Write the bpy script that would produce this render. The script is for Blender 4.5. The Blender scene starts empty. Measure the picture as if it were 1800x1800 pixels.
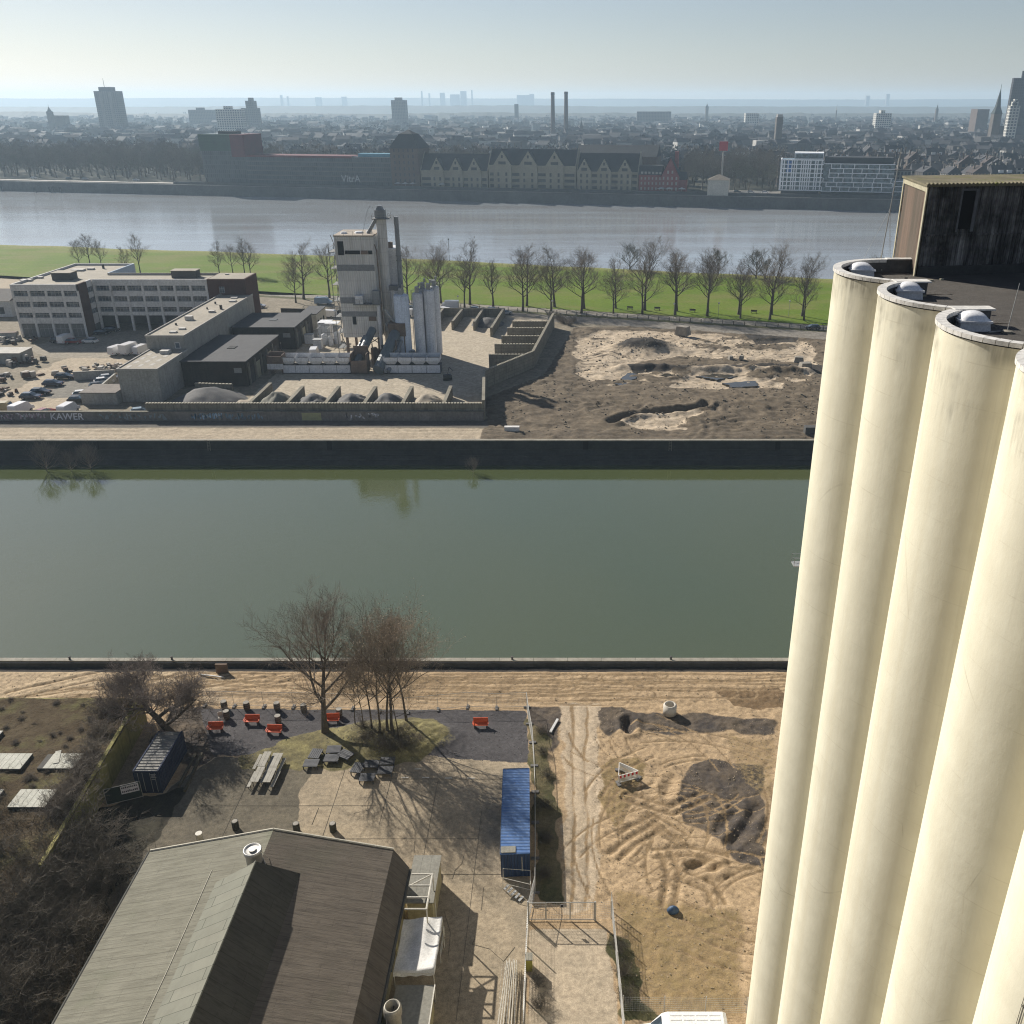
import bpy, math, random
import numpy as np
from mathutils import Vector, Matrix
R = math.radians
D = bpy.data
SC = bpy.context.scene
COL = SC.collection
rnd = random.Random(7)

# ---------------------------------------------------------------- camera model (metres; the camera stands at 0,0,60)
FPX, HC, PPX = 1600.0, 60.0, 998.0
PIT = math.atan((900 - 182) / FPX)
CP, SP = math.cos(PIT), math.sin(PIT)

def G(u, v, z=0.0):
    """ground point (x, y) seen at photo pixel u, v on the level z"""
    a = (u - PPX) / FPX; b = (900 - v) / FPX
    dy = CP + b * SP; dz = -SP + b * CP
    t = (z - HC) / dz
    return (a * t, dy * t)

def HT(u, v, y):
    """x and height z of photo pixel u, v on the upright plane at distance y"""
    a = (u - PPX) / FPX; b = (900 - v) / FPX
    dy = CP + b * SP; dz = -SP + b * CP
    t = y / dy
    return (a * t, HC + dz * t)

# ---------------------------------------------------------------- mesh collector
class MB:
    def __init__(s):
        s.v = []; s.f = []; s.m = []
    def add(s, vs, fs, mi=0):
        o = len(s.v)
        s.v.extend([tuple(p) for p in vs])
        for f in fs:
            s.f.append(tuple(o + i for i in f)); s.m.append(mi)
        return s
    def box(s, c, d, rz=0.0, mi=0, taper=(1, 1)):
        """box by centre of its base c, size d, turned rz"""
        x, y, z = d[0] / 2, d[1] / 2, d[2]
        ca, sa = math.cos(rz), math.sin(rz)
        vs = []
        for zz, kx, ky in ((0, 1, 1), (z, taper[0], taper[1])):
            for px, py in ((-x, -y), (x, -y), (x, y), (-x, y)):
                px *= kx; py *= ky
                vs.append((c[0] + px * ca - py * sa, c[1] + px * sa + py * ca, c[2] + zz))
        return s.add(vs, [(3, 2, 1, 0), (4, 5, 6, 7), (0, 1, 5, 4), (1, 2, 6, 5), (2, 3, 7, 6), (3, 0, 4, 7)], mi)
    def bx(s, x0, x1, y0, y1, z0, z1, mi=0):
        return s.box(((x0 + x1) / 2, (y0 + y1) / 2, z0), (x1 - x0, y1 - y0, z1 - z0), 0, mi)
    def prism(s, poly, z0, z1, mi=0):
        """upright prism over an anticlockwise polygon; z1 may be a list per corner"""
        n = len(poly)
        zt = z1 if isinstance(z1, (list, tuple)) else [z1] * n
        zb = z0 if isinstance(z0, (list, tuple)) else [z0] * n
        vs = [(p[0], p[1], b) for p, b in zip(poly, zb)] + [(p[0], p[1], t) for p, t in zip(poly, zt)]
        fs = [tuple(range(n - 1, -1, -1)), tuple(range(n, 2 * n))]
        fs += [(i, (i + 1) % n, n + (i + 1) % n, n + i) for i in range(n)]
        return s.add(vs, fs, mi)
    def extr(s, prof, axis, a0, a1, mi=0):
        """profile of (p, z) pairs extruded along x or y between a0 and a1"""
        n = len(prof)
        if axis == 'x':
            vs = [(a0, p, z) for p, z in prof] + [(a1, p, z) for p, z in prof]
        else:
            vs = [(p, a0, z) for p, z in prof] + [(p, a1, z) for p, z in prof]
        fs = [tuple(range(n)), tuple(range(2 * n - 1, n - 1, -1))]
        fs += [((i + 1) % n, i, n + i, n + (i + 1) % n) for i in range(n)]
        return s.add(vs, fs, mi)
    def tube(s, p0, p1, r0, r1=None, n=8, mi=0, cap=True):
        r1 = r0 if r1 is None else r1
        p0 = Vector(p0); p1 = Vector(p1); d = p1 - p0
        if d.length < 1e-6: return s
        d.normalize()
        a = d.orthogonal().normalized(); b = d.cross(a)
        vs = []
        for p, r in ((p0, r0), (p1, r1)):
            for k in range(n):
                t = 2 * math.pi * k / n
                vs.append(tuple(p + a * (math.cos(t) * r) + b * (math.sin(t) * r)))
        fs = [(k, (k + 1) % n, n + (k + 1) % n, n + k) for k in range(n)]
        if cap: fs += [tuple(range(n - 1, -1, -1)), tuple(range(n, 2 * n))]
        return s.add(vs, fs, mi)
    def path(s, pts, r, n=6, mi=0):
        for a, b in zip(pts[:-1], pts[1:]): s.tube(a, b, r, r, n, mi)
        return s
    def lathe(s, prof, c=(0, 0, 0), n=24, mi=0, a0=0.0, a1=2 * math.pi):
        """profile of (radius, z) turned about the upright axis through c"""
        full = abs(a1 - a0 - 2 * math.pi) < 1e-6
        m = n if full else n + 1
        vs = []
        for r, z in prof:
            for k in range(m):
                t = a0 + (a1 - a0) * k / n
                vs.append((c[0] + r * math.cos(t), c[1] + r * math.sin(t), c[2] + z))
        fs = []
        for i in range(len(prof) - 1):
            for k in range(n):
                k2 = (k + 1) % m
                fs.append((i * m + k, i * m + k2, (i + 1) * m + k2, (i + 1) * m + k))
        return s.add(vs, fs, mi)
    def quad(s, a, b, c, d, mi=0):
        return s.add([a, b, c, d], [(0, 1, 2, 3)], mi)
    def mesh(s, name, mats, smooth=False):
        me = D.meshes.new(name)
        me.from_pydata(s.v, [], s.f)
        mats = mats if isinstance(mats, (list, tuple)) else [mats]
        for m in mats: me.materials.append(m)
        if len(mats) > 1: me.polygons.foreach_set('material_index', s.m)
        if smooth: me.polygons.foreach_set('use_smooth', [True] * len(me.polygons))
        me.update()
        return me
    def build(s, name, mats, parent=None, smooth=False, label=None):
        o = D.objects.new(name, s.mesh(name, mats, smooth))
        COL.objects.link(o)
        if parent is not None: o.parent = parent
        if label: o['label'] = label
        return o

def tag(o, label=None, cat=None, group=None, kind=None):
    if label: o['label'] = label
    if cat: o['category'] = cat
    if group: o['group'] = group
    if kind: o['kind'] = kind
    return o

def thing(name, label, cat, loc=(0, 0, 0), rz=0.0, group=None):
    o = D.objects.new(name, None); COL.objects.link(o)
    o.location = loc; o.rotation_euler = (0, 0, rz); o.empty_display_size = 0.3
    return tag(o, label, cat, group)

CH = {}
def dup(root, loc, rz=0.0, sc=1.0, label=None, group=None):
    """a copy of a thing with copies of its parts and their sub-parts"""
    if root.name not in CH:
        def walk(o): return (o, [walk(c) for c in o.children])
        CH[root.name] = walk(root)
    def cp(node, parent):
        o, kids = node
        c = o.copy(); COL.objects.link(c)
        if parent is not None: c.parent = parent
        for k in kids: cp(k, c)
        return c
    c = cp(CH[root.name], None)
    c.location = loc; c.rotation_euler = (0, 0, rz)
    c.scale = sc if isinstance(sc, tuple) else (sc, sc, sc)
    if label: c['label'] = label
    if group: c['group'] = group
    return c

def place(root, first, loc, rz=0.0, sc=1.0, label=None, group=None):
    if first:
        root.location = loc; root.rotation_euler = (0, 0, rz)
        root.scale = sc if isinstance(sc, tuple) else (sc, sc, sc)
        if label: root['label'] = label
        if group: root['group'] = group
        return root
    return dup(root, loc, rz, sc, label, group)

# ---------------------------------------------------------------- materials
class N:
    def __init__(s, name):
        m = D.materials.new(name); m.use_nodes = True
        s.mat = m; s.t = m.node_tree; s.t.nodes.clear()
        s.out = s.n('ShaderNodeOutputMaterial')
        s.pos = None
    def n(s, typ, **kw):
        x = s.t.nodes.new(typ)
        for k, v in kw.items(): setattr(x, k, v)
        return x
    def l(s, a, b): s.t.links.new(a, b)
    def P(s):
        if s.pos is None: s.pos = s.n('ShaderNodeNewGeometry').outputs['Position']
        return s.pos
    def scaled(s, v):
        m = s.n('ShaderNodeVectorMath', operation='MULTIPLY'); s.l(s.P(), m.inputs[0]); m.inputs[1].default_value = v
        return m.outputs[0]
    def noise(s, scale, detail=4, rough=.6, vec=None, dist=0.0):
        x = s.n('ShaderNodeTexNoise'); x.inputs['Scale'].default_value = scale
        x.inputs['Detail'].default_value = detail; x.inputs['Roughness'].default_value = rough
        x.inputs['Distortion'].default_value = dist
        s.l(vec if vec is not None else s.P(), x.inputs['Vector'])
        return x.outputs['Fac']
    def ramp(s, fac, a, b):
        x = s.n('ShaderNodeMapRange'); x.inputs[1].default_value = a; x.inputs[2].default_value = b
        s.l(fac, x.inputs[0]); return x.outputs[0]
    def mix(s, fac, a, b, blend='MIX'):
        x = s.n('ShaderNodeMix', data_type='RGBA', blend_type=blend)
        for sock, val in ((x.inputs[0], fac), (x.inputs[6], a), (x.inputs[7], b)):
            if isinstance(val, (int, float)): sock.default_value = val
            elif isinstance(val, (tuple, list)): sock.default_value = (*val[:3], 1)
            else: s.l(val, sock)
        return x.outputs[2]
    def math(s, op, a, b=0.0):
        x = s.n('ShaderNodeMath', operation=op)
        for sock, val in ((x.inputs[0], a), (x.inputs[1], b)):
            if isinstance(val, (int, float)): sock.default_value = val
            else: s.l(val, sock)
        return x.outputs[0]
    def attr(s, name):
        x = s.n('ShaderNodeAttribute'); x.attribute_name = name; return x.outputs['Fac']
    def bsdf(s, col, rough=.85, metal=0.0, spec=.3, bump=None, bstr=.3, bdist=.05):
        b = s.n('ShaderNodeBsdfPrincipled')
        for k, val in (('Base Color', col), ('Roughness', rough), ('Metallic', metal)):
            if isinstance(val, (int, float)): b.inputs[k].default_value = val
            elif isinstance(val, (tuple, list)): b.inputs[k].default_value = (*val[:3], 1)
            else: s.l(val, b.inputs[k])
        b.inputs['Specular IOR Level'].default_value = spec
        if bump is not None:
            x = s.n('ShaderNodeBump'); x.inputs['Strength'].default_value = bstr; x.inputs['Distance'].default_value = bdist
            s.l(bump, x.inputs['Height']); s.l(x.outputs[0], b.inputs['Normal'])
        s.l(b.outputs[0], s.out.inputs['Surface'])
        return b

MATS = {}
def M(name, c, c2=None, scale=.6, rough=.85, metal=0.0, spec=.3, bump=0.0, bscale=None, streak=0.0, sdir='z', fine=6.0, famt=.18, var=0.0):
    """weathered surface: two colours in a large patchy noise, fine grain on top, optional rain streaks, per-object variation"""
    if name in MATS: return MATS[name]
    s = N(name)
    c2 = c2 or tuple(x * .72 for x in c)
    f = s.ramp(s.noise(scale, 5, .62), .32, .68)
    col = s.mix(f, c, c2)
    g = s.ramp(s.noise(scale * fine, 3, .7), .3, .7)
    dk = s.mix(g, (1 - famt,) * 3, (1 + famt,) * 3)
    col = s.mix(1.0, col, dk, 'MULTIPLY')
    if streak > 0:
        v = {'z': (2.2, 2.2, .07), 'y': (2.2, .07, 2.2), 'x': (.07, 2.2, 2.2)}[sdir]
        st = s.ramp(s.noise(1.0, 4, .65, s.scaled(v)), .52, .78)
        col = s.mix(s.math('MULTIPLY', st, streak), col, tuple(x * .28 for x in c))
    if var > 0:
        oi = s.n('ShaderNodeObjectInfo')
        vv = s.n('ShaderNodeMapRange'); vv.inputs[3].default_value = 1 - var; vv.inputs[4].default_value = 1 + var
        s.l(oi.outputs['Random'], vv.inputs[0])
        cb = s.n('ShaderNodeCombineColor')
        for i in range(3): s.l(vv.outputs[0], cb.inputs[i])
        col = s.mix(1.0, col, cb.outputs[0], 'MULTIPLY')
    bm = s.noise(bscale or scale * 8, 4, .65) if bump else None
    s.bsdf(col, rough, metal, spec, bm, bump, .06)
    MATS[name] = s.mat
    return s.mat

def corrug(name, c, c2, pitch, axis, rough=.6, metal=0.0, depth=.04, streak=.35, scale=.4):
    """ribbed sheet: sine bump along one world axis"""
    if name in MATS: return MATS[name]
    s = N(name)
    sep = s.n('ShaderNodeSeparateXYZ'); s.l(s.P(), sep.inputs[0])
    w = s.math('SINE', s.math('MULTIPLY', sep.outputs['XYZ'.index(axis.upper())], 2 * math.pi / pitch))
    col = s.mix(s.ramp(s.noise(scale, 5, .65), .3, .7), c, c2)
    st = s.ramp(s.noise(1.0, 4, .7, s.scaled((3, 3, .12))), .5, .8)
    col = s.mix(s.math('MULTIPLY', st, streak), col, tuple(x * .3 for x in c))
    col = s.mix(1.0, col, s.mix(s.ramp(s.noise(9, 3, .7), .3, .7), (.85,) * 3, (1.12,) * 3), 'MULTIPLY')
    s.bsdf(col, rough, metal, .3, w, 1.0, depth)
    MATS[name] = s.mat
    return s.mat

def glass(name, c=(.03, .045, .06), rough=.12):
    if name in MATS: return MATS[name]
    s = N(name)
    col = s.mix(s.ramp(s.noise(.55, 2), .4, .62), c, tuple(min(1, x * 2.6 + .03) for x in c))
    s.bsdf(col, rough, 0, .5)
    MATS[name] = s.mat
    return s.mat

# ---------------------------------------------------------------- value noise for the height fields
def vnoise(x, y, seed, scale):
    r = np.random.RandomState(seed); T = r.rand(256, 256)
    xs = np.asarray(x) / scale + 1000.3; ys = np.asarray(y) / scale + 1000.7
    xi = np.floor(xs).astype(int); yi = np.floor(ys).astype(int)
    fx = xs - xi; fy = ys - yi
    fx = fx * fx * (3 - 2 * fx); fy = fy * fy * (3 - 2 * fy)
    a = T[xi % 256, yi % 256]; b = T[(xi + 1) % 256, yi % 256]
    c = T[xi % 256, (yi + 1) % 256]; d = T[(xi + 1) % 256, (yi + 1) % 256]
    return (a * (1 - fx) + b * fx) * (1 - fy) + (c * (1 - fx) + d * fx) * fy
def fbm(x, y, seed, scale, octs=5, rough=.55):
    h = 0; a = 1; tot = 0
    for i in range(octs):
        h = h + a * vnoise(x, y, seed + i, scale / 2 ** i); tot += a; a *= rough
    return h / tot
def inpoly(x, y, poly):
    r = np.zeros(x.shape, bool); n = len(poly)
    for i in range(n):
        x0, y0 = poly[i]; x1, y1 = poly[(i + 1) % n]
        if y0 == y1: continue
        c = ((y0 > y) != (y1 > y)) & (x < (x1 - x0) * (y - y0) / (y1 - y0) + x0)
        r ^= c
    return r
def blur(a, k=1):
    for _ in range(k):
        p = np.pad(a, 1, mode='edge')
        a = (p[:-2, 1:-1] + p[2:, 1:-1] + p[1:-1, :-2] + p[1:-1, 2:] + 2 * p[1:-1, 1:-1]) / 6
    return a
def segdist(x, y, pts, openend=False):
    """distance to a polyline"""
    best = np.full(x.shape, 1e9)
    for (ax, ay), (bx, by) in zip(pts[:-1], pts[1:]):
        dx, dy = bx - ax, by - ay; L = dx * dx + dy * dy + 1e-9
        t0 = ((x - ax) * dx + (y - ay) * dy) / L; t = np.clip(t0, 0, 1)
        d = np.hypot(x - ax - t * dx, y - ay - t * dy)
        if openend: d = np.where((t0 < -.08) | (t0 > 1.08), 1e9, d)
        best = np.minimum(best, d)
    return best
def gridmesh(name, X, Y, Z, mat, attrs):
    ny, nx = X.shape
    me = D.meshes.new(name)
    co = np.stack([X, Y, Z], -1).reshape(-1, 3)
    idx = np.arange(nx * ny).reshape(ny, nx)
    q = np.stack([idx[:-1, :-1], idx[:-1, 1:], idx[1:, 1:], idx[1:, :-1]], -1).reshape(-1, 4)
    me.vertices.add(len(co)); me.vertices.foreach_set('co', co.ravel().astype(np.float32))
    me.loops.add(q.size); me.loops.foreach_set('vertex_index', q.ravel().astype(np.int32))
    me.polygons.add(len(q)); me.polygons.foreach_set('loop_start', np.arange(0, q.size, 4, dtype=np.int32))
    me.update(calc_edges=True); me.validate()
    me.polygons.foreach_set('use_smooth', np.ones(len(q), bool))
    for k, a in attrs.items():
        at = me.attributes.new(k, 'FLOAT', 'POINT'); at.data.foreach_set('value', a.ravel().astype(np.float32))
    me.materials.append(mat)
    o = D.objects.new(name, me); COL.objects.link(o)
    return o
# ================================================================ light, sky, camera, air
SUN_AZ = (-.69, .724); SUN_EL = R(31)
w = D.worlds.new("World"); SC.world = w; w.use_nodes = True
nt = w.node_tree; nt.nodes.clear()
sky = nt.nodes.new('ShaderNodeTexSky'); sky.sky_type = 'NISHITA'; sky.sun_disc = False
sky.sun_elevation = SUN_EL; sky.sun_rotation = math.atan2(SUN_AZ[0], SUN_AZ[1])
sky.air_density = 1.0; sky.dust_density = .35; sky.ozone_density = 2.0; sky.altitude = 60
bg = nt.nodes.new('ShaderNodeBackground'); bg.inputs['Strength'].default_value = .049
wo = nt.nodes.new('ShaderNodeOutputWorld')
tint = nt.nodes.new('ShaderNodeMix'); tint.data_type = 'RGBA'; tint.blend_type = 'MULTIPLY'; tint.inputs[0].default_value = 1.0; tint.inputs[7].default_value = (1.02, .985, 1.03, 1)
hsv = nt.nodes.new('ShaderNodeHueSaturation'); hsv.inputs['Saturation'].default_value = .80
nt.links.new(sky.outputs[0], hsv.inputs['Color']); nt.links.new(hsv.outputs[0], tint.inputs[6]); nt.links.new(tint.outputs[2], bg.inputs[0]); nt.links.new(bg.outputs[0], wo.inputs[0])
ld = D.lights.new('sun', 'SUN'); ld.energy = 5.0; ld.angle = R(.55); ld.color = (1, .945, .86)
lo = D.objects.new('sun', ld); COL.objects.link(lo)
lo.rotation_euler = Vector((SUN_AZ[0] * math.cos(SUN_EL), SUN_AZ[1] * math.cos(SUN_EL), math.sin(SUN_EL))).to_track_quat('Z', 'Y').to_euler()
cd = D.cameras.new('camera'); cam = D.objects.new('camera', cd); COL.objects.link(cam)
cam.location = (0, 0, HC); cam.rotation_euler = (math.pi / 2 - PIT, 0, 0)
cd.sensor_width = 36; cd.sensor_fit = 'HORIZONTAL'; cd.lens = FPX / 1800 * 36
cd.shift_x = -98 / 1800; cd.clip_start = .5; cd.clip_end = 30000
SC.camera = cam
SC.view_settings.view_transform = 'Standard'; SC.view_settings.look = 'None'
SC.view_settings.exposure = .58; SC.view_settings.gamma = 1.0
SC.render.engine = 'CYCLES'
cy = SC.cycles
cy.use_denoising = True; cy.denoising_prefilter = 'NONE'; cy.filter_width = 1.15; cy.denoiser = 'OPENIMAGEDENOISE'
cy.max_bounces = 5; cy.diffuse_bounces = 3; cy.glossy_bounces = 3; cy.transmission_bounces = 2; cy.volume_bounces = 1
cy.caustics_reflective = False; cy.caustics_refractive = False
cy.sample_clamp_indirect = 8

hz = N('haze_air')
pv = hz.n('ShaderNodeVolumePrincipled')
pv.inputs['Color'].default_value = (.62, .82, 1.0, 1); pv.inputs['Density'].default_value = .000135
pv.inputs['Anisotropy'].default_value = .25
hz.l(pv.outputs[0], hz.out.inputs['Volume'])
tag(MB().bx(-8000, 6600, -430, 10900, -14, 165).build('haze', hz.mat), kind='stuff')

# ================================================================ ground
def struct(o): return tag(o, kind='structure')
M_bed = M('river_bed', (.05, .05, .04))
struct(MB().bx(-7900, 6500, -420, 10800, -13, -11).build('ground', M_bed))

def ground_mat(name, zones, base, grain=2.2, bump=.5, streaks=None):
    """zones: (attribute, colour, colour 2, roughness)"""
    s = N(name)
    n1 = s.noise(.35, 6, .68); n2 = s.noise(grain, 5, .75); n3 = s.noise(11, 3, .8)
    col = s.mix(s.ramp(n1, .36, .64), *base)
    edge = s.math('MULTIPLY', s.math('SUBTRACT', n2, .5), .9)
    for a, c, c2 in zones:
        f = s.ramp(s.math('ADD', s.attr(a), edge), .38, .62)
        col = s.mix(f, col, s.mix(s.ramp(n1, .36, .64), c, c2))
    if streaks:
        sn = s.ramp(s.noise(1.0, 6, .72, s.scaled(streaks), 1.2), .52, .66)
        col = s.mix(s.math('MULTIPLY', s.math('MULTIPLY', sn, .75), s.ramp(s.attr('broken'), .2, .8)), col, (.10, .078, .053))
    gm = s.mix(s.ramp(n2, .28, .72), (.60,) * 3, (1.30,) * 3)
    col = s.mix(1.0, col, gm, 'MULTIPLY')
    gm = s.mix(s.ramp(n3, .3, .7), (.70,) * 3, (1.26,) * 3)
    col = s.mix(1.0, col, gm, 'MULTIPLY')
    s.bsdf(col, .93, 0, .15, n2, bump, .1)
    return s.mat

TR = None
def carve(X, Y, Z, pts, half=.85, wid=.22, depth=.13, cleat=True, dark=None):
    """two tyre ruts with thrown-up edges along a polyline"""
    xs = [p[0] for p in pts]; ys = [p[1] for p in pts]; m = half + 1.0
    sel = (X > min(xs) - m) & (X < max(xs) + m) & (Y > min(ys) - m) & (Y < max(ys) + m)
    if not sel.any(): return
    x = X[sel]; y = Y[sel]
    d = segdist(x, y, pts, True)
    e = np.abs(d - half)
    rut = np.exp(-(e / wid) ** 2); berm = np.exp(-((e - 2 * wid) / wid) ** 2)
    c = 1.0
    if cleat: c = .75 + .25 * np.sin((x + y * 1.3) * 9)
    if TR is not None:
        TR[0][sel] = np.maximum(TR[0][sel], depth * rut * c); TR[1][sel] = np.maximum(TR[1][sel], depth * .5 * berm)
    else: Z[sel] += -depth * rut * c + depth * .55 * berm
    if dark is not None: dark[sel] = np.maximum(dark[sel], rut * .75)
def arc(cx, cy, r, a0, a1, n=12, sq=1.0):
    return [(cx + r * math.cos(a0 + (a1 - a0) * i / n), cy + sq * r * math.sin(a0 + (a1 - a0) * i / n)) for i in range(n + 1)]
def GP(s, z=0.0):
    """polygon from 'u v u v ...' photo points on level z"""
    t = [float(q) for q in s.split()]
    return [G(t[i], t[i + 1], z) for i in range(0, len(t), 2)]

# ---- the near quay: sand road, courtyard, building plot
st = .17
X, Y = np.meshgrid(np.arange(-74, 27, st), np.arange(36, 89.6, st))
wx = X + (fbm(X, Y, 3, 2.5, 4) - .5) * 2.0; wy = Y + (fbm(X, Y, 9, 2.5, 4) - .5) * 2.0
zone = lambda s, k=2: blur(inpoly(wx, wy, GP(s)).astype(float), k)
hard = lambda s, k=1: blur(inpoly(X, Y, GP(s)).astype(float), k)
Z = (fbm(X, Y, 21, 3.0, 5) - .5) * .16
gravel = hard('352 1246 925 1249 931 1341 760 1339 700 1325 540 1337 372 1326', 2)
concrete = hard('150 1478 330 1362 380 1330 540 1338 700 1327 930 1342 930 1640 926 1800 926 2100 -300 2100', 1)
asph = zone('150 1500 330 1362 380 1325 545 1335 520 1465 420 1520 260 1620 100 1700') * concrete
lane = zone('982 1236 1056 1236 1044 1300 1062 1380 1048 1450 1060 1540 1046 1600 982 1600 994 1500 984 1400 992 1320', 9)
verge = zone('928 1262 965 1300 972 1400 984 1470 982 1585 942 1585 938 1400', 3)
pav = hard('932 1632 1066 1632 1088 1790 1100 2000 925 2000', 2)
rightfoot = zone('1068 1640 1110 1660 1125 1760 1180 1800 1085 1800', 3)
mound = np.exp(-(((X + 17.7) / 6.2) ** 2 + ((Y - 76.3) / 3.0) ** 2) ** 2)
moss = np.maximum(zone('500 1300 620 1270 760 1262 790 1300 740 1345 600 1350 420 1350 410 1330', 4), mound * .9)
soil = blur(np.maximum.reduce([zone('1036 1250 1075 1242 1130 1250 1190 1255 1365 1262 1365 1290 1220 1286 1180 1292 1120 1282 1060 1292'),
                          zone('930 1242 985 1240 990 1262 975 1330 940 1300', 2) * .9,
                          zone('1215 1345 1265 1335 1345 1350 1345 1525 1300 1515 1260 1475 1205 1448 1188 1405'),
                          zone('300 1248 368 1240 376 1340 330 1350 262 1310', 3)]), 7)
wet = zone('1250 1214 1375 1206 1375 1246 1290 1240')
weedy = np.maximum.reduce([zone('1040 1355 1075 1340 1130 1325 1140 1345 1125 1400 1080 1460 1050 1400', 7),
                           zone('1080 1560 1310 1600 1310 1790 1125 1790 1090 1650', 14) * .62,
                           zone('1280 1290 1365 1300 1360 1420 1290 1350', 4) * .5])
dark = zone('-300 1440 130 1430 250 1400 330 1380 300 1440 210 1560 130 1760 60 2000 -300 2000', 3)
quayside = (Y > 88.55).astype(float)
plot = inpoly(X, Y, GP('1044 1240 1380 1240 1330 1800 1110 1800 1090 1640 1050 1590')).astype(float)
plot = blur(np.maximum(plot, ((Y > 82.3) & (Y < 88.5)).astype(float)), 3)
left_sand = blur(((Y > 82) & (Y < 88.6) & (X < -38)).astype(float), 3)
rut = np.zeros_like(X)
r2 = random.Random(5)
TR = [np.zeros_like(X), np.zeros_like(X)]
for cx, cy, n in ((12, 68, 10), (8, 62, 9), (13, 56, 7), (6, 73, 6), (9, 66, 8)):
    for k in range(n):
        r = r2.uniform(4.0, 15.0); a = r2.uniform(0, 6.28)
        carve(X, Y, Z, arc(cx + r2.uniform(-3, 3) - .6 * r * math.cos(a), cy + r2.uniform(-3, 3) - .6 * r * math.sin(a), r, a - .4, a + r2.uniform(.1, .6), 10), half=r2.choice((.3, .85, .85)), wid=r2.uniform(.11, .2), depth=r2.uniform(.05, .13), dark=rut)
for k in range(26):
    y = r2.uniform(82.6, 88.2); x0 = r2.uniform(-60, 15)
    carve(X, Y, Z, [(x0, y), (x0 + 12, y + r2.uniform(-.6, .6)), (x0 + 26, y + r2.uniform(-1, 1))], half=.9, wid=.2, depth=r2.uniform(.03, .09), dark=rut)
for k in range(7):
    x0 = r2.uniform(-66, -45); carve(X, Y, Z, [(x0, r2.uniform(82, 86)), (x0 + 8, r2.uniform(84, 88)), (x0 + 18, r2.uniform(83, 88))], depth=.14, dark=rut)
for px in ('1100 1400 1180 1425 1240 1400', '1095 1470 1150 1440 1200 1470', '1080 1505 1110 1480 1160 1450', '1150 1500 1210 1495 1275 1510 1215 1530', '1175 1590 1185 1540 1170 1500', '1200 1540 1250 1560 1265 1590'):
    carve(X, Y, Z, GP(px), half=.5, wid=.28, depth=.2, cleat=False, dark=rut)
Z += TR[1] * .7 - TR[0] * .7; TR = None
Z += plot * (fbm(X, Y, 31, .8, 5, .72) - .5) * .28
Z += soil * (fbm(X, Y, 41, .8, 5, .65) - .4) * .26
for px, dp in (('1218 1528 1236 1520 1255 1524', .28), ('1103 1268 1106 1284', .55), ('1180 1370 1172 1392', .2), ('1330 1420 1318 1440', .2), ('1290 1430 1262 1462', .2), ('1312 1452 1285 1482', .2)):
    d = segdist(X, Y, GP(px)); Z += -dp * np.exp(-(d / .5) ** 2) + dp * .5 * np.exp(-((d - 1.0) / .4) ** 2)
for px_ in ('1006 1240 1004 1330 1008 1450 1006 1600', '1030 1240 1026 1330 1032 1450 1030 1600'):
    d = segdist(X + (fbm(X, Y, 12, 4, 3) - .5) * .8, Y, GP(px_)); lt_ = np.exp(-(d / .28) ** 2)
    rut = np.maximum(rut, lt_ * (.35 + .6 * fbm(X, Y, 14, 2.5, 4))); Z -= .05 * lt_
fl = np.clip(gravel + concrete + pav, 0, 1)
Z = Z * (1 - fl) + fl * ((fbm(X, Y, 77, 2.5, 3) - .5) * .03)
Z += mound * (.6 + .5 * fbm(X, Y, 4, .7, 4)) + moss * .08 * fbm(X, Y, 4, .5, 3)
Z += quayside * (-.12)
Z += verge * .12 * fbm(X, Y, 8, .6, 3)
near_mat = ground_mat('near_ground_soil', [
    ('left_sand', (.46, .35, .22), (.40, .30, .19)), ('soil', (.060, .052, .048), (.13, .10, .07)), ('weedy', (.21, .155, .075), (.29, .205, .105)),
    ('wet', (.16, .105, .055), (.20, .135, .075)), ('lane', (.47, .37, .255), (.40, .32, .225)),
    ('gravel', (.072, .066, .066), (.095, .088, .088)), ('concrete', (.38, .305, .21), (.285, .235, .165)), ('asph', (.11, .096, .072), (.16, .138, .10)),
    ('pav', (.45, .365, .26), (.37, .305, .22)), ('verge', (.085, .08, .036), (.17, .135, .075)), ('rightfoot', (.05, .055, .022), (.12, .10, .05)), ('moss', (.23, .20, .09), (.10, .085, .05)),
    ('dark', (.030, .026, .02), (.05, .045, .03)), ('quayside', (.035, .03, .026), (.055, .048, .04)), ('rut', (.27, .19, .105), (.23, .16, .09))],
    ((.45, .325, .195), (.35, .25, .147)), streaks=(.9, 1.6, 1))
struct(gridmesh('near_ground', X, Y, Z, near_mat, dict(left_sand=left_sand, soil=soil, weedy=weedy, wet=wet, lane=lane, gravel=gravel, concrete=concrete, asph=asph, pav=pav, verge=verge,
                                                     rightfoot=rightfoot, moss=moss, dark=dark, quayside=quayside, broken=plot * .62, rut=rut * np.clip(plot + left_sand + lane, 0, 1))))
struct(MB().bx(-420, 420, -400, 89.75, -11, -.75).build('land', M('plain_soil', (.3, .23, .14))))

# stones
NEAR_H = (X, Y, Z)
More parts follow.
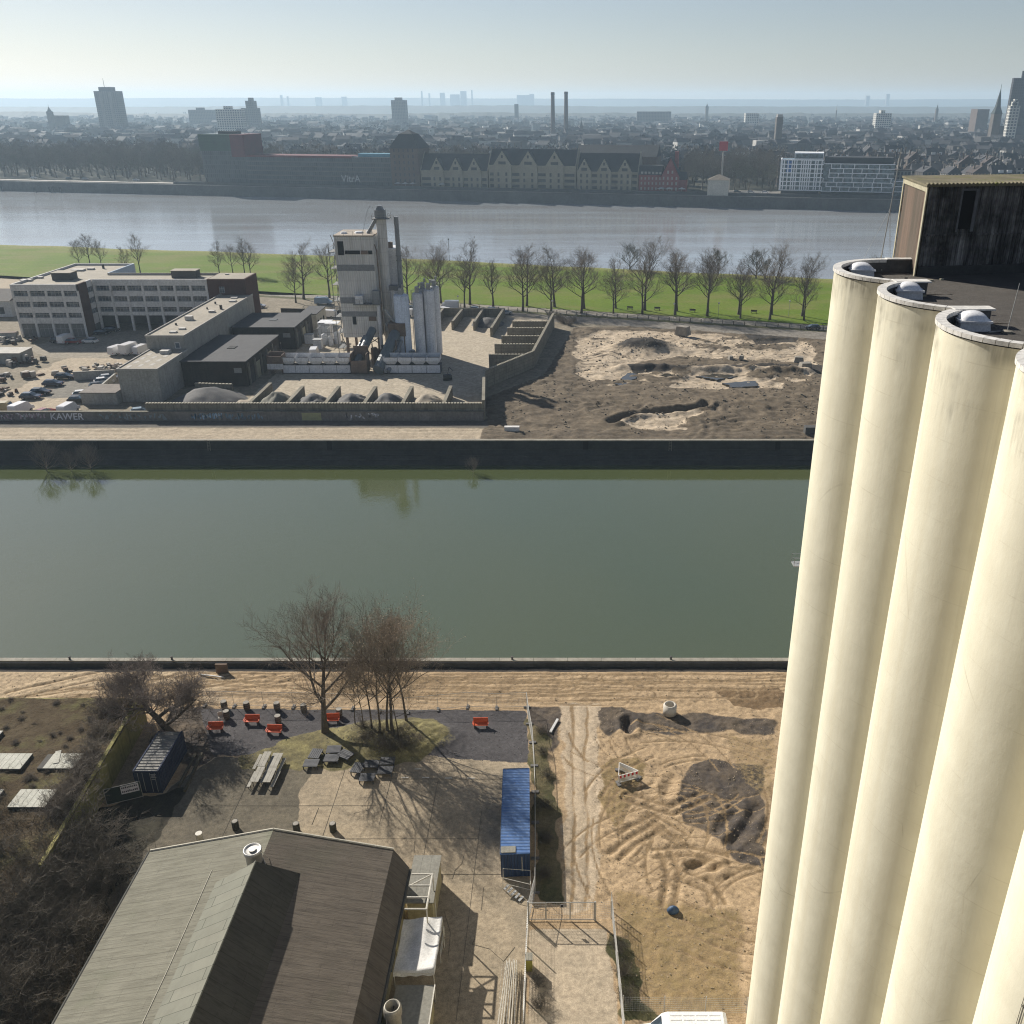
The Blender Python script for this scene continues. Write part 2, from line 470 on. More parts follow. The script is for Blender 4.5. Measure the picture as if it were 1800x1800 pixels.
# thin dark joints in the courtyard slabs
jm = MB()
for x, a_, b_ in ((-31, 62, 72.4), (-22, 58, 72.4), (-17.2, 64, 72), (-12.6, 58.6, 70), (-8.0, 44.5, 66)):
    jm.bx(x - .014, x + .014, a_, b_, .012, .026)
for y, a_, b_ in ((62.3, -24, -8), (66.5, -36, -18), (70.2, -20, -6), (58.2, -12, -3.7)):
    jm.bx(a_, b_, y - .014, y + .014, .0125, .0265)
struct(jm.build('ground_joint', M('joint_dirt', (.11, .095, .07))))
cm = MB()
for pts in ('795 1545 800 1530 812 1518 815 1505', '835 1650 830 1660 860 1668 885 1690 905 1665', '640 1500 655 1540', '780 1600 792 1640 788 1680', '700 1400 730 1460 728 1500', '560 1420 548 1450', '850 1560 846 1600'):
    q = GP(pts); cm.path([(a, b, .012) for a, b in q], .018, 4)
struct(cm.build('ground_crack', M('joint_dirt', (.09, .075, .05))))
# white dashes left on the slab
dm = MB()
for u, v in ((712, 1367), (748, 1367), (788, 1368), (828, 1368), (735, 1352)):
    x, y = G(u, v); dm.bx(x - .35, x + .35, y - .06, y + .06, .018, .03)
struct(dm.build('road_marking', M('white_marking', (.62, .58, .5))))

# ---- harbour basin and its walls
def water_mat(name, base, wave, stretch, strength, rough, base2=None, ior=1.333, flow=None):
    s = N(name)
    v = s.scaled(stretch)
    h = s.math('ADD', s.noise(wave, 4, .6, v), s.math('MULTIPLY', s.noise(wave * 5, 3, .6, v), .35))
    col = base
    if base2: col = s.mix(s.ramp(s.noise(1.0, 5, .6, s.scaled((.005, .03, 1))) if flow is not None else s.noise(.012, 3, .5), .38, .62), base, base2)
    b = s.bsdf(col, rough, 0, .5, h, strength, .12)
    b.inputs['IOR'].default_value = ior
    return s.mat
struct(MB().bx(-700, 420, 80, 172, -9, -4).build('harbour_water', water_mat('harbour_water', (.078, .09, .034), .8, (1, 1, 1), .085, .035, (.066, .084, .034), 2.15)))
M_conc = M('quay_concrete', (.33, .30, .24), (.22, .20, .16), .5, bump=.4, streak=.5)
M_qdark = M('quay_masonry', (.085, .082, .075), (.05, .048, .044), .35, bump=.7, streak=.4)
q = thing('quay_wall', 'low concrete quay wall with pale cap along the sandy road', 'wall', (0, 90, 0))
MB().bx(-420, 420, -.25, .25, -8, .4).build('wall', M_qdark, q)
cp = MB()
x = -80
while x < 40:
    cp.bx(x, x + 3.96, -.02, .62, .403, .55); x += 4
cp.build('cap', M_conc, q)
o = MB().box((0, 0, 0), (1.35, .25, 1.15)).build('rusty_plate', M('rust_plate', (.17, .115, .08), (.12, .085, .06), 2)); o.location = (*G(391, 1182), 0)
tag(o, 'square rusty steel plate leaning on the quay wall', 'plate')
for k, u in enumerate((120, 300, 620, 900, 1180)):
    tt = thing('mooring_bollard', 'small iron mooring bollard on the quay wall cap', 'bollard', (*G(u, 1162, .55)[:1], 90.3, .55), 0, 'mooring bollards on the quay cap')
    MB().lathe([(.14, 0), (.11, .08), (.11, .25), (.17, .3), (.15, .36), (.001, .38)], n=12).build('post', M_qdark, tt)
q = thing('embankment_wall', 'dark stone embankment wall across the green harbour basin', 'wall', (0, 168.2, 0))
prof = [(0, -.02), (-.7, -.02), (-.95, -1.8), (-2.2, -3.0), (-4.0, -4.4), (-6, -8), (0, -8)]
MB().extr(prof, 'x', -420, 420).build('masonry', M('embankment_stone', (.05, .049, .045), (.028, .028, .026), .3, bump=.8, bscale=1.2, streak=.35, sdir='x'), q)
MB().bx(-420, 420, -.75, .05, -.017, .16).build('coping', M_conc, q)
M_ledge = M('embankment_ledge', (.075, .074, .068), (.04, .04, .037), .5, bump=.4)
for z_, y_ in ((-1.75, -.98), (-2.6, -1.75), (-3.3, -2.55)): MB().bx(-420, 420, y_ - .10, y_ + .3, z_, z_ + .09).build('ledge', M_ledge, q)
for x_ in (-92, -46.5, 3.5, 41): MB().add([(x_ - .5, -.74, -.03), (x_ + .5, -.74, -.03), (x_ + .5, -1.05, -1.7), (x_ - .5, -1.05, -1.7), (x_ - .5, -.6, -.03), (x_ + .5, -.6, -.03), (x_ + .5, -.6, -1.7), (x_ - .5, -.6, -1.7)], [(3, 2, 1, 0), (0, 1, 5, 4), (1, 2, 6, 5), (3, 0, 4, 7)]).build('wall_joint', M('wall_joint', (.012, .012, .012)), q)
for x_ in (-70, 20):
    ld_ = MB()
    for dx_ in (-.25, .25): ld_.tube((x_ + dx_, -.82, .3), (x_ + dx_, -1.1, -1.9), .04, .04, 5)
    for k_ in range(7): ld_.tube((x_ - .25, -.85 - .035 * k_, .1 - .3 * k_), (x_ + .25, -.85 - .035 * k_, .1 - .3 * k_), .03, .03, 4)
    ld_.build('ladder', M_conc, q)
# ---- the tongue of land between harbour and river
struct(MB().prism([(-420, 168.25), (420, 168.25), (420, 245), (96.5, 347.5), (-57, 392.5), (-137, 411.6), (-264.6, 438.1), (-420, 466)], -10, -.9).build('land', M('plain_soil', (.3, .23, .14))))
st = .55
X, Y = np.meshgrid(np.arange(-205, 112, st), np.arange(168.3, 316, st))
wx = X + (fbm(X, Y, 3, 6, 4) - .5) * 5; wy = Y + (fbm(X, Y, 9, 6, 4) - .5) * 5
pathy = 304.5 - (X + 56) * .292          # middle of the riverside path
Z = (fbm(X, Y, 22, 6, 5) - .5) * .3
exc = inpoly(X, Y, GP('858 742 850 700 900 680 955 660 1000 590 1010 575 1200 574 1480 590 1500 790 858 790') ).astype(float)
exc = blur(np.maximum(exc, ((Y < 176) & (X > -17)).astype(float)), 2)
yard = hard('425 715 850 716 848 664 935 640 975 575 960 560 780 545 600 545 560 575 480 660', 2)
tan = np.maximum(zone('-40 720 0 700 90 640 150 618 205 626 230 640 215 690 110 715 160 735 -40 735', 3), ((Y > 168.3) & (Y < 175.4)).astype(float))
lotgrav = zone('95 672 200 650 205 690 160 705 70 700', 2)
blacktop = ((Y > 175.6) & (Y < 180.5) & (X < -16)).astype(float)
bigyard = zone('40 612 240 560 330 560 300 640 230 632 100 628', 3)
pathz = blur((np.abs(Y - pathy) < 3.4).astype(float), 1)
road = blur((np.abs(Y - pathy + 11) < 4.6).astype(float) * (X > -40), 2)
bank = blur(((pathy - Y > 2.8) & (pathy - Y < 6.4)).astype(float) * (X > -110), 1)
n = fbm(wx * .55, wy, 51, 11, 5, .6)
band1 = zone('1010 590 1060 578 1190 585 1330 590 1420 600 1440 640 1330 632 1200 625 1120 640 1030 668 1015 640', 3)
band2 = zone('1020 650 1090 645 1300 640 1440 652 1440 684 1300 680 1080 676 1030 668', 3)
band3 = zone('1080 740 1130 726 1250 712 1330 735 1290 752 1140 752', 3)
sandp = np.clip(np.maximum(band1 * (n > .42), band2 * (n > .36)) + band3 * (n > .46), 0, 1) * .95
sandp = blur(sandp, 1)
heap = np.exp(-(((X - 20) / 8.5) ** 2 + ((Y - 241) / 5.5) ** 2) ** 1.3)
blackz = np.maximum.reduce([heap, zone('1100 645 1440 640 1440 652 1300 648 1120 652', 2), zone('1310 588 1400 588 1400 600 1330 604', 2)])
rut = np.zeros_like(X)
ridge_pts = GP('1095 646 1200 650 1300 652 1420 655')
Z += exc * ((fbm(X, Y, 61, 2.4, 6, .68) - .5) * 1.2 + (fbm(X, Y, 67, 12, 3) - .5) * 1.0)
Z -= sandp * exc * .45
Z += heap * (3.4 + (fbm(X, Y, 71, 2.5, 4) - .5) * 1.5)
Z += np.exp(-(segdist(X, Y, ridge_pts) / 1.6) ** 2) * 1.35 * (.6 + .8 * fbm(X, Y, 73, 4, 3))
dd = segdist(X, Y, GP('1076 742 1084 736 1110 728 1180 722 1235 716 1242 711'))
Z += -.9 * np.exp(-(dd / .8) ** 2) + .5 * np.exp(-((dd - 1.8) / .8) ** 2)
rut = np.maximum(rut, np.exp(-(dd / 1.0) ** 2))
for k in range(34):
    a = r2.uniform(0, 6.28); r = r2.uniform(6, 22)
    carve(X, Y, Z, arc(r2.uniform(-5, 70), r2.uniform(176, 240), r, a, a + r2.uniform(.4, 1.3), 10, .8), half=1.1, wid=.5, depth=r2.uniform(.12, .3), cleat=False, dark=rut)
for k in range(14):
    y = r2.uniform(169.5, 175); x0 = r2.uniform(-150, 40)
    carve(X, Y, Z, [(x0, y), (x0 + 25, y + r2.uniform(-.8, .8)), (x0 + 60, y + r2.uniform(-1, 1))], half=1.0, wid=.4, depth=.06, cleat=False, dark=rut)
fl = np.clip(yard + blacktop + lotgrav + bigyard + tan * (Y > 178), 0, 1) + (X < -18) * (Y > 178)
fl = np.clip(fl, 0, 1) * (1 - exc)
Z = Z * (1 - fl) + fl * (fbm(X, Y, 5, 5, 3) - .5) * .1
Z = np.where(np.abs(Y - pathy) < 16, Z * .25, Z)
Z = np.where(Y < 169.3, np.minimum(Z * .2, .05), Z)
Z = np.where(Y > pathy + 3.0, -.55, Z)
pen_mat = ground_mat('harbour_tongue_soil', [
    ('tan', (.43, .355, .255), (.35, .285, .205)), ('yard', (.45, .385, .29), (.37, .315, .235)), ('lotgrav', (.17, .155, .13), (.22, .20, .165)), ('bigyard', (.25, .22, .17), (.32, .275, .21)),
    ('blacktop', (.11, .10, .085), (.14, .125, .105)), ('exc', (.105, .082, .057), (.18, .142, .097)), ('sandp', (.50, .41, .30), (.42, .335, .235)), ('rut', (.14, .112, .08), (.10, .08, .058)),
    ('blackz', (.038, .034, .03), (.06, .052, .045)), ('road', (.25, .225, .19), (.19, .17, .14)), ('pathz', (.27, .245, .20), (.22, .20, .165)), ('bank', (.07, .075, .028), (.10, .09, .045))],
    ((.27, .23, .17), (.20, .17, .12)), grain=1.1, bump=.6, streaks=(.16, .6, 1))
struct(gridmesh('harbour_tongue_ground', X, Y, Z, pen_mat, dict(tan=tan, yard=yard, lotgrav=lotgrav, bigyard=bigyard, blacktop=blacktop, exc=exc, sandp=sandp, rut=rut * exc, blackz=blackz, road=road * (1 - yard), pathz=pathz, broken=exc, bank=bank * (1 - pathz))))
def stones(name, poly, n_, s0, s1, mat, zf, seed):
    rs_ = np.random.RandomState(seed); px_ = np.array([p[0] for p in poly]); py_2 = np.array([p[1] for p in poly])
    x_ = rs_.uniform(px_.min(), px_.max(), n_ * 3); y_ = rs_.uniform(py_2.min(), py_2.max(), n_ * 3)
    k_ = inpoly(x_, y_, poly) & (fbm(x_, y_, seed, 5, 3) > .46); x_, y_ = x_[k_][:n_], y_[k_][:n_]
    mb_ = MB()
    for a_, b_ in zip(x_, y_):
        q_ = s0 + (s1 - s0) * rs_.rand() ** 3; mb_.box((a_, b_, zf(a_, b_) - q_ * .25), (q_ * rs_.uniform(.8, 1.5), q_, q_ * rs_.uniform(.5, .8)), rs_.uniform(0, 3), 0, (rs_.uniform(.4, .8), rs_.uniform(.4, .8)))
    return tag(mb_.build(name, mat), kind='stuff')
def height_at(X_, Y_, Z_):
    x0_, y0_, dx_, dy_ = X_[0, 0], Y_[0, 0], X_[0, 1] - X_[0, 0], Y_[1, 0] - Y_[0, 0]
    return lambda a_, b_: float(Z_[min(Z_.shape[0] - 1, max(0, int(round((b_ - y0_) / dy_)))), min(Z_.shape[1] - 1, max(0, int(round((a_ - x0_) / dx_))))])
stones('rubble_clods', GP('858 742 850 700 955 660 1010 580 1440 600 1440 765 858 765'), 2200, .12, .5, M('clods', (.12, .098, .07), (.2, .165, .12), .6), height_at(X, Y, Z), 5)
# puddles in the excavation
M_pud = N('puddle_water'); b = M_pud.bsdf((.05, .045, .035), .04, 0, .5, M_pud.noise(.8, 3), .02, .05)
for px in ('1092 664 1102 655 1122 652 1118 664 1100 670', '1150 650 1185 646 1215 650 1200 658 1160 660', '1270 672 1325 668 1335 676 1290 680', '1225 660 1262 655 1300 660 1260 666', '1080 672 1095 668 1110 674 1090 677'):
    q = GP(px)
    cx = sum(p[0] for p in q) / len(q); cyy = sum(p[1] for p in q) / len(q)
    pts = []
    for i in range(28):
        t = i / 28 * len(q); a = q[int(t)]; c = q[(int(t) + 1) % len(q)]; f = t - int(t)
        k = 1 + r2.uniform(-.12, .12)
        pts.append((cx + (a[0] + (c[0] - a[0]) * f - cx) * k, cyy + (a[1] + (c[1] - a[1]) * f - cyy) * k))
    if sum(a[0] * b_[1] - b_[0] * a[1] for a, b_ in zip(pts, pts[1:] + pts[:1])) < 0: pts.reverse()
    struct(MB().prism(pts, -1.5, -.18).build('puddle_water', M_pud.mat))
stones('loose_stones', GP('1044 1250 1375 1250 1320 1790 1110 1790 1090 1640 1046 1590'), 2600, .03, .13, M('stone_bits', (.36, .29, .2), (.22, .17, .11), 2), height_at(*NEAR_H), 6)
stones('loose_stones', GP('-20 1182 1375 1182 1375 1236 -20 1240'), 900, .03, .14, M('stone_bits', (.36, .29, .2)), height_at(*NEAR_H), 7)
stones('gravel_stones', GP('352 1246 925 1249 931 1341 760 1339 380 1335'), 1800, .03, .10, M('gravel_bits', (.2, .19, .18), (.09, .085, .085), 3), height_at(*NEAR_H), 8)
# meadow down to the river
s = N('meadow_grass')
n1 = s.noise(.03, 5, .6); n2 = s.noise(.9, 5, .7); n3 = s.noise(.09, 4, .6, s.scaled((.35, 1, 1)))
col = s.mix(s.ramp(n1, .35, .65), (.085, .142, .008), (.12, .17, .014))
col = s.mix(s.math('MULTIPLY', s.ramp(n3, .46, .66), .75), col, (.17, .16, .05))
col = s.mix(s.math('MULTIPLY', s.attr('dry'), s.ramp(n2, .2, .7)), col, (.30, .25, .11))
col = s.mix(1.0, col, s.mix(s.ramp(n2, .3, .7), (.75,) * 3, (1.2,) * 3), 'MULTIPLY')
s.bsdf(col, .9, 0, .1, n2, .5, .2)
xs = np.arange(-420, 300, 3.0); ts = np.linspace(0, 1, 46)
bx_ = np.array([-420, -264.6, -137, -57, 96.5, 300]); by_ = np.array([466, 438.1, 411.6, 392.5, 347.5, 290])
XX = np.repeat(xs[None, :], len(ts) + 3, 0)
edge = np.interp(xs, bx_, by_) + (fbm(xs, xs * 0, 15, 14, 3) - .5) * 2.5
p0 = 304.5 - (xs + 56) * .292 + 3.0
YY = np.concatenate([p0 + (edge - p0) * ts[:, None], [edge + 3], [edge + 9], [edge + 14]], 0)
ZZ = .04 + (fbm(XX, YY, 88, 25, 3) - .5) * .5 * np.concatenate([ts, [1, 1, 1]])[:, None]
ZZ[-3] -= .8; ZZ[-2] -= 3.6; ZZ[-1] -= 7
ZZ[0] = .04
DR = np.repeat(np.concatenate([np.clip((ts - .86) / .14, 0, 1) * .8, [1, 1, 1]])[:, None], len(xs), 1)
struct(gridmesh('meadow', XX, YY, ZZ, s.mat, dict(dry=DR)))

# ---- the river and the far bank
BO = Vector((0, 680, 0)); BD = Vector((.974, -.2267, 0)); BN = Vector((.2267, .974, 0)); BROT = math.atan2(-.2267, .974)
def FB(sx, d, z=0): p = BO + BD * sx + BN * d; return (p.x, p.y, z)
def SU(u, d, z=2.5):
    """place along the far bank seen at photo column u, d metres behind the water line"""
    k = (u - PPX) / FPX
    # X = k*(Y*CP - (z-HC)*SP); X = .974 s + .2267 d; Y = 680 - .2267 s + .974 d
    A = .974 + k * CP * .2267
    B = k * ((680 + .974 * d) * CP - (z - HC) * SP) - .2267 * d
    return B / A
def far_box(mb, s0, s1, d0, d1, z0, z1, mi=0):
    mb.prism([FB(s0, d0)[:2], FB(s1, d0)[:2], FB(s1, d1)[:2], FB(s0, d1)[:2]], z0, z1, mi)
rw = water_mat('river_water', (.31, .34, .36), .30, (.35, 1, 1), .55, .13, (.235, .23, .225), 3.6, .0)
struct(MB().prism([(-2600, 600), (-420, 440), (-137, 405), (96, 342), (420, 235), (1900, -180), (1900, 250), FB(700, 1)[:2], FB(-2600, 1)[:2]], -9, -5).build('river_water', rw))
M_fq = M('far_quay_stone', (.11, .11, .105), (.07, .07, .07), .12, bump=.4, streak=.4)
q = thing('quay_wall', 'long dark stone quay wall on the far river bank', 'wall', FB(0, 0))
q.rotation_euler = (0, 0, BROT)
MB().extr([(0, -9), (.6, 2.2), (6.5, 2.2), (6.5, -9)], 'x', -2600, 900).build('lower_wall', M_fq, q)
MB().extr([(6.5, -8), (6.5, 4.2), (7.2, 4.2), (7.2, -8)], 'x', -320, 900).build('upper_wall', M_fq, q)
MB().bx(-2600, 900, .2, .9, 2.203, 2.5).build('coping', M('far_coping', (.25, .24, .22)), q)
s = N('far_bank_soil')
n1 = s.noise(.012, 5, .7); n2 = s.noise(.06, 4, .7)
col = s.mix(s.ramp(n1, .35, .65), (.04, .042, .03), (.06, .058, .042))
col = s.mix(s.ramp(n2, .62, .72), col, (.20, .18, .15))
s.bsdf(col, .95, 0, .1)
a = FB(-2600, 7)[:2]; b = FB(900, 7)[:2]
struct(MB().prism([a, b, (6300, -400 + 700), (6300, 10600), (-7700, 10600), (-7700, 1900)], -9, 2.4).build('far_bank_ground', s.mat))
M_prom = M('promenade_paving', (.42, .39, .34), (.33, .30, .26), .1)
pm = MB()
far_box(pm, SU(-60, 9), SU(395, 9), 7.4, 15, 2, 2.62); struct(pm.build('promenade', M_prom))
pm = MB()
far_box(pm, SU(1275, 9), SU(1395, 9), 7.4, 44, 2, 2.62); struct(pm.build('plaza', M_prom))
# wooded ridge lines at the horizon
def ridge(name, y0, hf, mat, x0, x1, n, seed, depth):
    xs = np.linspace(x0, x1, n)
    h = hf(xs, seed)
    mb = MB()
    vs = []
    for x, z in zip(xs, h):
        vs += [(x, y0, 2.0), (x, y0 + depth * .35, float(z)), (x, y0 + depth, float(z) * .9), (x, y0 + depth * 1.01, 0)]
    fs = []
    for i in range(n - 1):
        for k in range(3):
            a = i * 4 + k; fs.append((a, a + 4, a + 5, a + 1))
    mb.add(vs, fs)
    return struct(mb.build(name, mat))
M_wood = M('distant_wood', (.045, .05, .035), (.075, .07, .05), .01, bump=0)
ridge('hills', 8600, lambda x, s_: 78 + 30 * fbm(x, x * 0, 5, 2600, 3) + 5 * fbm(x, x * 0, 6, 120, 3) + np.clip(x, -6000, 4000) * -.001, M_wood, -7400, 6000, 520, 5, 1500)
ridge('woods_ridge', 5200, lambda x, s_: 36 + 16 * fbm(x, x * 0, 8, 900, 3) + 6 * fbm(x, x * 0, 9, 40, 3), M_wood, -5600, 4200, 700, 8, 900)
ridge('woods_ridge', 3700, lambda x, s_: 14 + 16 * fbm(x, x * 0, 18, 500, 3) + 7 * fbm(x, x * 0, 19, 30, 3), M_wood, -4200, 3000, 600, 8, 300)
# ================================================================ the grain silo beside the camera
s = N('silo_plaster')
sep = s.n('ShaderNodeSeparateXYZ'); s.l(s.P(), sep.inputs[0])
zt = s.ramp(sep.outputs[2], 49.2, 52.6)
st = s.noise(1.0, 5, .7, s.scaled((1.7, 1.7, .16)))
st2 = s.noise(1.0, 4, .7, s.scaled((4.5, 4.5, .35)))
pat = s.noise(.5, 4, .6)
stain = s.math('MULTIPLY', s.ramp(s.math('ADD', s.math('MULTIPLY', zt, .22), s.math('MULTIPLY', s.math('ADD', st, st2), .5)), .57, .78), s.ramp(sep.outputs[2], 47.5, 52.2))
faint = s.math('MULTIPLY', s.ramp(s.noise(1.0, 4, .6, s.scaled((1.3, 1.3, .012))), .44, .70), .55)
col = s.mix(s.ramp(pat, .3, .7), (.71, .67, .525), (.63, .59, .455))
col = s.mix(faint, col, (.60, .545, .40))
col = s.mix(s.math('MULTIPLY', s.math('MULTIPLY', stain, s.ramp(s.noise(.42, 3, .6), .42, .62)), .85), col, (.15, .135, .10))
cr = s.n('ShaderNodeTexVoronoi', feature='DISTANCE_TO_EDGE'); cr.inputs['Scale'].default_value = .22
s.l(s.scaled((1, 1, .55)), cr.inputs['Vector'])
crk = s.math('MULTIPLY', s.ramp(cr.outputs['Distance'], .006, .0), s.ramp(s.noise(.35, 3), .55, .7))
fr = s.math('FRACT', s.math('MULTIPLY', sep.outputs[2], 1 / 1.45))
rg_ = s.math('MULTIPLY', s.ramp(s.math('ABSOLUTE', s.math('SUBTRACT', fr, .5)), .478, .497), s.ramp(s.noise(.6, 4, .7), .45, .7))
col = s.mix(s.math('MULTIPLY', rg_, .45), col, (.42, .37, .26))
gr_ = s.math('MULTIPLY', s.ramp(s.noise(1.0, 5, .75, s.scaled((2.2, 2.2, .05))), .58, .78), .34)
col = s.mix(gr_, col, (.38, .34, .25))
col = s.mix(s.math('MULTIPLY', crk, .55), col, (.33, .29, .2))
hb = s.math('ADD', s.noise(2.4, 5, .65, s.scaled((1, 1, .6))), s.math('MULTIPLY', s.noise(22, 3, .6), .12))
s.bsdf(col, .8, 0, .2, hb, .17, .07)
M_silo = s.mat
M_tar = M('roof_felt', (.088, .078, .066), (.058, .052, .045), .5, bump=.5, bscale=9)
M_tin = M('coping_sheet', (.72, .69, .63), (.56, .54, .50), 1.2, rough=.5, bump=.1)
M_inner = M('parapet_inside', (.13, .125, .12), (.08, .078, .075), .8, bump=.4, streak=.5)

SX, SY0, SSP, SR = 15.5, 42.4, 5.68, 3.22
SSE = math.hypot(SSP, .29); PHI = math.atan2(.29, SSP)
ZR = 53.1
silo = thing('grain_silo', 'tall cream grain silo of joined round shafts with dark rooftop house', 'silo', (20, 30, 0))
cen = []
for i in range(6):
    cx, cy = SX + .29 * i, SY0 - SSP * i
    cen.append((cx, cy))
    mb = MB(); prof = [(SR, z) for z in np.linspace(-.5, 52.4, 14)]
    mb.lathe(prof, (0, 0, 0), 96)
    hf = math.asin(SSE / 2 / SR) - .004
    mb.lathe([(SR, 52.4), (SR, ZR - .2)], (0, 0, 0), 44, 0, math.pi / 2 if i == 0 else math.pi - hf + PHI, math.pi + hf + PHI)
    o = mb.build('shaft', M_silo, silo, True); o.location = (cx - 20, cy - 30, 0)
    lab = ('outermost rounded shaft towards the river', 'rounded shaft second from the river end', 'rounded shaft third from the river end', 'rounded shaft fourth from the river end', 'shaft with thin cable pinned down its flank', None)[i]
    if lab: o['label'] = lab
core = MB().bx(-3.9, 14, -45, 15.2, -.5, 52.0); core.build('core', M_silo, silo)
deck = MB().bx(-3.4, 14, -44, 15.4, 52.003, 52.5)
for cx, cy in cen: deck.lathe([(0.01, 52.003), (SR - .3, 52.003), (SR - .3, 52.497), (.01, 52.497)], (cx - 20, cy - 30, 0), 48)
deck.build('roof_deck', M_tar, silo)
# scalloped parapet with sheet-metal coping, one piece per bay
for i, (cx, cy) in enumerate(cen):
    if i > 4: continue
    half = math.asin(SSE / 2 / SR)
    t0, t1 = math.pi - half + PHI, math.pi + half + PHI
    if i == 0: t0 = math.pi / 2
    lx, ly = cx - 20, cy - 30
    MB().lathe([(SR - .26, 52.45), (SR - .26, ZR - .05)], (lx, ly, 0), 40, 0, t0, t1).build('parapet', M_inner, silo, True)
    cp = MB(); k = 17 if i else 22
    for j in range(k):
        b0 = t0 + (t1 - t0) * j / k + .004; b1 = t0 + (t1 - t0) * (j + 1) / k - .004
        p = [(lx + r * math.cos(b), ly + r * math.sin(b)) for r, b in ((SR + .06, b0), (SR + .06, b1), (SR - .30, b1), (SR - .30, b0))]
        m_ = [(lx + r * math.cos((b0 + b1) / 2), ly + r * math.sin((b0 + b1) / 2)) for r in (SR + .06, SR - .30)]
        cp.prism([p[0], m_[0], p[1], p[2], m_[1], p[3]], ZR - .15, ZR)
    cp.build('coping', M_tin, silo)
    # short return wall at the valley towards the next bay
    vx, vy = lx + SR * math.cos(t1), ly + SR * math.sin(t1)
    if i < 4:
        MB().box((vx + .62, vy + .03, 52.45), (1.1, .5, ZR - 52.5)).build('parapet', M_inner, silo)
        MB().box((vx + .55, vy + .03, ZR - .043), (1.5, .62, .06)).build('coping', M_tin, silo)
# straight back wall of the end bay
MB().bx(SX - 20, -2.6, 15.36, 15.58, 52.45, ZR - .03).build('parapet', M_inner, silo)
MB().bx(SX - 20, -2.55, 15.3, 15.68, ZR - .029, ZR + .03).build('coping', M_tin, silo)
# rooftop house of corrugated sheets
A, B_, = (16.6, 44.15), (17.35, 49.6)
C_, D_ = (16.6 + 20, 44.15 + 3.4), (17.35 + 20, 49.6 + 3.4)
s = N('blackened_sheet')
sep = s.n('ShaderNodeSeparateXYZ'); s.l(s.P(), sep.inputs[0])
wv = s.math('SINE', s.math('MULTIPLY', sep.outputs[0], 2 * math.pi / .2))
col = s.mix(s.ramp(s.noise(1.0, 5, .75, s.scaled((3.2, 3.2, .22))), .40, .72), (.035, .035, .036), (.36, .35, .33))
col = s.mix(s.ramp(s.noise(.8, 4, .7), .35, .65), (.022, .022, .022), col)
s.bsdf(col, .7, 0, .25, wv, 1, .05); Mw = s.mat
s = N('rusty_cladding')
sep = s.n('ShaderNodeSeparateXYZ'); s.l(s.P(), sep.inputs[0])
wv = s.math('SINE', s.math('MULTIPLY', sep.outputs[1], 2 * math.pi / .16))
bd = s.ramp(s.noise(1.0, 1, .4, s.scaled((.01, 1.1, .01))), .44, .56)
col = s.mix(bd, (.15, .12, .095), (.21, .15, .115))
col = s.mix(s.ramp(s.noise(1.0, 5, .75, s.scaled((3, 3, .25))), .45, .75), col, (.10, .085, .065))
s.bsdf(col, .8, 0, .2, wv, .9, .04); Ms = s.mat
def T(p): return (p[0] - 20, p[1] - 30)
hs = thing('rooftop_house', None, None); hs.parent = silo
Zp = 56.62
a, b, c, d = T(A), T(B_), T(C_), T(D_)
MB().prism([a, c, d, b], 52.0, Zp - .12).build('cladding', Mw, hs)
# side wall skin in strips, pale corner boards
n_ = Vector((a[0] - b[0], a[1] - b[1], 0)).cross(Vector((0, 0, 1))).normalized() * -1
if n_.x > 0: n_ = -n_
def skin(f0, f1, off, z0, z1):
    p0 = Vector((*a, 0)).lerp(Vector((*b, 0)), f0) + n_ * off; p1 = Vector((*a, 0)).lerp(Vector((*b, 0)), f1) + n_ * off
    q0 = p0 - n_ * .05; q1 = p1 - n_ * .05
    return [(p0.x, p0.y), (q0.x, q0.y), (q1.x, q1.y), (p1.x, p1.y)]
def sk(mb, f0, f1, off, z0, z1):
    P = skin(f0, f1, off, z0, z1)
    ar = sum(P[i][0] * P[(i + 1) % 4][1] - P[(i + 1) % 4][0] * P[i][1] for i in range(4))
    mb.prism(P if ar > 0 else P[::-1], z0, z1)
mb = MB(); sk(mb, .03, .97, .05, 52.2, Zp - .3); mb.build('side_cladding', Ms, hs)
M_board = M('pale_board', (.42, .385, .28), (.33, .30, .21), 1.5, bump=.3, streak=.4)
mb = MB(); sk(mb, -.012, .035, .12, 52.2, Zp - .1); sk(mb, .962, 1.0, .12, 52.2, Zp - .1); sk(mb, .035, .962, .115, Zp - .34, Zp - .1); mb.build('corner_board', M_board, hs)
s = N('mossy_roof')
col = s.mix(s.ramp(s.noise(.7, 5, .7), .35, .65), (.13, .12, .085), (.21, .185, .13))
col = s.mix(s.ramp(s.noise(1.6, 5, .75), .52, .66), col, (.14, .15, .045))
s.bsdf(col, .9, 0, .1, s.noise(5, 4, .7), .8, .08)
ud = Vector((c[0] - a[0], c[1] - a[1], 0)).normalized(); vd = Vector((b[0] - a[0], b[1] - a[1], 0)).normalized()
def off(p, du, dv): q = Vector((*p, 0)) + ud * du + vd * dv; return (q.x, q.y)
rm = MB(); rm.prism([off(a, -.18, -.12), off(c, .2, -.12), off(d, .2, .2), off(b, -.18, .2)], Zp - .1, Zp)
rm.build('roof', s.mat, hs)
rm = MB(); L = 20.0; k = 0
while k * .2 < L:      # wavy front edge of the roof sheets
    p = off(a, -.1 + k * .2, -.15); q = off(a, -.1 + k * .2, .3)
    rm.tube((*p, Zp + .005), (*q, Zp + .02), .062, .062, 6); k += 1
rm.build('roof_edge', s.mat, hs)
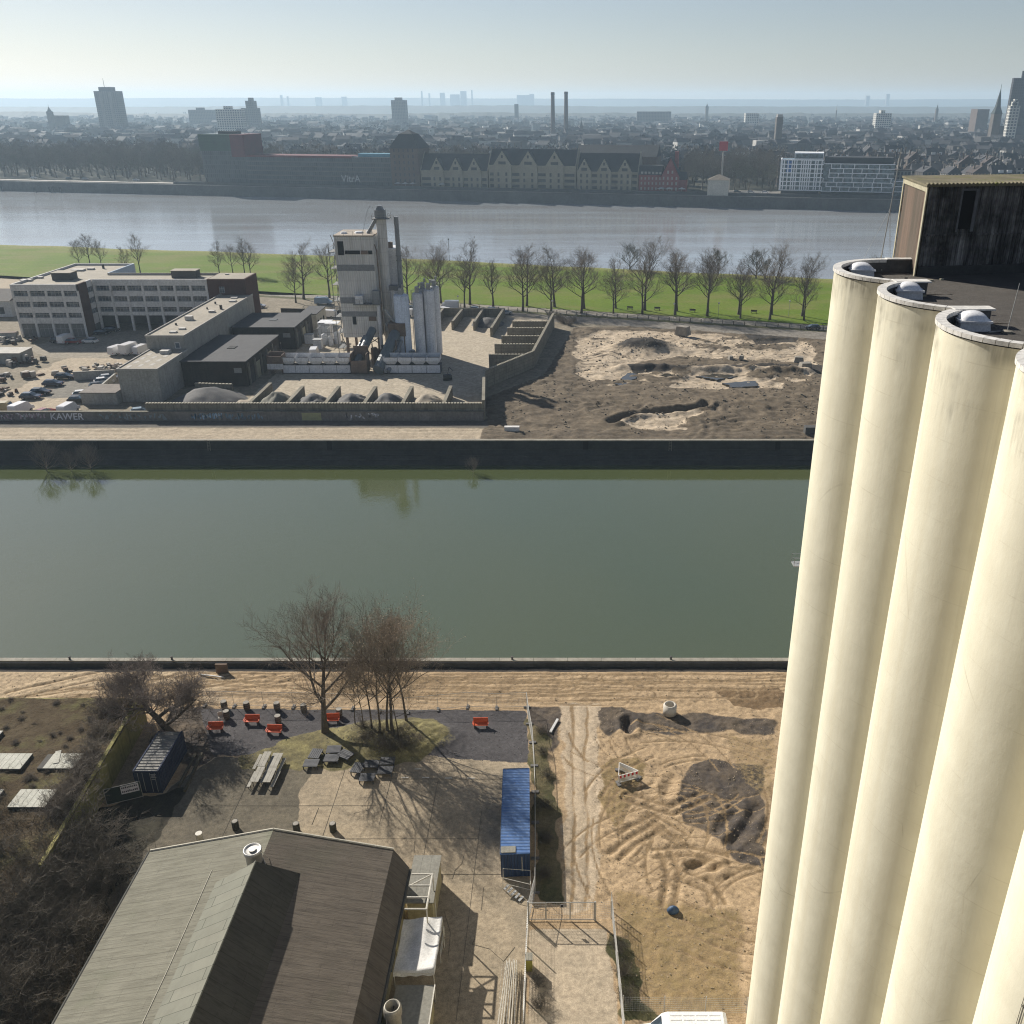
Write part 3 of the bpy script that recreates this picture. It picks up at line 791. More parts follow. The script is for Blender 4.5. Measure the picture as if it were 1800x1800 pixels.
# open hatch in the front wall with its frame
def front(mb, u0, u1, o0, o1, z0, z1):
    mb.prism([off(a, u0, -o1), off(a, u1, -o1), off(a, u1, -o0), off(a, u0, -o0)], z0, z1)
M_black = M('dark_opening', (.006, .006, .007))
mb = MB(); front(mb, 1.72, 2.35, .0, .012, 54.62, 56.32); mb.build('window', M_black, hs)
mb = MB(); front(mb, 2.36, 2.52, 0, .05, 54.5, 56.4); front(mb, 1.62, 1.71, 0, .05, 54.5, 56.4); front(mb, 1.71, 2.36, 0, .05, 56.33, 56.41)
mb.build('window_frame', M('sheet_frame', (.12, .125, .13), (.08, .08, .085), 1), hs)
mb = MB(); front(mb, .08, 19, .0, .06, 54.33, 54.42); mb.build('sheet_joint', Mw, hs)
mb = MB(); front(mb, .0, 19.9, .0, .10, 52.3, 52.95); mb.build('plinth', M('house_plinth', (.05, .05, .05), (.03, .03, .03), 1), hs)
# dome roof lights
M_dome = M('dome_plastic', (.80, .79, .77), (.70, .70, .70), 2, rough=.3, spec=.5)
M_dframe = M('dome_frame', (.70, .69, .68), (.60, .60, .60), 2, rough=.4)
for (u, v, rz) in ((1512, 482, -.1), (1594, 519, -.15), (1706, 574, -.12)):
    x, y = G(u, v + 3, 52.5)
    e = MB(); e.box((0, 0, 0), (1.24, 1.24, .34), 0, 0, (.93, .93)); e.box((0, 0, .343), (1.3, 1.3, .09))
    o = e.build('skylight', M_dframe, silo); o.scale = (.88, .88, .85); o.location = (x - 20, y - 30, 52.5); o.rotation_euler = (0, 0, rz)
    dm = MB(); n = 12; vs = []
    for i in range(n + 1):
        for j in range(n + 1):
            px, py = -1 + 2 * i / n, -1 + 2 * j / n
            vs.append((px * .57, py * .57, .434 + .33 * (max(0, (1 - px * px) * (1 - py * py))) ** .55))
    fs = [(i * (n + 1) + j, (i + 1) * (n + 1) + j, (i + 1) * (n + 1) + j + 1, i * (n + 1) + j + 1) for i in range(n) for j in range(n)]
    dm.add(vs, fs); dm.build('dome', M_dome, o, True)
# cable pinned to the near flank
cb = MB()
c5 = cen[4]
def flank(ang, z, r=SR + .02): return (c5[0] - 20 + r * math.cos(ang), c5[1] - 30 + r * math.sin(ang), z)
for an in (3.43, 3.455):
    cb.path([flank(an + .003 * math.sin(i * 1.7), z) for i, z in enumerate(np.linspace(20, 52.4, 16))], .008, 4)
for z in np.linspace(21, 52, 16): cb.tube(flank(3.425, z), flank(3.46, z, SR + .06), .014, .014, 5)
cb.build('cable', M('black_cable', (.05, .045, .04)), silo)
# mast and rod standing on the deck
mx, my = G(1545, 474, 52.5)
M_pole = M('galvanised', (.40, .40, .38), (.30, .30, .29), 2, rough=.5, metal=.3)
t = thing('antenna_mast', 'thin guyed antenna mast in the end bay of the silo roof', 'mast', (mx, my, 52.5))
MB().tube((0, 0, 0), (.28, 0, 5.6), .03, .018, 8).build('pole', M_pole, t)
MB().tube((0, 0, .15), (.85, -.35, .12), .035, .035, 6).tube((0, 0, .15), (.7, .55, .12), .035, .035, 6).tube((0, 0, .15), (-.1, -.7, .1), .035, .035, 6).tube((.85, -.35, .12), (.7, .55, .12), .03, .03, 6).build('tripod', M_pole, t)
g = MB()
for x, y in ((-1.1, -.2), (.75, .6), (.55, .25)): g.tube((.14, 0, 2.9), (x, y, .05), .007, .007, 4)
g.build('guy_wire', M_pole, t)
MB().box((.95, -.4, 0), (.42, .42, .36)).build('ballast_block', M_conc, t)
MB().box((.75, .62, 0), (.42, .36, .34)).build('ballast_block', M_conc, t)
rx, ry = G(1770, 585, 52.5)
t = thing('lightning_rod', 'thin upright rod on a round foot beside the largest dome', 'rod', (rx, ry, 52.5))
MB().tube((0, 0, .08), (.1, 0, 1.75), .016, .01, 6).build('rod', M_pole, t)
MB().lathe([(.001, 0), (.19, 0), (.19, .07), (.05, .1), (.001, .1)], n=16).build('foot', M_conc, t)
MB().box((-.42, .06, .01), (.5, .05, .04), .2).build('arm', M_pole, t)
# loose boards and stones on the felt
for k, (u, v, l, rz, nm, lab) in enumerate(((1617, 521, .5, -.1, 'loose_plank', 'short pale plank beside the middle dome roof light'), (1632, 494, .45, .1, 'loose_plank', 'pale plank on the felt near the rooftop house'),
                                          (1655, 492, .22, .5, 'brick', 'loose brick on the felt near the rooftop house'))):
    x, y = G(u, v, 52.5); o = MB().box((0, 0, 0), (l, .09, .06)).build(nm, M_board); o.location = (x, y, 52.503); o.rotation_euler = (0, 0, rz); tag(o, lab, 'plank' if 'plank' in nm else 'brick')
for k, (u, v, lab) in enumerate(((1592, 494, 'small black roof vent near the antenna tripod'), (1707, 552, 'small black roof vent behind the largest dome'), (1737, 553, 'small black roof vent near the thin upright rod'))):
    x, y = G(u, v, 52.5)
    t = thing('roof_vent', lab, 'vent', (x, y, 52.5)); MB().tube((0, 0, 0), (0, 0, .12), .05, .05, 10).build('pipe', M_black, t); MB().tube((0, 0, .12), (0, 0, .16), .09, .07, 10).build('cap', M_black, t)
# steel landing with a ladder on the river side of the silo
t = thing('loading_platform', 'rusty steel platform sticking out behind the silo over the quay', 'platform', (21.2, 70, 0))
mb = MB()
gx, gz = HT(1395, 975, 88); 
t.location = (gx, 88, gz - 1.2)
mb.bx(0, 6, -.6, .6, 0, .1); mb.build('platform', M_pole, t)
rl = MB()
for y in (-.6, .6):
    for z in (.5, 1.0): rl.tube((0, y, z), (6, y, z), .03, .03, 5)
    for x in (0, 1.5, 3, 4.5, 6): rl.tube((x, y, 0), (x, y, 1.05), .03, .03, 5)
rl.build('railing', M_pole, t)
lg = MB()
for x in (1, 5): lg.tube((x, 0, 0), (x, 0, -gz + 1.2), .12, .12, 8); lg.tube((x, 0, -.2), (3, 0, -3), .06, .06, 6)
lg.build('support', M_pole, t)
# ================================================================ the brick hall with the big felt roof
def bitumen(name, c1, c2, c3, c4, sd):
    s = N(name)
    n1 = s.noise(.35, 5, .7); n2 = s.noise(1.0, 4, .7, s.scaled((.35, 3.2, 1)))
    sep = s.n('ShaderNodeSeparateXYZ'); s.l(s.P(), sep.inputs[0])
    fr = s.math('FRACT', s.math('ADD', sep.outputs[1], s.math('MULTIPLY', sep.outputs[0], sd)))
    seam = s.ramp(s.math('ABSOLUTE', s.math('SUBTRACT', fr, .5)), .462, .5)
    br = s.n('ShaderNodeTexBrick'); br.inputs['Scale'].default_value = 1.0; br.inputs['Mortar Size'].default_value = .014
    br.inputs['Brick Width'].default_value = 4.2; br.inputs['Row Height'].default_value = 1.0
    br.inputs['Color1'].default_value = (1, 1, 1, 1); br.inputs['Color2'].default_value = (.92, .92, .92, 1); br.inputs['Mortar'].default_value = (.66, .66, .66, 1)
    s.l(s.P(), br.inputs['Vector'])
    col = s.mix(s.ramp(n1, .3, .7), c1, c2)
    col = s.mix(s.math('MULTIPLY', s.ramp(n2, .46, .7), .65), col, c3)
    col = s.mix(s.math('MULTIPLY', s.ramp(s.noise(.18, 3), .58, .7), .4), col, c4)
    col = s.mix(s.math('MULTIPLY', s.ramp(s.noise(1.1, 5, .75), .60, .72), .6), col, c3)
    col = s.mix(.85, col, br.outputs['Color'], 'MULTIPLY')
    col = s.mix(s.math('MULTIPLY', seam, .6), col, tuple(x * .6 for x in c3))
    hgt = s.math('ADD', s.math('MULTIPLY', n2, .8), s.math('MULTIPLY', s.noise(9, 3, .7), .35))
    s.bsdf(col, .9, 0, .15, hgt, .8, .09)
    return s.mat
M_felt = bitumen('bitumen_roof', (.235, .222, .172), (.19, .18, .138), (.125, .115, .088), (.14, .15, .095), .02)
s = N('lantern_sheets')
br = s.n('ShaderNodeTexBrick'); br.inputs['Scale'].default_value = 1.0; br.inputs['Mortar Size'].default_value = .022
br.inputs['Brick Width'].default_value = 2.6; br.inputs['Row Height'].default_value = .95; br.offset = .37
br.inputs['Color1'].default_value = (.205, .20, .158, 1); br.inputs['Color2'].default_value = (.175, .175, .138, 1); br.inputs['Mortar'].default_value = (.07, .07, .055, 1)
sw = s.n('ShaderNodeVectorMath', operation='ADD'); 
sep = s.n('ShaderNodeSeparateXYZ'); s.l(s.P(), sep.inputs[0])
cmb = s.n('ShaderNodeCombineXYZ'); s.l(s.math('MULTIPLY', sep.outputs[2], 1.0), cmb.inputs[0])
s.l(s.math('ADD', sep.outputs[1], s.math('MULTIPLY', sep.outputs[2], .35)), cmb.inputs[1]); s.l(cmb.outputs[0], br.inputs['Vector'])
col = s.mix(s.math('MULTIPLY', s.ramp(s.noise(.8, 5, .7), .4, .7), .4), br.outputs['Color'], (.12, .115, .09))
s.bsdf(col, .85, 0, .2, s.noise(2, 4), .2, .05); M_lant = s.mat
M_plast = M('hall_plaster', (.42, .36, .20), (.33, .28, .16), .6, bump=.3, streak=.5)
M_trim = M('verge_trim', (.50, .46, .37), (.40, .37, .3), 2)
M_dkmetal = M('dark_gutter', (.05, .05, .045), (.08, .075, .06), 1.5)
YG, YB = 55.0, 28.0
M_felt_dark = bitumen('brown_shaded_felt', (.145, .122, .096), (.105, .088, .07), (.065, .055, .044), (.09, .085, .06), -.015)  # brown felt, with shade of the sun-averted slopes worked into its colour
M_felt_shaded = bitumen('shaded_felt', (.085, .08, .066), (.06, .056, .048), (.04, .037, .03), (.06, .06, .045), -.03)  # lantern face away from the sun: shade painted in as darker felt
XR, XE, XW, ZE_, ZD = -23.15, -13.9, -33.2, 5.75, 7.9
M_win = glass('dark_glass')
hall = thing('brick_hall', 'old hall with wide grey felt gable roof and raised ridge lantern', 'hall', (XR, 44, 0))
L = lambda x, y: (x - XR, y - 44)
def hp(mb, pts, mi=0):      # slab from four top corners (x, y, z), .12 thick
    v = [(p[0] - XR, p[1] - 44, p[2]) for p in pts]; w_ = [(a_, b_, c_ - .12) for a_, b_, c_ in v]
    mb.add(v + w_, [(0, 1, 2, 3), (7, 6, 5, 4), (0, 4, 5, 1), (1, 5, 6, 2), (2, 6, 7, 3), (3, 7, 4, 0)], mi)
mb = MB(); x0, y0 = L(XW + .5, YB); x1, y1 = L(XE + .75, YG - .35)
mb.add([(x0, y0, -.3), (x1, y0, -.3), (x1, y0, 4.4), (x1 - .9, y0, 5.4), (0, y0, 7.6), (x0, y0, 5.4), (x0, y1, -.3), (x1, y1, -.3), (x1, y1, 4.4), (x1 - .9, y1, 5.4), (0, y1, 7.6), (x0, y1, 5.4)],
       [(0, 1, 2, 3, 4, 5), (11, 10, 9, 8, 7, 6), (1, 0, 6, 7), (2, 1, 7, 8), (3, 2, 8, 9), (4, 3, 9, 10), (5, 4, 10, 11), (0, 5, 11, 6)])
mb.build('wall', M_plast, hall)
mb = MB(); hp(mb, [(XW, YG, ZE_), (XW, YB, ZE_), (XR, YB, ZD), (XR, YG + .1, ZD)]); mb.build('roof', M_felt, hall)
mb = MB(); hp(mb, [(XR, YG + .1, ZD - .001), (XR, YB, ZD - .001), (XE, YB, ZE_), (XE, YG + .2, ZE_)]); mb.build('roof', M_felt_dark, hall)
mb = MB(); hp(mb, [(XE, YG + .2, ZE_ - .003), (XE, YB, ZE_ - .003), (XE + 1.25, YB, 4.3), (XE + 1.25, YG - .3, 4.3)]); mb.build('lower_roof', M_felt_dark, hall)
mb = MB()
def bar(mb, a_, b_, r, n=5): mb.tube((a_[0] - XR, a_[1] - 44, a_[2]), (b_[0] - XR, b_[1] - 44, b_[2]), r, r, n)
bar(mb, (XW, YG + .03, ZE_ + .03), (XR, YG + .13, ZD + .03), .09); bar(mb, (XR, YG + .13, ZD + .03), (XE, YG + .22, ZE_ + .03), .09); mb.build('verge', M_trim, hall)
mb = MB(); bar(mb, (XW - .12, YG, ZE_ - .15), (XW - .12, YB, ZE_ - .15), .13, 8); mb.build('gutter', M_dkmetal, hall)
mb = MB(); bar(mb, (XE + 1.33, YG - .4, 4.2), (XE + 1.33, YB, 4.2), .12, 8); mb.build('gutter', M_dkmetal, hall)
mb = MB(); bar(mb, (-26.9, 51.7, 7.12), (-26.75, 43, 7.15), .03); bar(mb, (-26.75, 43, 7.15), (-26.9, YB, 7.12), .03); mb.build('cable', M_trim, hall)
# raised lantern along the ridge
P_ = [(-26.2, 50.4, 7.2), (-22.65, 49.9, 9.8), (-20.1, 51.3, 7.2)]
v = [(p[0] - XR, p[1] - 44, p[2]) for p in P_] + [(p[0] - XR, YB - 44, p[2]) for p in P_]
MB().add(v, [(0, 1, 4, 3)]).build('lantern_slope', M_lant, hall)
MB().add(v, [(1, 2, 5, 4), (0, 2, 1)]).build('lantern_slope', M_felt_shaded, hall)
mb = MB(); bar(mb, (-22.65, 49.9, 9.83), (-22.65, YB, 9.83), .07); mb.build('lantern_ridge', M_lant, hall)
XX_ = XE + .75
for y in np.arange(31, 52, 4.2): MB().bx(XX_ + .003 - XR, XX_ + .06 - XR, y - 44, y + 1.6 - 44, 1.0, 3.3).build('window', M_win, hall)
for y in (38, 44, 49.7): MB().bx(XX_ + .004 - XR, XX_ + .09 - XR, y - 44, y + .5 - 44, .1, 4.2).build('pilaster', M('pale_pilaster', (.52, .45, .22), (.45, .4, .2), 1), hall)
# roof vents
M_vent = M('vent_steel', (.52, .50, .46), (.40, .39, .36), 2.5, rough=.45, metal=.4, spec=.4)
vx, vy = G(447, 1512, 8.0)
t = thing('roof_vent', 'round metal exhaust drum on the ridge in front of the lantern', 'vent', (vx, vy, 7.6))
MB().lathe([(.58, 0), (.58, 1.15), (.66, 1.2), (.66, 1.5), (.6, 1.5), (.52, 1.42), (.44, 1.4), (.001, 1.44)], n=28).build('drum', M_vent, t, True)
MB().lathe([(.001, 1.47), (.28, 1.47), (.28, 1.53), (.001, 1.53)], n=20).build('fan_hub', M_vent, t)
MB().tube((.6, .1, 1.0), (1.0, -.4, .1), .025, .025, 5).tube((.55, .3, 1.0), (1.05, .4, .05), .025, .025, 5).build('stay', M_vent, t)
vx, vy = G(692, 1768, 6.3)
t = thing('exhaust_duct', 'fat open steel exhaust duct standing against the hall wall', 'duct', (vx - .1, vy, 0))
MB().lathe([(.5, 0), (.5, 5.3), (.6, 5.6), (.6, 6.1), (.52, 6.3), (.44, 6.3), (.44, 5.6), (.001, 5.5)], n=28).build('pipe', M('duct_zinc', (.36, .33, .27), (.26, .24, .2), 1.5, rough=.55, metal=.3, streak=.4), t, True)
MB().box((0, 0, 5.62), (.8, .07, .07)).box((0, 0, 5.72), (.07, .8, .07)).build('damper', M_dkmetal, t)
# annexes on the yard side
M_flat = M('flat_roof_sheet', (.23, .22, .185), (.19, .18, .15), .8, bump=.2)
t = thing('annex_roof', 'flat grey three-panel lean-to roof at the hall corner', 'shed', (-11.7, 55, 0))
MB().bx(-.95, 1.05, -2.3, 2.4, 0, 2.75).build('wall', M_plast, t)
for k in range(3): MB().bx(-1.1 + k * .76, -1.1 + k * .76 + .75, -2.45, 2.5, 2.753, 2.85).build('roof_panel', M_flat, t)
t = thing('scaffold', 'white tubular steel frame jutting from the hall wall', 'frame', (-11.4, 52, 0))
f = MB()
for y in (-1.65, -.55, .6, 1.75): f.tube((-.9, y, 4.6), (.75, y, 4.6), .07, .07, 6)
f.tube((.75, -1.7, 4.6), (.75, 1.8, 4.6), .08, .08, 6).tube((-.85, .6, 4.6), (.7, 1.72, 4.6), .06, .06, 6)
M_wsteel = M('white_steel', (.60, .56, .48), (.48, .45, .38), 2, rough=.5)
f.build('frame', M_wsteel, t)
for y in (-1.65, 1.75): MB().tube((.75, y, 0), (.75, y, 4.55), .06, .06, 6).build('post', M_wsteel, t)
# sagging white awning
t = thing('white_awning', 'sagging white tarpaulin awning beside the hall', 'awning', (-11.1, 48.4, 0))
n = 18; vs = []; fs = []
for i in range(n + 1):
    for j in range(n + 1):
        a_, b_ = i / n, j / n
        z = 3.25 - .35 * b_ * 0 - .28 * math.sin(math.pi * b_) * (.6 + .4 * math.sin(3 * math.pi * a_)) + .06 * math.sin(9 * a_ + 3 * b_) - .18 * (1 - a_)
        vs.append((-1.45 + 2.95 * a_, -2.35 + 4.7 * b_ + .15 * a_, z))
fs = [(i * (n + 1) + j, (i + 1) * (n + 1) + j, (i + 1) * (n + 1) + j + 1, i * (n + 1) + j + 1) for i in range(n) for j in range(n)]
m0 = len(vs)
for j in range(n + 1): vs.append((1.5 + .02 * math.sin(j), vs[n * (n + 1) + j][1], 2.75 + .05 * math.sin(j * 1.3)))
fs += [(n * (n + 1) + j, m0 + j, m0 + j + 1, n * (n + 1) + j + 1) for j in range(n)]
m1 = len(vs)
for i in range(n + 1): vs.append((vs[i * (n + 1)][0], vs[i * (n + 1)][1] - .05, 2.72 + .06 * math.sin(i * 1.1)))
fs += [(i * (n + 1), m1 + i, m1 + i + 1, (i + 1) * (n + 1)) for i in range(n)]
MB().add(vs, fs).build('tarpaulin', M('white_tarpaulin', (.68, .66, .62), (.55, .53, .49), 1.2, rough=.6, bump=.3), t, True)
f = MB()
for x, y in ((1.45, -2.3), (1.5, 2.4), (-1.4, -2.3), (-1.4, 2.3)): f.tube((x, y, 0), (x, y, 3.0), .04, .04, 6)
for x in (-1.4, 1.48): f.tube((x, -2.3, 2.95), (x, 2.35, 2.95), .04, .04, 6)
for y in (-2.3, 2.35): f.tube((-1.4, y, 2.95), (1.48, y, 2.95), .04, .04, 6)
f.build('frame', M_wsteel, t)
t = thing('lean_to', 'low flat-roofed lean-to in hall shadow below the awning', 'shed', (-10.9, 41, 0))
MB().bx(-1.2, 1.25, -6, 4.3, 0, 2.4).build('wall', M_plast, t); MB().bx(-1.35, 1.45, -6.1, 4.5, 2.403, 2.55).build('roof', M_flat, t)
o = MB().bx(1.38, 1.46, -6.1, 4.5, 2.553, 2.66).build('roof_edge', M_wsteel, t)
o = MB().bx(-3.6, 3.4, -.9, 1.0, 0, .18).build('wooden_deck', M('mossy_deck', (.10, .095, .06), (.14, .13, .08), 1.4, bump=.4)); o.location = (-14.2, 57.3, 0.01)
tag(o, 'low mossy wooden deck at the far corner of the hall', 'deck')
t = thing('metal_railing', 'thin metal handrail along steps between frame and awning', 'railing', (-9.7, 50.6, 0))
f = MB()
for y in (-1.2, 0, 1.2): f.tube((0, y, 0), (0, y, 1.1), .03, .03, 5)
f.tube((0, -1.2, 1.1), (0, 1.2, 1.1), .03, .03, 5).tube((0, -1.2, .6), (0, 1.2, .6), .025, .025, 5).tube((0, 1.2, 1.1), (-1.2, 1.6, 1.1), .03, .03, 5)
f.build('rail', M_wsteel, t)
o = MB(); o.tube((0, 0, 0), (0, 0, .5), .3, .3, 10); o = o.build('gas_bottle', M_wsteel)
o.location = (*G(352, 1478), 0); o.scale = (1, 1, 1.8); tag(o, 'pale squat canister behind the hall gable', 'canister')

# ================================================================ flat mossy building with roof lights
s = N('moss_roof')
col = s.mix(s.ramp(s.noise(.5, 6, .75), .35, .65), (.075, .055, .034), (.125, .098, .062))
col = s.mix(s.ramp(s.noise(2.2, 5, .75), .55, .7), col, (.030, .024, .017))
col = s.mix(s.math('MULTIPLY', s.ramp(s.noise(.25, 4, .7), .52, .7), .7), col, (.13, .125, .05))
s.bsdf(col, .95, 0, .05, s.noise(3.2, 5, .75), 1.0, .18); M_mossroof = s.mat
t = thing('flat_building', 'low building with brown mossy flat roof and yellow side wall', 'building', (-60, 72, 0))
pl = [(-44.75, 79.3), (-96, 79.6), (-96, 50), (-42.9, 56)]
lp = [(x + 60, y - 72) for x, y in pl]
MB().prism(lp, -.2, 2.95).build('wall', M('yellow_wall', (.27, .24, .075), (.19, .17, .06), .4, bump=.3, streak=.6), t)
X, Y = np.meshgrid(np.arange(-94, -43, .35), np.arange(52, 79.2, .35))
Xe = np.minimum(X, -44.65 + (79.3 - Y) * .078)
Z = 3.0 + .30 * fbm(X, Y, 17, 1.1, 5, .68) + .1 * fbm(X, Y, 19, 6, 3)
o = gridmesh('roof', Xe - 60 + 120, Y - 72, Z, M_mossroof, {}); o.data.transform(Matrix.Translation((-60 + 60, 0, 0))); o.parent = t
o.location = (0, 0, 0)
for v_ in o.data.vertices: v_.co.x -= 0
MB().add([(-44.75 + 60, 79.3 - 72, 2.9), (-42.9 + 60, 56 - 72, 2.9), (-43.25 + 60, 56 - 72, 2.9), (-45.1 + 60, 79.3 - 72, 2.9),
          (-44.75 + 60, 79.3 - 72, 3.32), (-42.9 + 60, 56 - 72, 3.32), (-43.25 + 60, 56 - 72, 3.32), (-45.1 + 60, 79.3 - 72, 3.32)],
         [(0, 1, 2, 3), (7, 6, 5, 4), (0, 4, 5, 1), (1, 5, 6, 2), (2, 6, 7, 3), (3, 7, 4, 0)]).build('parapet', M('yellow_wall', (.36, .32, .10)), t)
M_sk = M('rooflight_panel', (.50, .49, .42), (.38, .37, .31), 1.0, bump=.2)
M_skd = M('rooflight_kerb', (.09, .085, .07), (.06, .055, .05), 1)
sk_lab = ['long panelled roof light nearest the yard tree row', 'broken roof light with a loose panel lying across it', 'clean panelled roof light half hidden by brambles', 'panelled roof light cut by the picture edge below the brambles', 'small corner of a roof light near the sandy road']
for k, (u0, u1, va, vb, lean) in enumerate(((-12, 62, 1326, 1352, -.0), (80, 152, 1326, 1351, 0), (32, 106, 1389, 1419, 0), (-60, 12, 1389, 1432, 0), (-62, 10, 1286, 1312, 0))):
    x0, y1 = G(u0, va, 3.4); x1, _ = G(u1, va, 3.4); _, y0 = G(u0, vb, 3.4)
    wx_, wy_ = (x1 - x0) * .88, y1 - y0
    q = thing('roof_light', sk_lab[k], 'roof light', ((x0 + x1) / 2, (y0 + y1) / 2, 3.0), 0, 'panelled roof lights on the mossy roof')
    MB().box((0, 0, 0), (wx_, wy_, .42)).build('kerb', M_skd, q)
    nn = 6
    for j in range(nn):
        if k == 1 and j in (0,): continue
        MB().box((-wx_ / 2 + (j + .5) * wx_ / nn, 0, .423), (wx_ / nn - .035, wy_ + .1, .06)).build('panel', M_sk, q)
    if k == 1: MB().box((-.55, .5, .49), (.5, 1.9, .05), .35).build('loose_panel', M_sk, q)

# ================================================================ containers, site hut
M_navy = corrug('navy_steel', (.018, .028, .06), (.028, .036, .065), .28, 'y', .55, 0, .05, .3)
M_navyroof = corrug('faded_container_roof', (.20, .19, .165), (.11, .11, .11), .42, 'y', .7, 0, .06, .4)
M_white = M('white_lettering', (.62, .62, .60))
t = thing('shipping_container', 'dark blue shipping container with faded ribbed roof under the leaning tree', 'container', (-39.8, 71.2, .05))
MB().bx(-1.2, 1.2, -2.95, 3.0, 0, 2.52).build('body', M_navy, t)
MB().bx(-1.15, 1.15, -2.9, 2.95, 2.523, 2.57).build('roof', M_navyroof, t)
f = MB()
for x in (-1.15, 1.15):
    f.bx(x - .07, x + .07, -3.0, -2.951, 0, 2.6); f.bx(x - .07, x + .07, 3.001, 3.05, 0, 2.6)
f.bx(-1.08, 1.08, -3.0, -2.951, 2.45, 2.6); f.bx(-1.08, 1.08, -3.0, -2.951, 0, .12)
for x in (-1.15, 1.15): f.bx(x - .07, x + .07, -2.951, 3.001, 2.574, 2.62)
f.build('frame', M('navy_frame', (.025, .035, .07)), t)
d = MB()
for x in (-.8, -.35, .35, .8): d.tube((x, -2.99, .15), (x, -2.99, 2.4), .02, .02, 5)
d.build('locking_bar', M_pole, t)
d = MB()
for i, z in enumerate((2.1, 1.95, 1.8, 1.55)):
    for j in range(5 - i % 2): d.bx(.42 + j * .1, .49 + j * .1, -2.957, -2.952, z, z + .09)
d.build('lettering', M_white, t)
s = N('blue_ribbed_roof')
sep = s.n('ShaderNodeSeparateXYZ'); s.l(s.P(), sep.inputs[0])
wv = s.math('SINE', s.math('MULTIPLY', sep.outputs[1], 2 * math.pi / .36))
col = s.mix(s.ramp(s.noise(.7, 5, .7), .35, .65), (.045, .11, .27), (.085, .15, .29))
col = s.mix(s.math('MULTIPLY', s.ramp(wv, .75, 1.0), .5), col, (.15, .21, .32))
col = s.mix(s.ramp(s.noise(3, 4, .7), .6, .75), col, (.17, .17, .16))
s.bsdf(col, .6, 0, .3, wv, .5, .05); M_broof = s.mat
t = thing('site_container', 'long blue container office with ribbed bright blue roof beside the lane', 'container', (-4.65, 63.2, .05), R(2.4))
MB().bx(-1.22, 1.22, -5.3, 5.3, 0, 2.5).build('body', corrug('blue_container_wall', (.022, .045, .11), (.03, .055, .12), .28, 'x', .5, 0, .05, .2), t)
MB().bx(-1.24, 1.24, -5.34, 5.36, 2.503, 2.6).build('roof', M_broof, t)
f = MB(); f.bx(-1.27, -1.243, -5.3, 5.3, 2.42, 2.63); f.bx(1.243, 1.27, -5.3, 5.3, 2.42, 2.63); f.bx(-1.2, 1.2, 5.363, 5.39, 2.42, 2.64); f.build('roof_rail', M('blue_rail', (.10, .14, .22), (.07, .1, .16), 1), t)
MB().bx(-1.2, .05, -5.25, -4.55, 2.604, 2.68).build('roof_plate', M_flat, t)
MB().bx(.55, .6, -5.32, -5.301, .6, 2.2).build('door_rod', M_wsteel, t)
t = thing('steel_stairs', 'light steel steps with handrails at the end of the blue container', 'stairs', (-4.4, 56.4, 0), R(2.4))
f = MB()
for x, y in ((-1.0, 1.2), (-1.0, .2), (1.3, .9), (1.3, -.6)):
    f.tube((x, y, 0), (x, y, 1.3), .025, .025, 5)
f.tube((-1.0, 1.2, 1.3), (1.3, .9, 1.3), .025, .025, 5).tube((-1.0, .2, 1.3), (1.3, -.6, 1.3), .025, .025, 5).tube((-1.0, .2, .7), (1.3, -.6, .7), .02, .02, 5).tube((1.3, .9, 1.3), (1.3, -.6, 1.3), .02, .02, 5)
f.build('handrail', M_wsteel, t)
f = MB()
for k in range(5): f.box((-.7 + k * .3, -.05 - k * .22, .5 - k * .1), (.2, .6, .03), -.65)
f.build('tread', M_pole, t)
f = MB()
for k in range(6): f.tube((-1.0, .15 + k * .18, .2), (-1.0, .15 + k * .18, 1.25), .015, .015, 4)
f.build('ladder', M_wsteel, t)

# ================================================================ fences and gate
M_mesh = M('galvanised_wire', (.42, .41, .38), (.36, .35, .32), 2, rough=.5, metal=.2)
def fence_panel(name, x1, h, wires, rows, post=.022, wire=.006):
    """one mesh-fence panel from 0 to x1 along x"""
    f = MB()
    for x in (0, x1): f.tube((x, 0, .05), (x, 0, h), post, post, 6)
    f.tube((0, 0, h), (x1, 0, h), post, post, 6).tube((0, 0, .15), (x1, 0, .15), post, post, 6)
    w_ = MB()
    for k in range(1, wires): w_.tube((x1 * k / wires, 0, .15), (x1 * k / wires, 0, h), wire, wire, 3, cap=False)
    for k in range(1, rows): w_.tube((0, 0, .15 + (h - .15) * k / rows), (x1, 0, .15 + (h - .15) * k / rows), wire, wire, 3, cap=False)
    return f, w_
M_foot = M('fence_foot', (.15, .14, .13), (.11, .105, .1), 3)
def site_panel(label, p0, p1, first=[None]):
    dx, dy = p1[0] - p0[0], p1[1] - p0[1]; Ln = math.hypot(dx, dy); rz = math.atan2(dy, dx)
    if first[0] is None:
        t_ = thing('site_fence', label, 'fence', (*p0, 0), rz, 'mobile mesh fence panels round the yard')
        f, w_ = fence_panel('site_fence', 3.4, 1.95, 22, 9, .024, .005)
        f.build('frame', M_mesh, t_); w_.build('wire_mesh', M_mesh, t_)
        MB().box((0, 0, 0), (.28, .72, .14)).build('foot', M_foot, t_)
        first[0] = t_
        t_.scale = (Ln / 3.4, 1, 1); return t_
    return dup(first[0], (*p0, 0), rz, (Ln / 3.4, 1, 1), label)
row = [G(u, v) for u, v in ((360, 1241), (412, 1242), (464, 1243), (516, 1243.5), (568, 1245), (620, 1246.5), (667, 1251), (717, 1253), (770, 1248), (822, 1243.5), (873, 1245.5), (926, 1243.5))]
for i in range(len(row) - 1):
    site_panel('mesh fence panel between the dark gravel and the sandy road', row[i], row[i + 1])
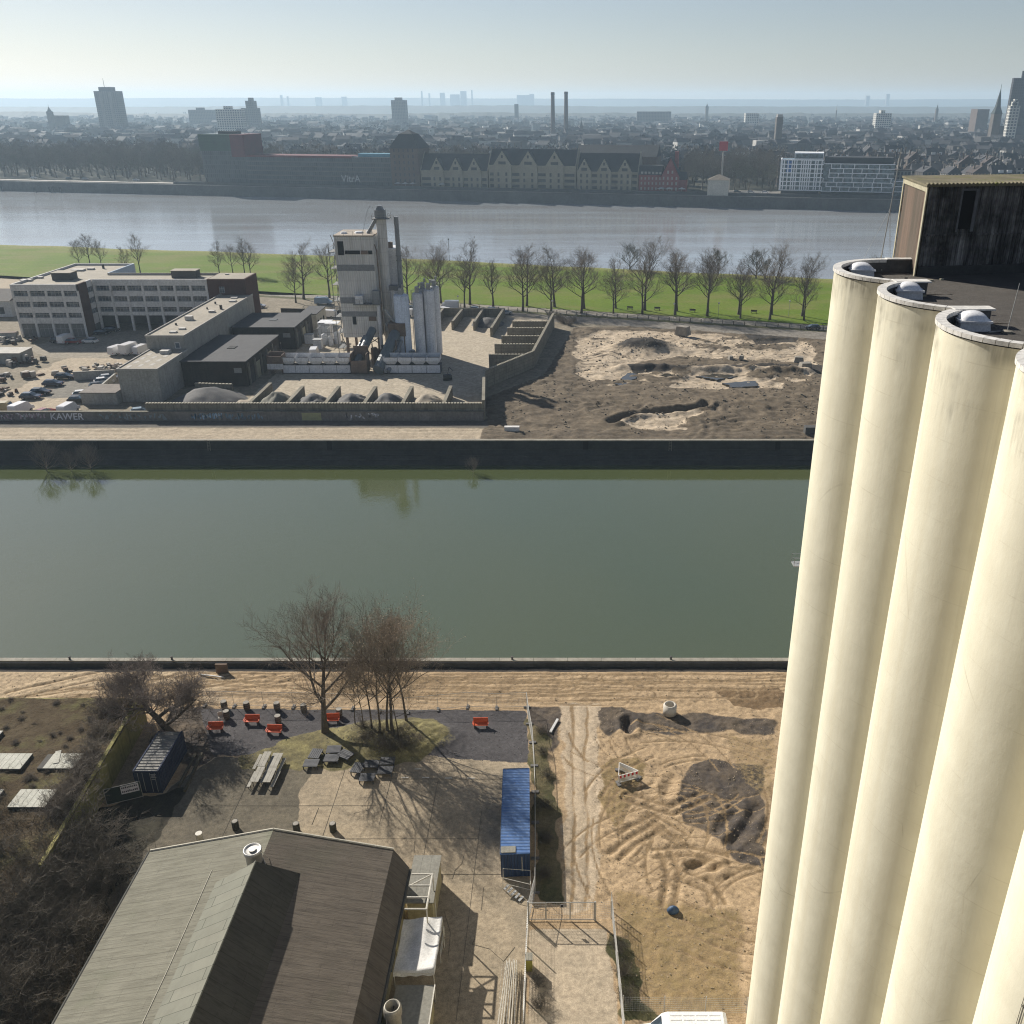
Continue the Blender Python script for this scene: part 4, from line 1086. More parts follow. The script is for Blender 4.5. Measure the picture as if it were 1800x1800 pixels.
col_ = [G(926, 1243.5), G(930, 1273), G(936, 1306), G(939, 1347), G(940.5, 1393), G(941, 1447), G(941, 1510), G(941, 1570), (-3.15, 53.4)]
for i in range(len(col_) - 1):
    site_panel('mesh fence panel along the weedy strip beside the dirt lane', col_[i], col_[i + 1])
t = thing('banner_fence', 'fence panel with dark netting and white banner beside the navy container', 'fence', (*G(189, 1417), 0))
p0, p1 = G(189, 1417), G(252, 1402); t.rotation_euler = (0, 0, math.atan2(p1[1] - p0[1], p1[0] - p0[0])); Ln = math.hypot(p1[0] - p0[0], p1[1] - p0[1])
f, w_ = fence_panel('x', Ln, 1.95, 12, 6); f.build('frame', M_mesh, t)
MB().bx(.03, Ln - .03, -.006, .006, .2, 1.92).build('netting', M('dark_netting', (.022, .035, .032), (.03, .04, .035), 2), t)
bn = MB().bx(Ln * .45, Ln * .95, -.03, -.012, .95, 1.85).build('banner', M('white_banner', (.66, .64, .66), (.58, .56, .58), 2), t)
d = MB()
for r_, z in enumerate((1.55, 1.1)):
    for k in range(9):
        x = Ln * (.475 + .05 * k); hh = rnd.uniform(.15, .24)
        d.bx(x, x + Ln * .036, -.036, -.031, z, z + hh)
d.build('lettering', M('dark_lettering', (.06, .06, .09)), bn)
# double gate
def frame_gate(t_, x0, x1, h, nm, nwire):
    f = MB()
    for x in (x0, x1): f.tube((x, 0, .08), (x, 0, h), .035, .035, 6)
    for z in (.12, h): f.tube((x0, 0, z), (x1, 0, z), .035, .035, 6)
    o_ = f.build(nm, M_mesh, t_)
    w_ = MB()
    for k in range(1, nwire): w_.tube((x0 + (x1 - x0) * k / nwire, 0, .12), (x0 + (x1 - x0) * k / nwire, 0, h), .009, .009, 3, cap=False)
    for k in range(1, 7): w_.tube((x0, 0, .12 + (h - .12) * k / 7), (x1, 0, .12 + (h - .12) * k / 7), .007, .007, 3, cap=False)
    w_.build('wire_mesh', M_mesh, o_)
    return o_
gt = thing('lane_gate', 'galvanised double gate across the dirt lane', 'gate', (0, 53.4, 0))
frame_gate(gt, -1.72, .16, 1.95, 'gate_leaf', 14); frame_gate(gt, .24, 2.1, 1.95, 'gate_leaf', 14); frame_gate(gt, -3.1, -1.8, 1.9, 'side_panel', 10)
pm = MB()
for x in (-3.2, 2.18): pm.bx(x - .06, x + .06, -.06, .06, 0, 2.05)
pm.build('gate_post', M_mesh, gt)
MB().box((-.45, -.05, 1.45), (.34, .012, .34)).build('sign_plate', M('sign_grey', (.35, .35, .36)), gt)
MB().tube((-.45, -.062, 1.64), (-.45, -.058, 1.64), .11, .11, 16).build('sign_disc', M_black, gt)
def long_fence(name, label, p0, p1, h, sp, wire=.006, gap=.17):
    dx, dy = p1[0] - p0[0], p1[1] - p0[1]; Ln = math.hypot(dx, dy)
    t_ = thing(name, label, 'fence', (*p0, 0), math.atan2(dy, dx))
    n_ = max(1, round(Ln / sp))
    for k in range(n_ + 1):
        MB().box((Ln * k / n_, 0, 0), (.06, .06, h + .06)).build('post', M_mesh, t_)
    w_ = MB(); k = 0
    while k * gap < Ln: w_.tube((k * gap, .0, .05), (k * gap, .0, h), wire, wire, 3, cap=False); k += 1
    z = .08
    while z <= h: w_.tube((0, 0, z), (Ln, 0, z), wire * 1.25, wire * 1.25, 3, cap=False); z += .2
    w_.build('wire_mesh', M_mesh, t_)
    return t_
long_fence('mesh_fence', 'mesh fence from the gate down the courtyard side', (-3.2, 53.2), (-3.15, 44.0), 1.95, 2.3, .008)
long_fence('mesh_fence', 'leaning mesh fence on the building-plot side of the lane', (3.55, 54.4), (3.95, 43.2), 1.95, 2.6, .010, .11)
long_fence('mesh_fence', 'thin wire fence behind the parked white van', (4.0, 45.35), (12.9, 45.2), 1.6, 2.9)
for lab, p0, p1 in (('mesh fence stub joining the gate to the plot fence', (2.25, 53.4), (3.5, 53.6)),):
    long_fence('mesh_fence', lab, p0, p1, 1.9, 1.3)
t = thing('waste_bin', 'small yellow-green bin against the courtyard fence', 'bin', (*G(930, 1702), 0))
MB().box((0, 0, 0), (.5, .6, 1.2), 0, 0, (1.08, 1.08)).build('body', M('yellow_bin', (.36, .33, .06), (.28, .26, .06), 2), t); MB().box((0, 0, 1.203), (.58, .68, .08)).build('lid', M('bin_lid', (.32, .30, .24)), t)

# ================================================================ truss stack, van, barrier, ring, bag
t = thing('truss_stack', 'stack of white stage truss lengths lying by the courtyard fence', 'truss stack', (-4.35, 44.6, 0))
for k in range(7):
    x = -.62 + k * .2; hgt_ = .35 + .1 * (k % 3)
    f = MB()
    for dz in (0, .22): f.tube((x, -1.2, hgt_ + dz), (x * .62 + .1, 4.6 - .15 * (k % 2), hgt_ + dz), .028, .028, 5)
    for j in range(12):
        y0 = -1.2 + j * .47
        f.tube((x, y0, hgt_), (x, y0 + .235, hgt_ + .22), .014, .014, 3).tube((x, y0 + .235, hgt_ + .22), (x, y0 + .47, hgt_), .014, .014, 3)
    f.build('truss', M_wsteel, t)
f = MB()
for x in (-.85, .75):
    for z in (.1, .85, 1.15): f.tube((x, -1.35, z), (x, -4.2, z), .03, .03, 5)
    f.tube((x, -1.35, 0), (x, -1.35, 1.2), .03, .03, 5)
for y in (-1.35, -1.65): f.tube((-.85, y, 1.15), (.75, y, 1.15), .03, .03, 5)
for k in range(8): f.tube((-.85 + k * .2, -1.35, 1.15), (-.75 + k * .2, -1.65, 1.15), .015, .015, 3)
f.build('front_frame', M_wsteel, t)

M_vanw = M('van_white', (.74, .73, .71), (.68, .67, .65), 1.5, rough=.3, spec=.5)
M_tyre = M('tyre_rubber', (.02, .02, .02), (.03, .03, .03), 3)
M_rim = M('wheel_rim', (.35, .35, .35), (.28, .28, .28), 3, rough=.4, metal=.5)
M_lamp = M('lamp_glass', (.55, .50, .45), (.6, .2, .15), 3, rough=.2)
CARM = {}
def paint(nm, c): return M('paint_' + nm, c, tuple(x * .9 for x in c), 2, rough=.25, spec=.5)
def vehicle(name, label, kind, colr, group):
    """car / estate / van / box body along +x (front at +x), base at the origin"""
    S = {'car': (4.4, 1.78, 1.46, [(-2.2, .35), (-2.2, .85), (-2.1, .95), (-1.95, .95), (1.0, .95), (2.0, .78), (2.18, .65), (2.2, .35)], [(-2.0, .95), (-1.55, 1.42), (-.3, 1.46), (.25, 1.42), (1.15, .93)]),
         'van': (5.6, 1.95, 2.35, [(-2.8, .4), (-2.8, 1.25), (1.7, 1.25), (2.65, 1.05), (2.8, .8), (2.8, .4)], [(-2.79, 1.25), (-2.72, 2.2), (-2.5, 2.35), (.95, 2.35), (1.35, 2.2), (2.0, 1.22)]),
         'box': (6.2, 2.1, 3.0, [(-3.1, .6), (-3.1, .9), (1.5, .9), (1.5, 1.3), (2.9, 1.15), (3.1, .9), (3.1, .45), (1.5, .45)], [(1.45, 1.3), (1.45, 2.15), (1.7, 2.25), (2.1, 2.2), (2.75, 1.15)])}[kind]
    Ln, W, Hh, low, cab = S
    t_ = thing(name, label, 'van' if kind == 'van' else ('truck' if kind == 'box' else 'car'), group=group)
    def loft(mb, prof, w0, w1, zlo, zhi):
        n_ = len(prof); vs_ = []
        for sgn in (-1, 1):
            for x, z in prof:
                k = 0 if zhi == zlo else (z - zlo) / (zhi - zlo)
                vs_.append((x, sgn * (w0 + (w1 - w0) * k) / 2, z))
        fs_ = [tuple(range(n_)), tuple(range(2 * n_ - 1, n_ - 1, -1))] + [((i + 1) % n_, i, n_ + i, n_ + (i + 1) % n_) for i in range(n_)]
        mb.add(vs_, fs_)
    mb = MB(); loft(mb, low, W, W * .97, .35, 1.0); mb.build('body', colr, t_)
    zl, zh = cab[0][1], max(p[1] for p in cab)
    mb = MB(); loft(mb, cab, W * .95, W * (.74 if kind == 'car' else .88), zl, zh)
    mb.build('cabin', M_win if kind == 'car' else colr, t_)
    if kind == 'car':
        MB().bx(-1.5, .2, -W * .37, W * .37, Hh - .015, Hh + .02).build('roof', colr, t_)
    else:
        fx = cab[-1][0]; gx_ = cab[-2][0]
        MB().add([(fx + .02, -W * .42, zl + .08), (fx + .02, W * .42, zl + .08), (gx_ + .05, W * .38, cab[-2][1] - .05), (gx_ + .05, -W * .38, cab[-2][1] - .05)], [(0, 1, 2, 3)]).build('windscreen', M_win, t_)
        wx1 = fx - .35
        w_ = MB()
        for sg in (-1, 1):
            a_ = wx1 - 1.0; yy = sg * (W * .466)
            w_.add([(a_, yy, zl + .06), (wx1, yy, zl + .06), (wx1 - .35, yy * .955, zl + .62), (a_, yy * .955, zl + .62)], [(0, 1, 2, 3)])
        w_.build('side_window', M_win, t_)
    if kind == 'box': MB().bx(-3.1, 1.35, -1.1, 1.1, .92, 3.0).build('cargo_box', colr, t_)
    for sx_ in (-Ln * .31, Ln * .30):
        for sg in (-1, 1):
            wh = MB().tube((sx_, sg * W * .36, .33), (sx_, sg * W * .51, .33), .33, .33, 14).build('wheel', M_tyre, t_)
            MB().tube((sx_, sg * W * .512, .33), (sx_, sg * W * .518, .33), .2, .2, 10).build('rim', M_rim, wh)
    for sg in (-1, 1):
        MB().box((Ln / 2 - .03, sg * W * .36, .62), (.08, .32, .14)).build('headlight', M_lamp, t_)
        MB().box((-Ln / 2 + .02, sg * W * .4, .7), (.07, .2, .2)).build('tail_light', M('tail_red', (.3, .03, .02), (.25, .02, .02), 3), t_)
    return t_
t = vehicle('white_van', 'white delivery van with ribbed roof parked by the wire fence', 'van', M_vanw, None)
t.location = (8.0, 42.45, 0); t.rotation_euler = (0, 0, math.pi); t.scale = (1.09, 1.12, 1.08)
rb = MB()
for k in range(5):
    for j in range(4): rb.bx(-2.3 + j * .82, -1.6 + j * .82, -.66 + k * .3, -.58 + k * .3, 2.352, 2.375)
rb.build('roof_rib', M_vanw, t)
# red and white barrier triangle
bx3 = [G(1087, 1378), G(1122, 1369), G(1088, 1354)]
t = thing('barrier_triangle', 'red and white plastic barriers set in a triangle on the churned sand', 'barrier', (*bx3[0], 0))
M_red = M('barrier_red', (.50, .03, .03), (.42, .03, .03), 3); M_bw = M('barrier_white', (.72, .69, .64), (.62, .6, .55), 3)
for (a_, b_, nm) in ((bx3[0], bx3[1], 1), (bx3[1], bx3[2], 0), (bx3[2], bx3[0], 0)):
    dx, dy = b_[0] - a_[0], b_[1] - a_[1]; Ln = math.hypot(dx, dy); rz = math.atan2(dy, dx)
    o = MB().bx(.05, Ln - .05, -.03, .03, .62, 1.0).bx(.05, Ln - .05, -.025, .025, .12, .2).build('barrier_board', M_bw, t)
    o.location = (a_[0] - bx3[0][0], a_[1] - bx3[0][1], 0); o.rotation_euler = (0, 0, rz)
    st_ = MB(); k = 0
    for k in range(5): st_.bx(.1 + k * Ln / 5, .1 + (k + .5) * Ln / 5, -.036, -.031, .64, .98)
    st_.build('red_stripe', M_red, o)
    sl = MB(); k = 0
    while .1 + k * .12 < Ln: sl.bx(.08 + k * .12, .13 + k * .12, -.02, .02, .2, .62); k += 1
    sl.build('slat', M_bw, o)
    MB().box((0, 0, 0), (.35, .75, .12)).build('foot', M_foot, o)
x, y = G(1177, 1255)
o = MB().lathe([(.52, 0), (.72, 0), (.72, 1.05), (.62, 1.05), (.62, 1.17), (.52, 1.17), (.52, 0)], n=36).build('concrete_ring', M('shaft_concrete', (.56, .51, .43), (.48, .44, .37), 2, bump=.2), None, True)
o.location = (x, y, .1); tag(o, 'pale concrete manhole ring standing at the road edge', 'concrete ring')
bgm = MB(); bgm.lathe([(.01, .62), (.16, .58), (.34, .42), (.45, .2), (.4, 0), (.01, 0)], n=14)
o = bgm.build('blue_bag', M('blue_plastic', (.03, .06, .12), (.05, .09, .15), 3, rough=.5, bump=.5, bscale=6), None, True)
o.scale = (1.15, .8, 1); o.location = (*G(1183, 1603), 0); tag(o, 'crumpled dark blue plastic bag on the bare sand', 'bag')
x, y = G(974, 1278)
o = MB().box((0, 0, 0), (.25, 2.2, .14)).build('broken_post', M('white_post', (.62, .60, .57), (.5, .49, .47), 3)); o.location = (x, y, .12); o.rotation_euler = (.05, 0, -.35); tag(o, 'white broken post lying by the dirt lane', 'post')
for (a_, b_, lab) in (((315, 1383), (344, 1328), 'long dark timber beam on the ground, the one closer to the navy container'), ((325, 1392), (355, 1326), 'long dark timber beam on the ground, the one farther from the navy container')):
    p0, p1 = G(*a_), G(*b_); dx, dy = p1[0] - p0[0], p1[1] - p0[1]
    o = MB().box((0, 0, 0), (math.hypot(dx, dy), .25, .22)).build('timber_beam', M('wet_timber', (.10, .085, .05), (.07, .06, .04), 2)); o.location = ((p0[0] + p1[0]) / 2, (p0[1] + p1[1]) / 2, .02); o.rotation_euler = (0, 0, math.atan2(dy, dx)); tag(o, lab, 'beam')
x0, y0 = G(352, 1183); o = MB().box((0, 0, 0), (3.0, .12, .1)).build('white_plank', M('white_post', (.62, .6, .57))); o.location = (*G(372, 1190), .12); o.rotation_euler = (0, 0, -.2); tag(o, 'thin white plank lying on the sandy road', 'plank')

# ================================================================ garden furniture
def C_(p): return (340 + p[0] * .2556, 1040 + p[1] * .2556)
M_or = M('orange_lacquer', (.62, .10, .025), (.50, .08, .025), 2, rough=.55)
M_bleg = M('dark_leg', (.05, .035, .03), (.04, .03, .03), 2)
b0 = thing('orange_bench', None, 'bench', group='orange benches on the dark gravel')
MB().box((0, 0, .43), (1.55, .5, .06)).build('seat', M_or, b0)
MB().add([(-.78, .25, .46), (.78, .25, .46), (.78, .38, .98), (-.78, .38, .98), (-.78, .31, .46), (.78, .31, .46), (.78, .44, .98), (-.78, .44, .98)], [(0, 1, 2, 3), (7, 6, 5, 4), (0, 4, 5, 1), (1, 5, 6, 2), (2, 6, 7, 3), (3, 7, 4, 0)]).build('backrest', M_or, b0)
for sx_ in (-.62, .62): MB().box((sx_, .02, 0), (.08, .55, .43)).build('leg', M_bleg, b0)
for sx_ in (-.8, .8): MB().box((sx_, 0, .6), (.06, .55, .06)).build('armrest', M_or, b0)
labs = ['orange bench beside the crate next to two barrels', 'orange bench in the middle of the barrel row', 'orange bench with a barrel right behind it', 'orange bench half hidden behind the big tree trunk', 'lone orange bench on the empty side of the gravel']
for k, (u, v, rz) in enumerate(((379.5, 1286, .06), (443.5, 1273, .0), (482.5, 1291, -.04), (584, 1271, .03), (845, 1279, .02))):
    place(b0, k == 0, (*G(u, v), 0), rz, 1, labs[k])
M_brl = M('barrel_oak', (.17, .135, .10), (.11, .09, .07), 2, bump=.2); M_hoop = M('barrel_hoop', (.05, .045, .04)); M_top = M('barrel_top', (.34, .31, .27), (.26, .24, .2), 3)
b0 = thing('wooden_barrel', None, 'barrel', group='barrel tables in the yard')
MB().lathe([(.001, 0), (.27, 0), (.33, .25), (.345, .47), (.33, .7), (.28, .95), (.001, .95)], n=20).build('staves', M_brl, b0, True)
h_ = MB()
for z, r_ in ((.14, .315), (.34, .345), (.62, .345), (.82, .318)): h_.lathe([(r_, z), (r_ + .012, z + .01), (r_ + .012, z + .05), (r_, z + .06)], n=20)
h_.build('hoop', M_hoop, b0)
MB().lathe([(.001, .955), (.31, .955), (.31, 1.0), (.001, 1.0)], n=20).build('top', M_top, b0)
bl = [((215, 805), 'barrel at the far end of the row by the fence'), ((370, 812), 'barrel by the fence behind the middle orange bench'), ((578, 815), 'barrel by the fence with grey lid, near the trunk'), ((232, 872), 'barrel beside the pale folding chair'),
      ((585, 905), 'barrel touching the back of an orange bench'), ((762, 828), 'barrel in the gravel left of the tree trunk'), ((1005, 858), 'barrel behind the trunk near the hidden bench')]
for k, (c_, lab) in enumerate(bl): place(b0, k == 0, (*G(*C_(c_)), 0), k * .7, 1, lab.replace('left of', 'short of'))
M_dk = M('dark_drum', (.035, .035, .03), (.05, .05, .04), 3)
b1 = thing('oil_drum', None, 'drum', group='dark drums beside the hall')
MB().lathe([(.001, 0), (.3, 0), (.31, .3), (.3, .32), (.3, .6), (.31, .62), (.3, .9), (.26, .9), (.26, .86), (.001, .86)], n=20).build('body', M_dk, b1); MB().lathe([(.001, .865), (.25, .865), (.25, .93), (.001, .95)], n=16).build('lid', M_top, b1)
for k, (u, v, lab) in enumerate(((415, 1457, 'dark drum in the tree shadow, farthest from the awning'), (522, 1461, 'dark drum half hidden behind the roof peak'), (586, 1461, 'dark drum with a long shadow beside the roof edge'))): place(b1, k == 0, (*G(u, v), 0), 0, 1, lab)
t = thing('folding_chair', 'pale folding chair on the gravel beside a barrel', 'chair', (*G(*C_((192, 885))), 0), .5)
M_pal = M('pale_wood', (.52, .48, .42), (.42, .39, .34), 3)
MB().box((0, 0, .44), (.48, .45, .04)).build('seat', M_pal, t); MB().box((0, .24, .48), (.48, .05, .48)).build('backrest', M_pal, t)
for x_, y_ in ((-.2, -.2), (.2, -.2), (-.2, .2), (.2, .2)): MB().box((x_, y_, 0), (.04, .04, .44)).build('leg', M_pal, t)
# grey beer-garden sets: tables and benches in two lines
M_gry = M('weathered_plank', (.36, .34, .29), (.27, .25, .21), 1.5, bump=.3)
tb = thing('beer_table', None, 'table', group='weathered beer-garden tables')
MB().box((-.185, 0, .74), (.35, 2.2, .04)).box((.185, 0, .74), (.35, 2.2, .04)).build('tabletop', M_gry, tb)
for sy_ in (-.8, .8): MB().box((-.28, sy_, 0), (.05, .06, .74)).box((.28, sy_, 0), (.05, .06, .74)).box((0, sy_, .68), (.6, .06, .05)).build('leg', M_bleg, tb)
bb = thing('beer_bench', None, 'bench', group='weathered beer-garden benches')
MB().box((0, 0, .44), (.3, 2.2, .045)).build('seat', M_gry, bb)
for sy_ in (-.8, .8): MB().box((-.1, sy_, 0), (.04, .05, .44)).box((.1, sy_, 0), (.04, .05, .44)).build('leg', M_bleg, bb)
tl = [((489, 1150), 'weathered plank table at the far end of the inner line'), ((444, 1256), 'weathered plank table at the hall end of the inner line'), ((570, 1160), 'weathered plank table at the far end of the line by the tree'), ((526, 1258), 'weathered plank table at the hall end of the line by the tree')]
for k, (c_, lab) in enumerate(tl): place(tb, k == 0, (*G(*C_(c_), .75), 0), -.02, (1, 1, 1), lab)
tl = [((440, 1170), 'weathered bench on the outer side of the first far table'), ((403, 1290), 'weathered bench nearest to the fallen beams'), ((536, 1160), 'weathered bench between the two far tables'), ((492, 1262), 'weathered bench between the two tables at the hall end'), ((604, 1195), 'weathered bench beside the far table by the tree'), ((564, 1290), 'weathered bench at the outer hall-side corner of the set')]
for k, (c_, lab) in enumerate(tl): place(bb, k == 0, (*G(*C_(c_), .45), 0), -.03, (1, 1, 1), lab)
# black slatted lounge tables under the trees
M_blk = M('black_slats', (.045, .045, .048), (.075, .075, .08), 2, rough=.6)
lt = thing('slatted_table', None, 'table', group='black slatted low tables under the trees')
s_ = MB()
for k in range(6): s_.box((0, -.48 + k * .192, .42), (1.45, .16, .05))
s_.build('slat_top', M_blk, lt)
for x_ in (-.66, .66):
    for y_ in (-.45, .45): MB().box((x_, y_, 0), (.09, .09, .42)).build('leg', M_blk, lt)
MB().box((0, 0, .3), (1.3, .9, .06)).build('shelf', M_blk, lt)
ll = [((810, 1180), 0, 'black slatted low table closest to the beer tables'), ((840, 1115), 1.45, 'ribbed low bench turned lengthwise at the mound edge'), ((950, 1145), 0, 'black low table with a branch shadow across it'), ((965, 1085), .05, 'dark low table pushed against the mound behind another'),
      ((1045, 1120), -.5, 'dark low table set aslant at the tree mound'), ((1130, 1212), 1.4, 'dark low table turned lengthwise between two others'), ((1225, 1185), 0, 'dark low table in the shade of the bushes'), ((1195, 1278), 0, 'dark low table standing alone, closest to the hall'), ((1335, 1165), .05, 'dark low table hidden in the mound undergrowth'), ((1320, 1228), 0, 'dark low table below the thick double trunk')]
for k, (c_, rz, lab) in enumerate(ll): place(lt, k == 0, (*G(*C_(c_), .4), 0), rz, 1, lab)
# ================================================================ buildings on the harbour tongue
def blockmat(name, c, c2, bw, bh, mortar=.03, streak=.5, mc=None, rough=.9):
    """masonry of blocks on any upright wall"""
    s = N(name)
    sep = s.n('ShaderNodeSeparateXYZ'); s.l(s.P(), sep.inputs[0])
    cmb = s.n('ShaderNodeCombineXYZ'); s.l(s.math('ADD', sep.outputs[0], sep.outputs[1]), cmb.inputs[0]); s.l(sep.outputs[2], cmb.inputs[1])
    br = s.n('ShaderNodeTexBrick'); br.inputs['Scale'].default_value = 1; br.inputs['Brick Width'].default_value = bw; br.inputs['Row Height'].default_value = bh; br.inputs['Mortar Size'].default_value = mortar
    br.inputs['Color1'].default_value = (1, 1, 1, 1); br.inputs['Color2'].default_value = (.82, .82, .82, 1); br.inputs['Mortar'].default_value = (.45, .45, .45, 1)
    s.l(cmb.outputs[0], br.inputs['Vector'])
    col = s.mix(s.ramp(s.noise(.4, 5, .7), .32, .68), c, c2)
    st = s.ramp(s.noise(1.0, 4, .7, s.scaled((1.8, 1.8, .12))), .48, .75)
    col = s.mix(s.math('MULTIPLY', st, streak), col, tuple(x * .3 for x in c))
    col = s.mix(.85, col, br.outputs['Color'], 'MULTIPLY')
    s.bsdf(col, rough, 0, .15, s.noise(3, 4, .7), .4, .05)
    return s.mat
M_block = blockmat('concrete_blocks', (.27, .25, .20), (.19, .175, .14), 1.6, .8, .03, .6)
M_brickr = blockmat('dark_red_brick', (.115, .06, .045), (.085, .045, .036), .5, .16, .015, .3)
M_offw = M('office_white', (.66, .64, .61), (.55, .53, .50), .35, bump=.1, streak=.35)
M_offin = M('office_recess', (.15, .145, .14), (.11, .11, .11), .5)
M_gravelroof = M('gravel_roof', (.33, .29, .225), (.25, .22, .17), .25, bump=.3)
M_parapet = M('parapet_metal', (.40, .38, .34), (.33, .31, .28), 1)
M_pane = glass('window_pane', (.035, .045, .055), .15)
M_mull = M('mullion', (.42, .41, .39))
def window(parent, x0, x1, y, z0, z1, face='y', n=4, name='window', pane=None):
    """glazed strip in the plane y (facing -y) or x (facing +x); its bars stand proud of the glass"""
    o = MB(); b = MB()
    if face == 'y':
        o.bx(x0, x1, y, y + .06, z0, z1)
        for k in range(n + 1):
            x = x0 + (x1 - x0) * k / n; b.bx(x - .035, x + .035, y - .05, y - .003, z0, z1)
        b.bx(x0, x1, y - .045, y - .004, z0, z0 + .08); b.bx(x0, x1, y - .045, y - .004, (z0 * .35 + z1 * .65), (z0 * .35 + z1 * .65) + .06)
    else:
        o.bx(y - .06, y, x0, x1, z0, z1)
        for k in range(n + 1):
            x = x0 + (x1 - x0) * k / n; b.bx(y + .003, y + .05, x - .035, x + .035, z0, z1)
        b.bx(y + .004, y + .045, x0, x1, z0, z0 + .08)
    w_ = o.build(name, pane or M_pane, parent)
    b.build('frame', M_mull, w_)
    return w_
of = thing('office_building', 'L-shaped office block with white bands, window strips and dark brick towers', 'building', (-135, 262, 0))
def lx(x): return x + 135
def ly(y): return y - 262
H_ = 14.6
MB().bx(lx(-153.2), lx(-135.4), ly(254.4), ly(290), -.2, 13.9).build('wall', M_offin, of)
MB().bx(lx(-153.2), lx(-135.4), ly(254.4), ly(290), 13.903, 14.0).build('roof', M_gravelroof, of)
pr = MB(); pr.bx(lx(-153.6), lx(-135.0), ly(254.0), ly(254.45), 12.9, H_); pr.bx(lx(-153.6), lx(-153.2), ly(254.46), ly(290), 12.9, H_); pr.bx(lx(-153.6), lx(-135.0), ly(290.01), ly(290.4), -.2, H_ - .01)
pr.build('parapet', M_offw, of)
MB().bx(lx(-135.39), lx(-135.0), ly(273), ly(290), 9.5, H_ - .012).build('blue_panel', M('pale_blue_panel', (.42, .50, .60), (.36, .43, .52), 1), of)
rows_ = [(11.35, 12.85), (8.35, 9.85), (5.4, 6.8)]
bays = [(-153.0, -149.2), (-148.4, -144.4), (-143.8, -139.7), (-139.2, -135.2)]
fc = MB()
prev = 12.9
for z0, z1 in rows_:
    fc.bx(lx(-153.6), lx(-135.0), ly(254.0), ly(254.42), z1, prev); prev = z0
fc.bx(lx(-153.6), lx(-135.0), ly(254.0), ly(254.42), 3.8, prev)
for x in (-153.3, -148.8, -144.1, -139.45, -135.2): fc.bx(lx(x - .3), lx(x + .3), ly(253.9), ly(254.41), .0, 12.88)
fc.build('facade', M_offw, of)
for (a_, b_) in bays:
    for z0, z1 in rows_: window(of, lx(a_), lx(b_), ly(254.33), z0 + .02, z1 - .02)
    window(of, lx(a_ + .2), lx(b_ - .2), ly(254.36), .1, 3.5, n=3, name='garage_door', pane=M('garage_panel', (.20, .19, .18), (.15, .15, .14), 1))
# brick stair corner and the returning bay
MB().bx(lx(-135.39), lx(-134.85), ly(254.0), ly(258.8), 0, H_ + .02).build('stair_tower', M_brickr, of)
fc = MB(); prev = H_ + .01
for z0, z1 in rows_: fc.bx(lx(-135.38), lx(-134.95), ly(258.81), ly(261.9), z1, prev); prev = z0
fc.bx(lx(-135.38), lx(-134.95), ly(258.81), ly(261.9), 2.6, prev); fc.build('facade', M_offw, of)
for z0, z1 in rows_: window(of, ly(258.9), ly(261.8), lx(-135.1), z0 + .02, z1 - .02, 'x', 3)
# right wing over an open arcade
MB().bx(lx(-135.3), lx(-102.3), ly(262.4), ly(272.4), 5.0, 13.9).build('wall', M_offin, of)
MB().bx(lx(-135.3), lx(-102.3), ly(271.5), ly(272.5), -.2, 4.998).build('back_wall', M_offin, of)
MB().bx(lx(-135.35), lx(-91.8), ly(262.42), ly(272.4), 13.903, 14.0).build('roof', M_gravelroof, of)
fc = MB(); prev = H_
for z0, z1 in rows_: fc.bx(lx(-134.9), lx(-102.3), ly(262.0), ly(262.41), z1, prev); prev = z0
fc.bx(lx(-134.9), lx(-102.3), ly(262.0), ly(262.41), 4.4, prev)
wb = [(-134.0 + 4.55 * k, -130.2 + 4.55 * k) for k in range(7)]
for k in range(8):
    x = -134.5 + 4.55 * k
    fc.bx(lx(x - .3), lx(x + .3), ly(261.85), ly(262.4), 0, 14)
fc.build('facade', M_offw, of)
for a_, b_ in wb:
    for z0, z1 in rows_: window(of, lx(a_), lx(b_), ly(262.33), z0 + .02, z1 - .02)
MB().bx(lx(-102.28), lx(-91.5), ly(262.0), ly(272.6), -.2, H_ + .03).build('brick_tower', M_brickr, of)
MB().bx(lx(-101.9), lx(-91.9), ly(262.4), ly(272.2), H_ + .033, H_ + .08).build('roof', M_gravelroof, of)
window(of, lx(-99), lx(-97.6), ly(261.96), 10.8, 12.6, n=2)
pr = MB(); pr.bx(lx(-135.2), lx(-102.3), ly(272.5), ly(272.8), 12, H_); pr.build('parapet', M_parapet, of)
M_dkbox = M('roof_plant_dark', (.09, .085, .08), (.07, .07, .065), .6)
for (u0, u1, v, w_) in ((92, 125, 493, 4), (302, 345, 489, 3.5)):
    x0, y = G(u0, v, 14.0); x1, _ = G(u1, v, 14.0)
    MB().bx(lx(x0), lx(x1), ly(y), ly(y + w_), 14.0, 16.0).build('roof_house', M_dkbox, of)
    MB().bx(lx(x0) - .2, lx(x1) + .2, ly(y) - .2, ly(y + w_) + .2, 16.003, 16.15).build('roof_house_top', M_gravelroof, of)
M_clut = M('pale_clutter', (.58, .55, .50), (.42, .40, .37), 1)
for (u, v, l_, d_, h_) in ((47, 494, 3.0, 1.6, .5), (70, 489, 1.8, 1.2, .45), (138, 476, 3.6, 2.0, .5), (160, 474, 2.0, 1.2, .5), (182, 472, .5, .5, 1.3), (400, 487, 1.0, .6, .3)):
    x, y = G(u, v, 14.0); MB().box((lx(x), ly(y), 14.0 if u < 380 else H_ + .08), (l_, d_, h_)).build('roof_unit', M_clut if u != 182 else M_dkbox, of)
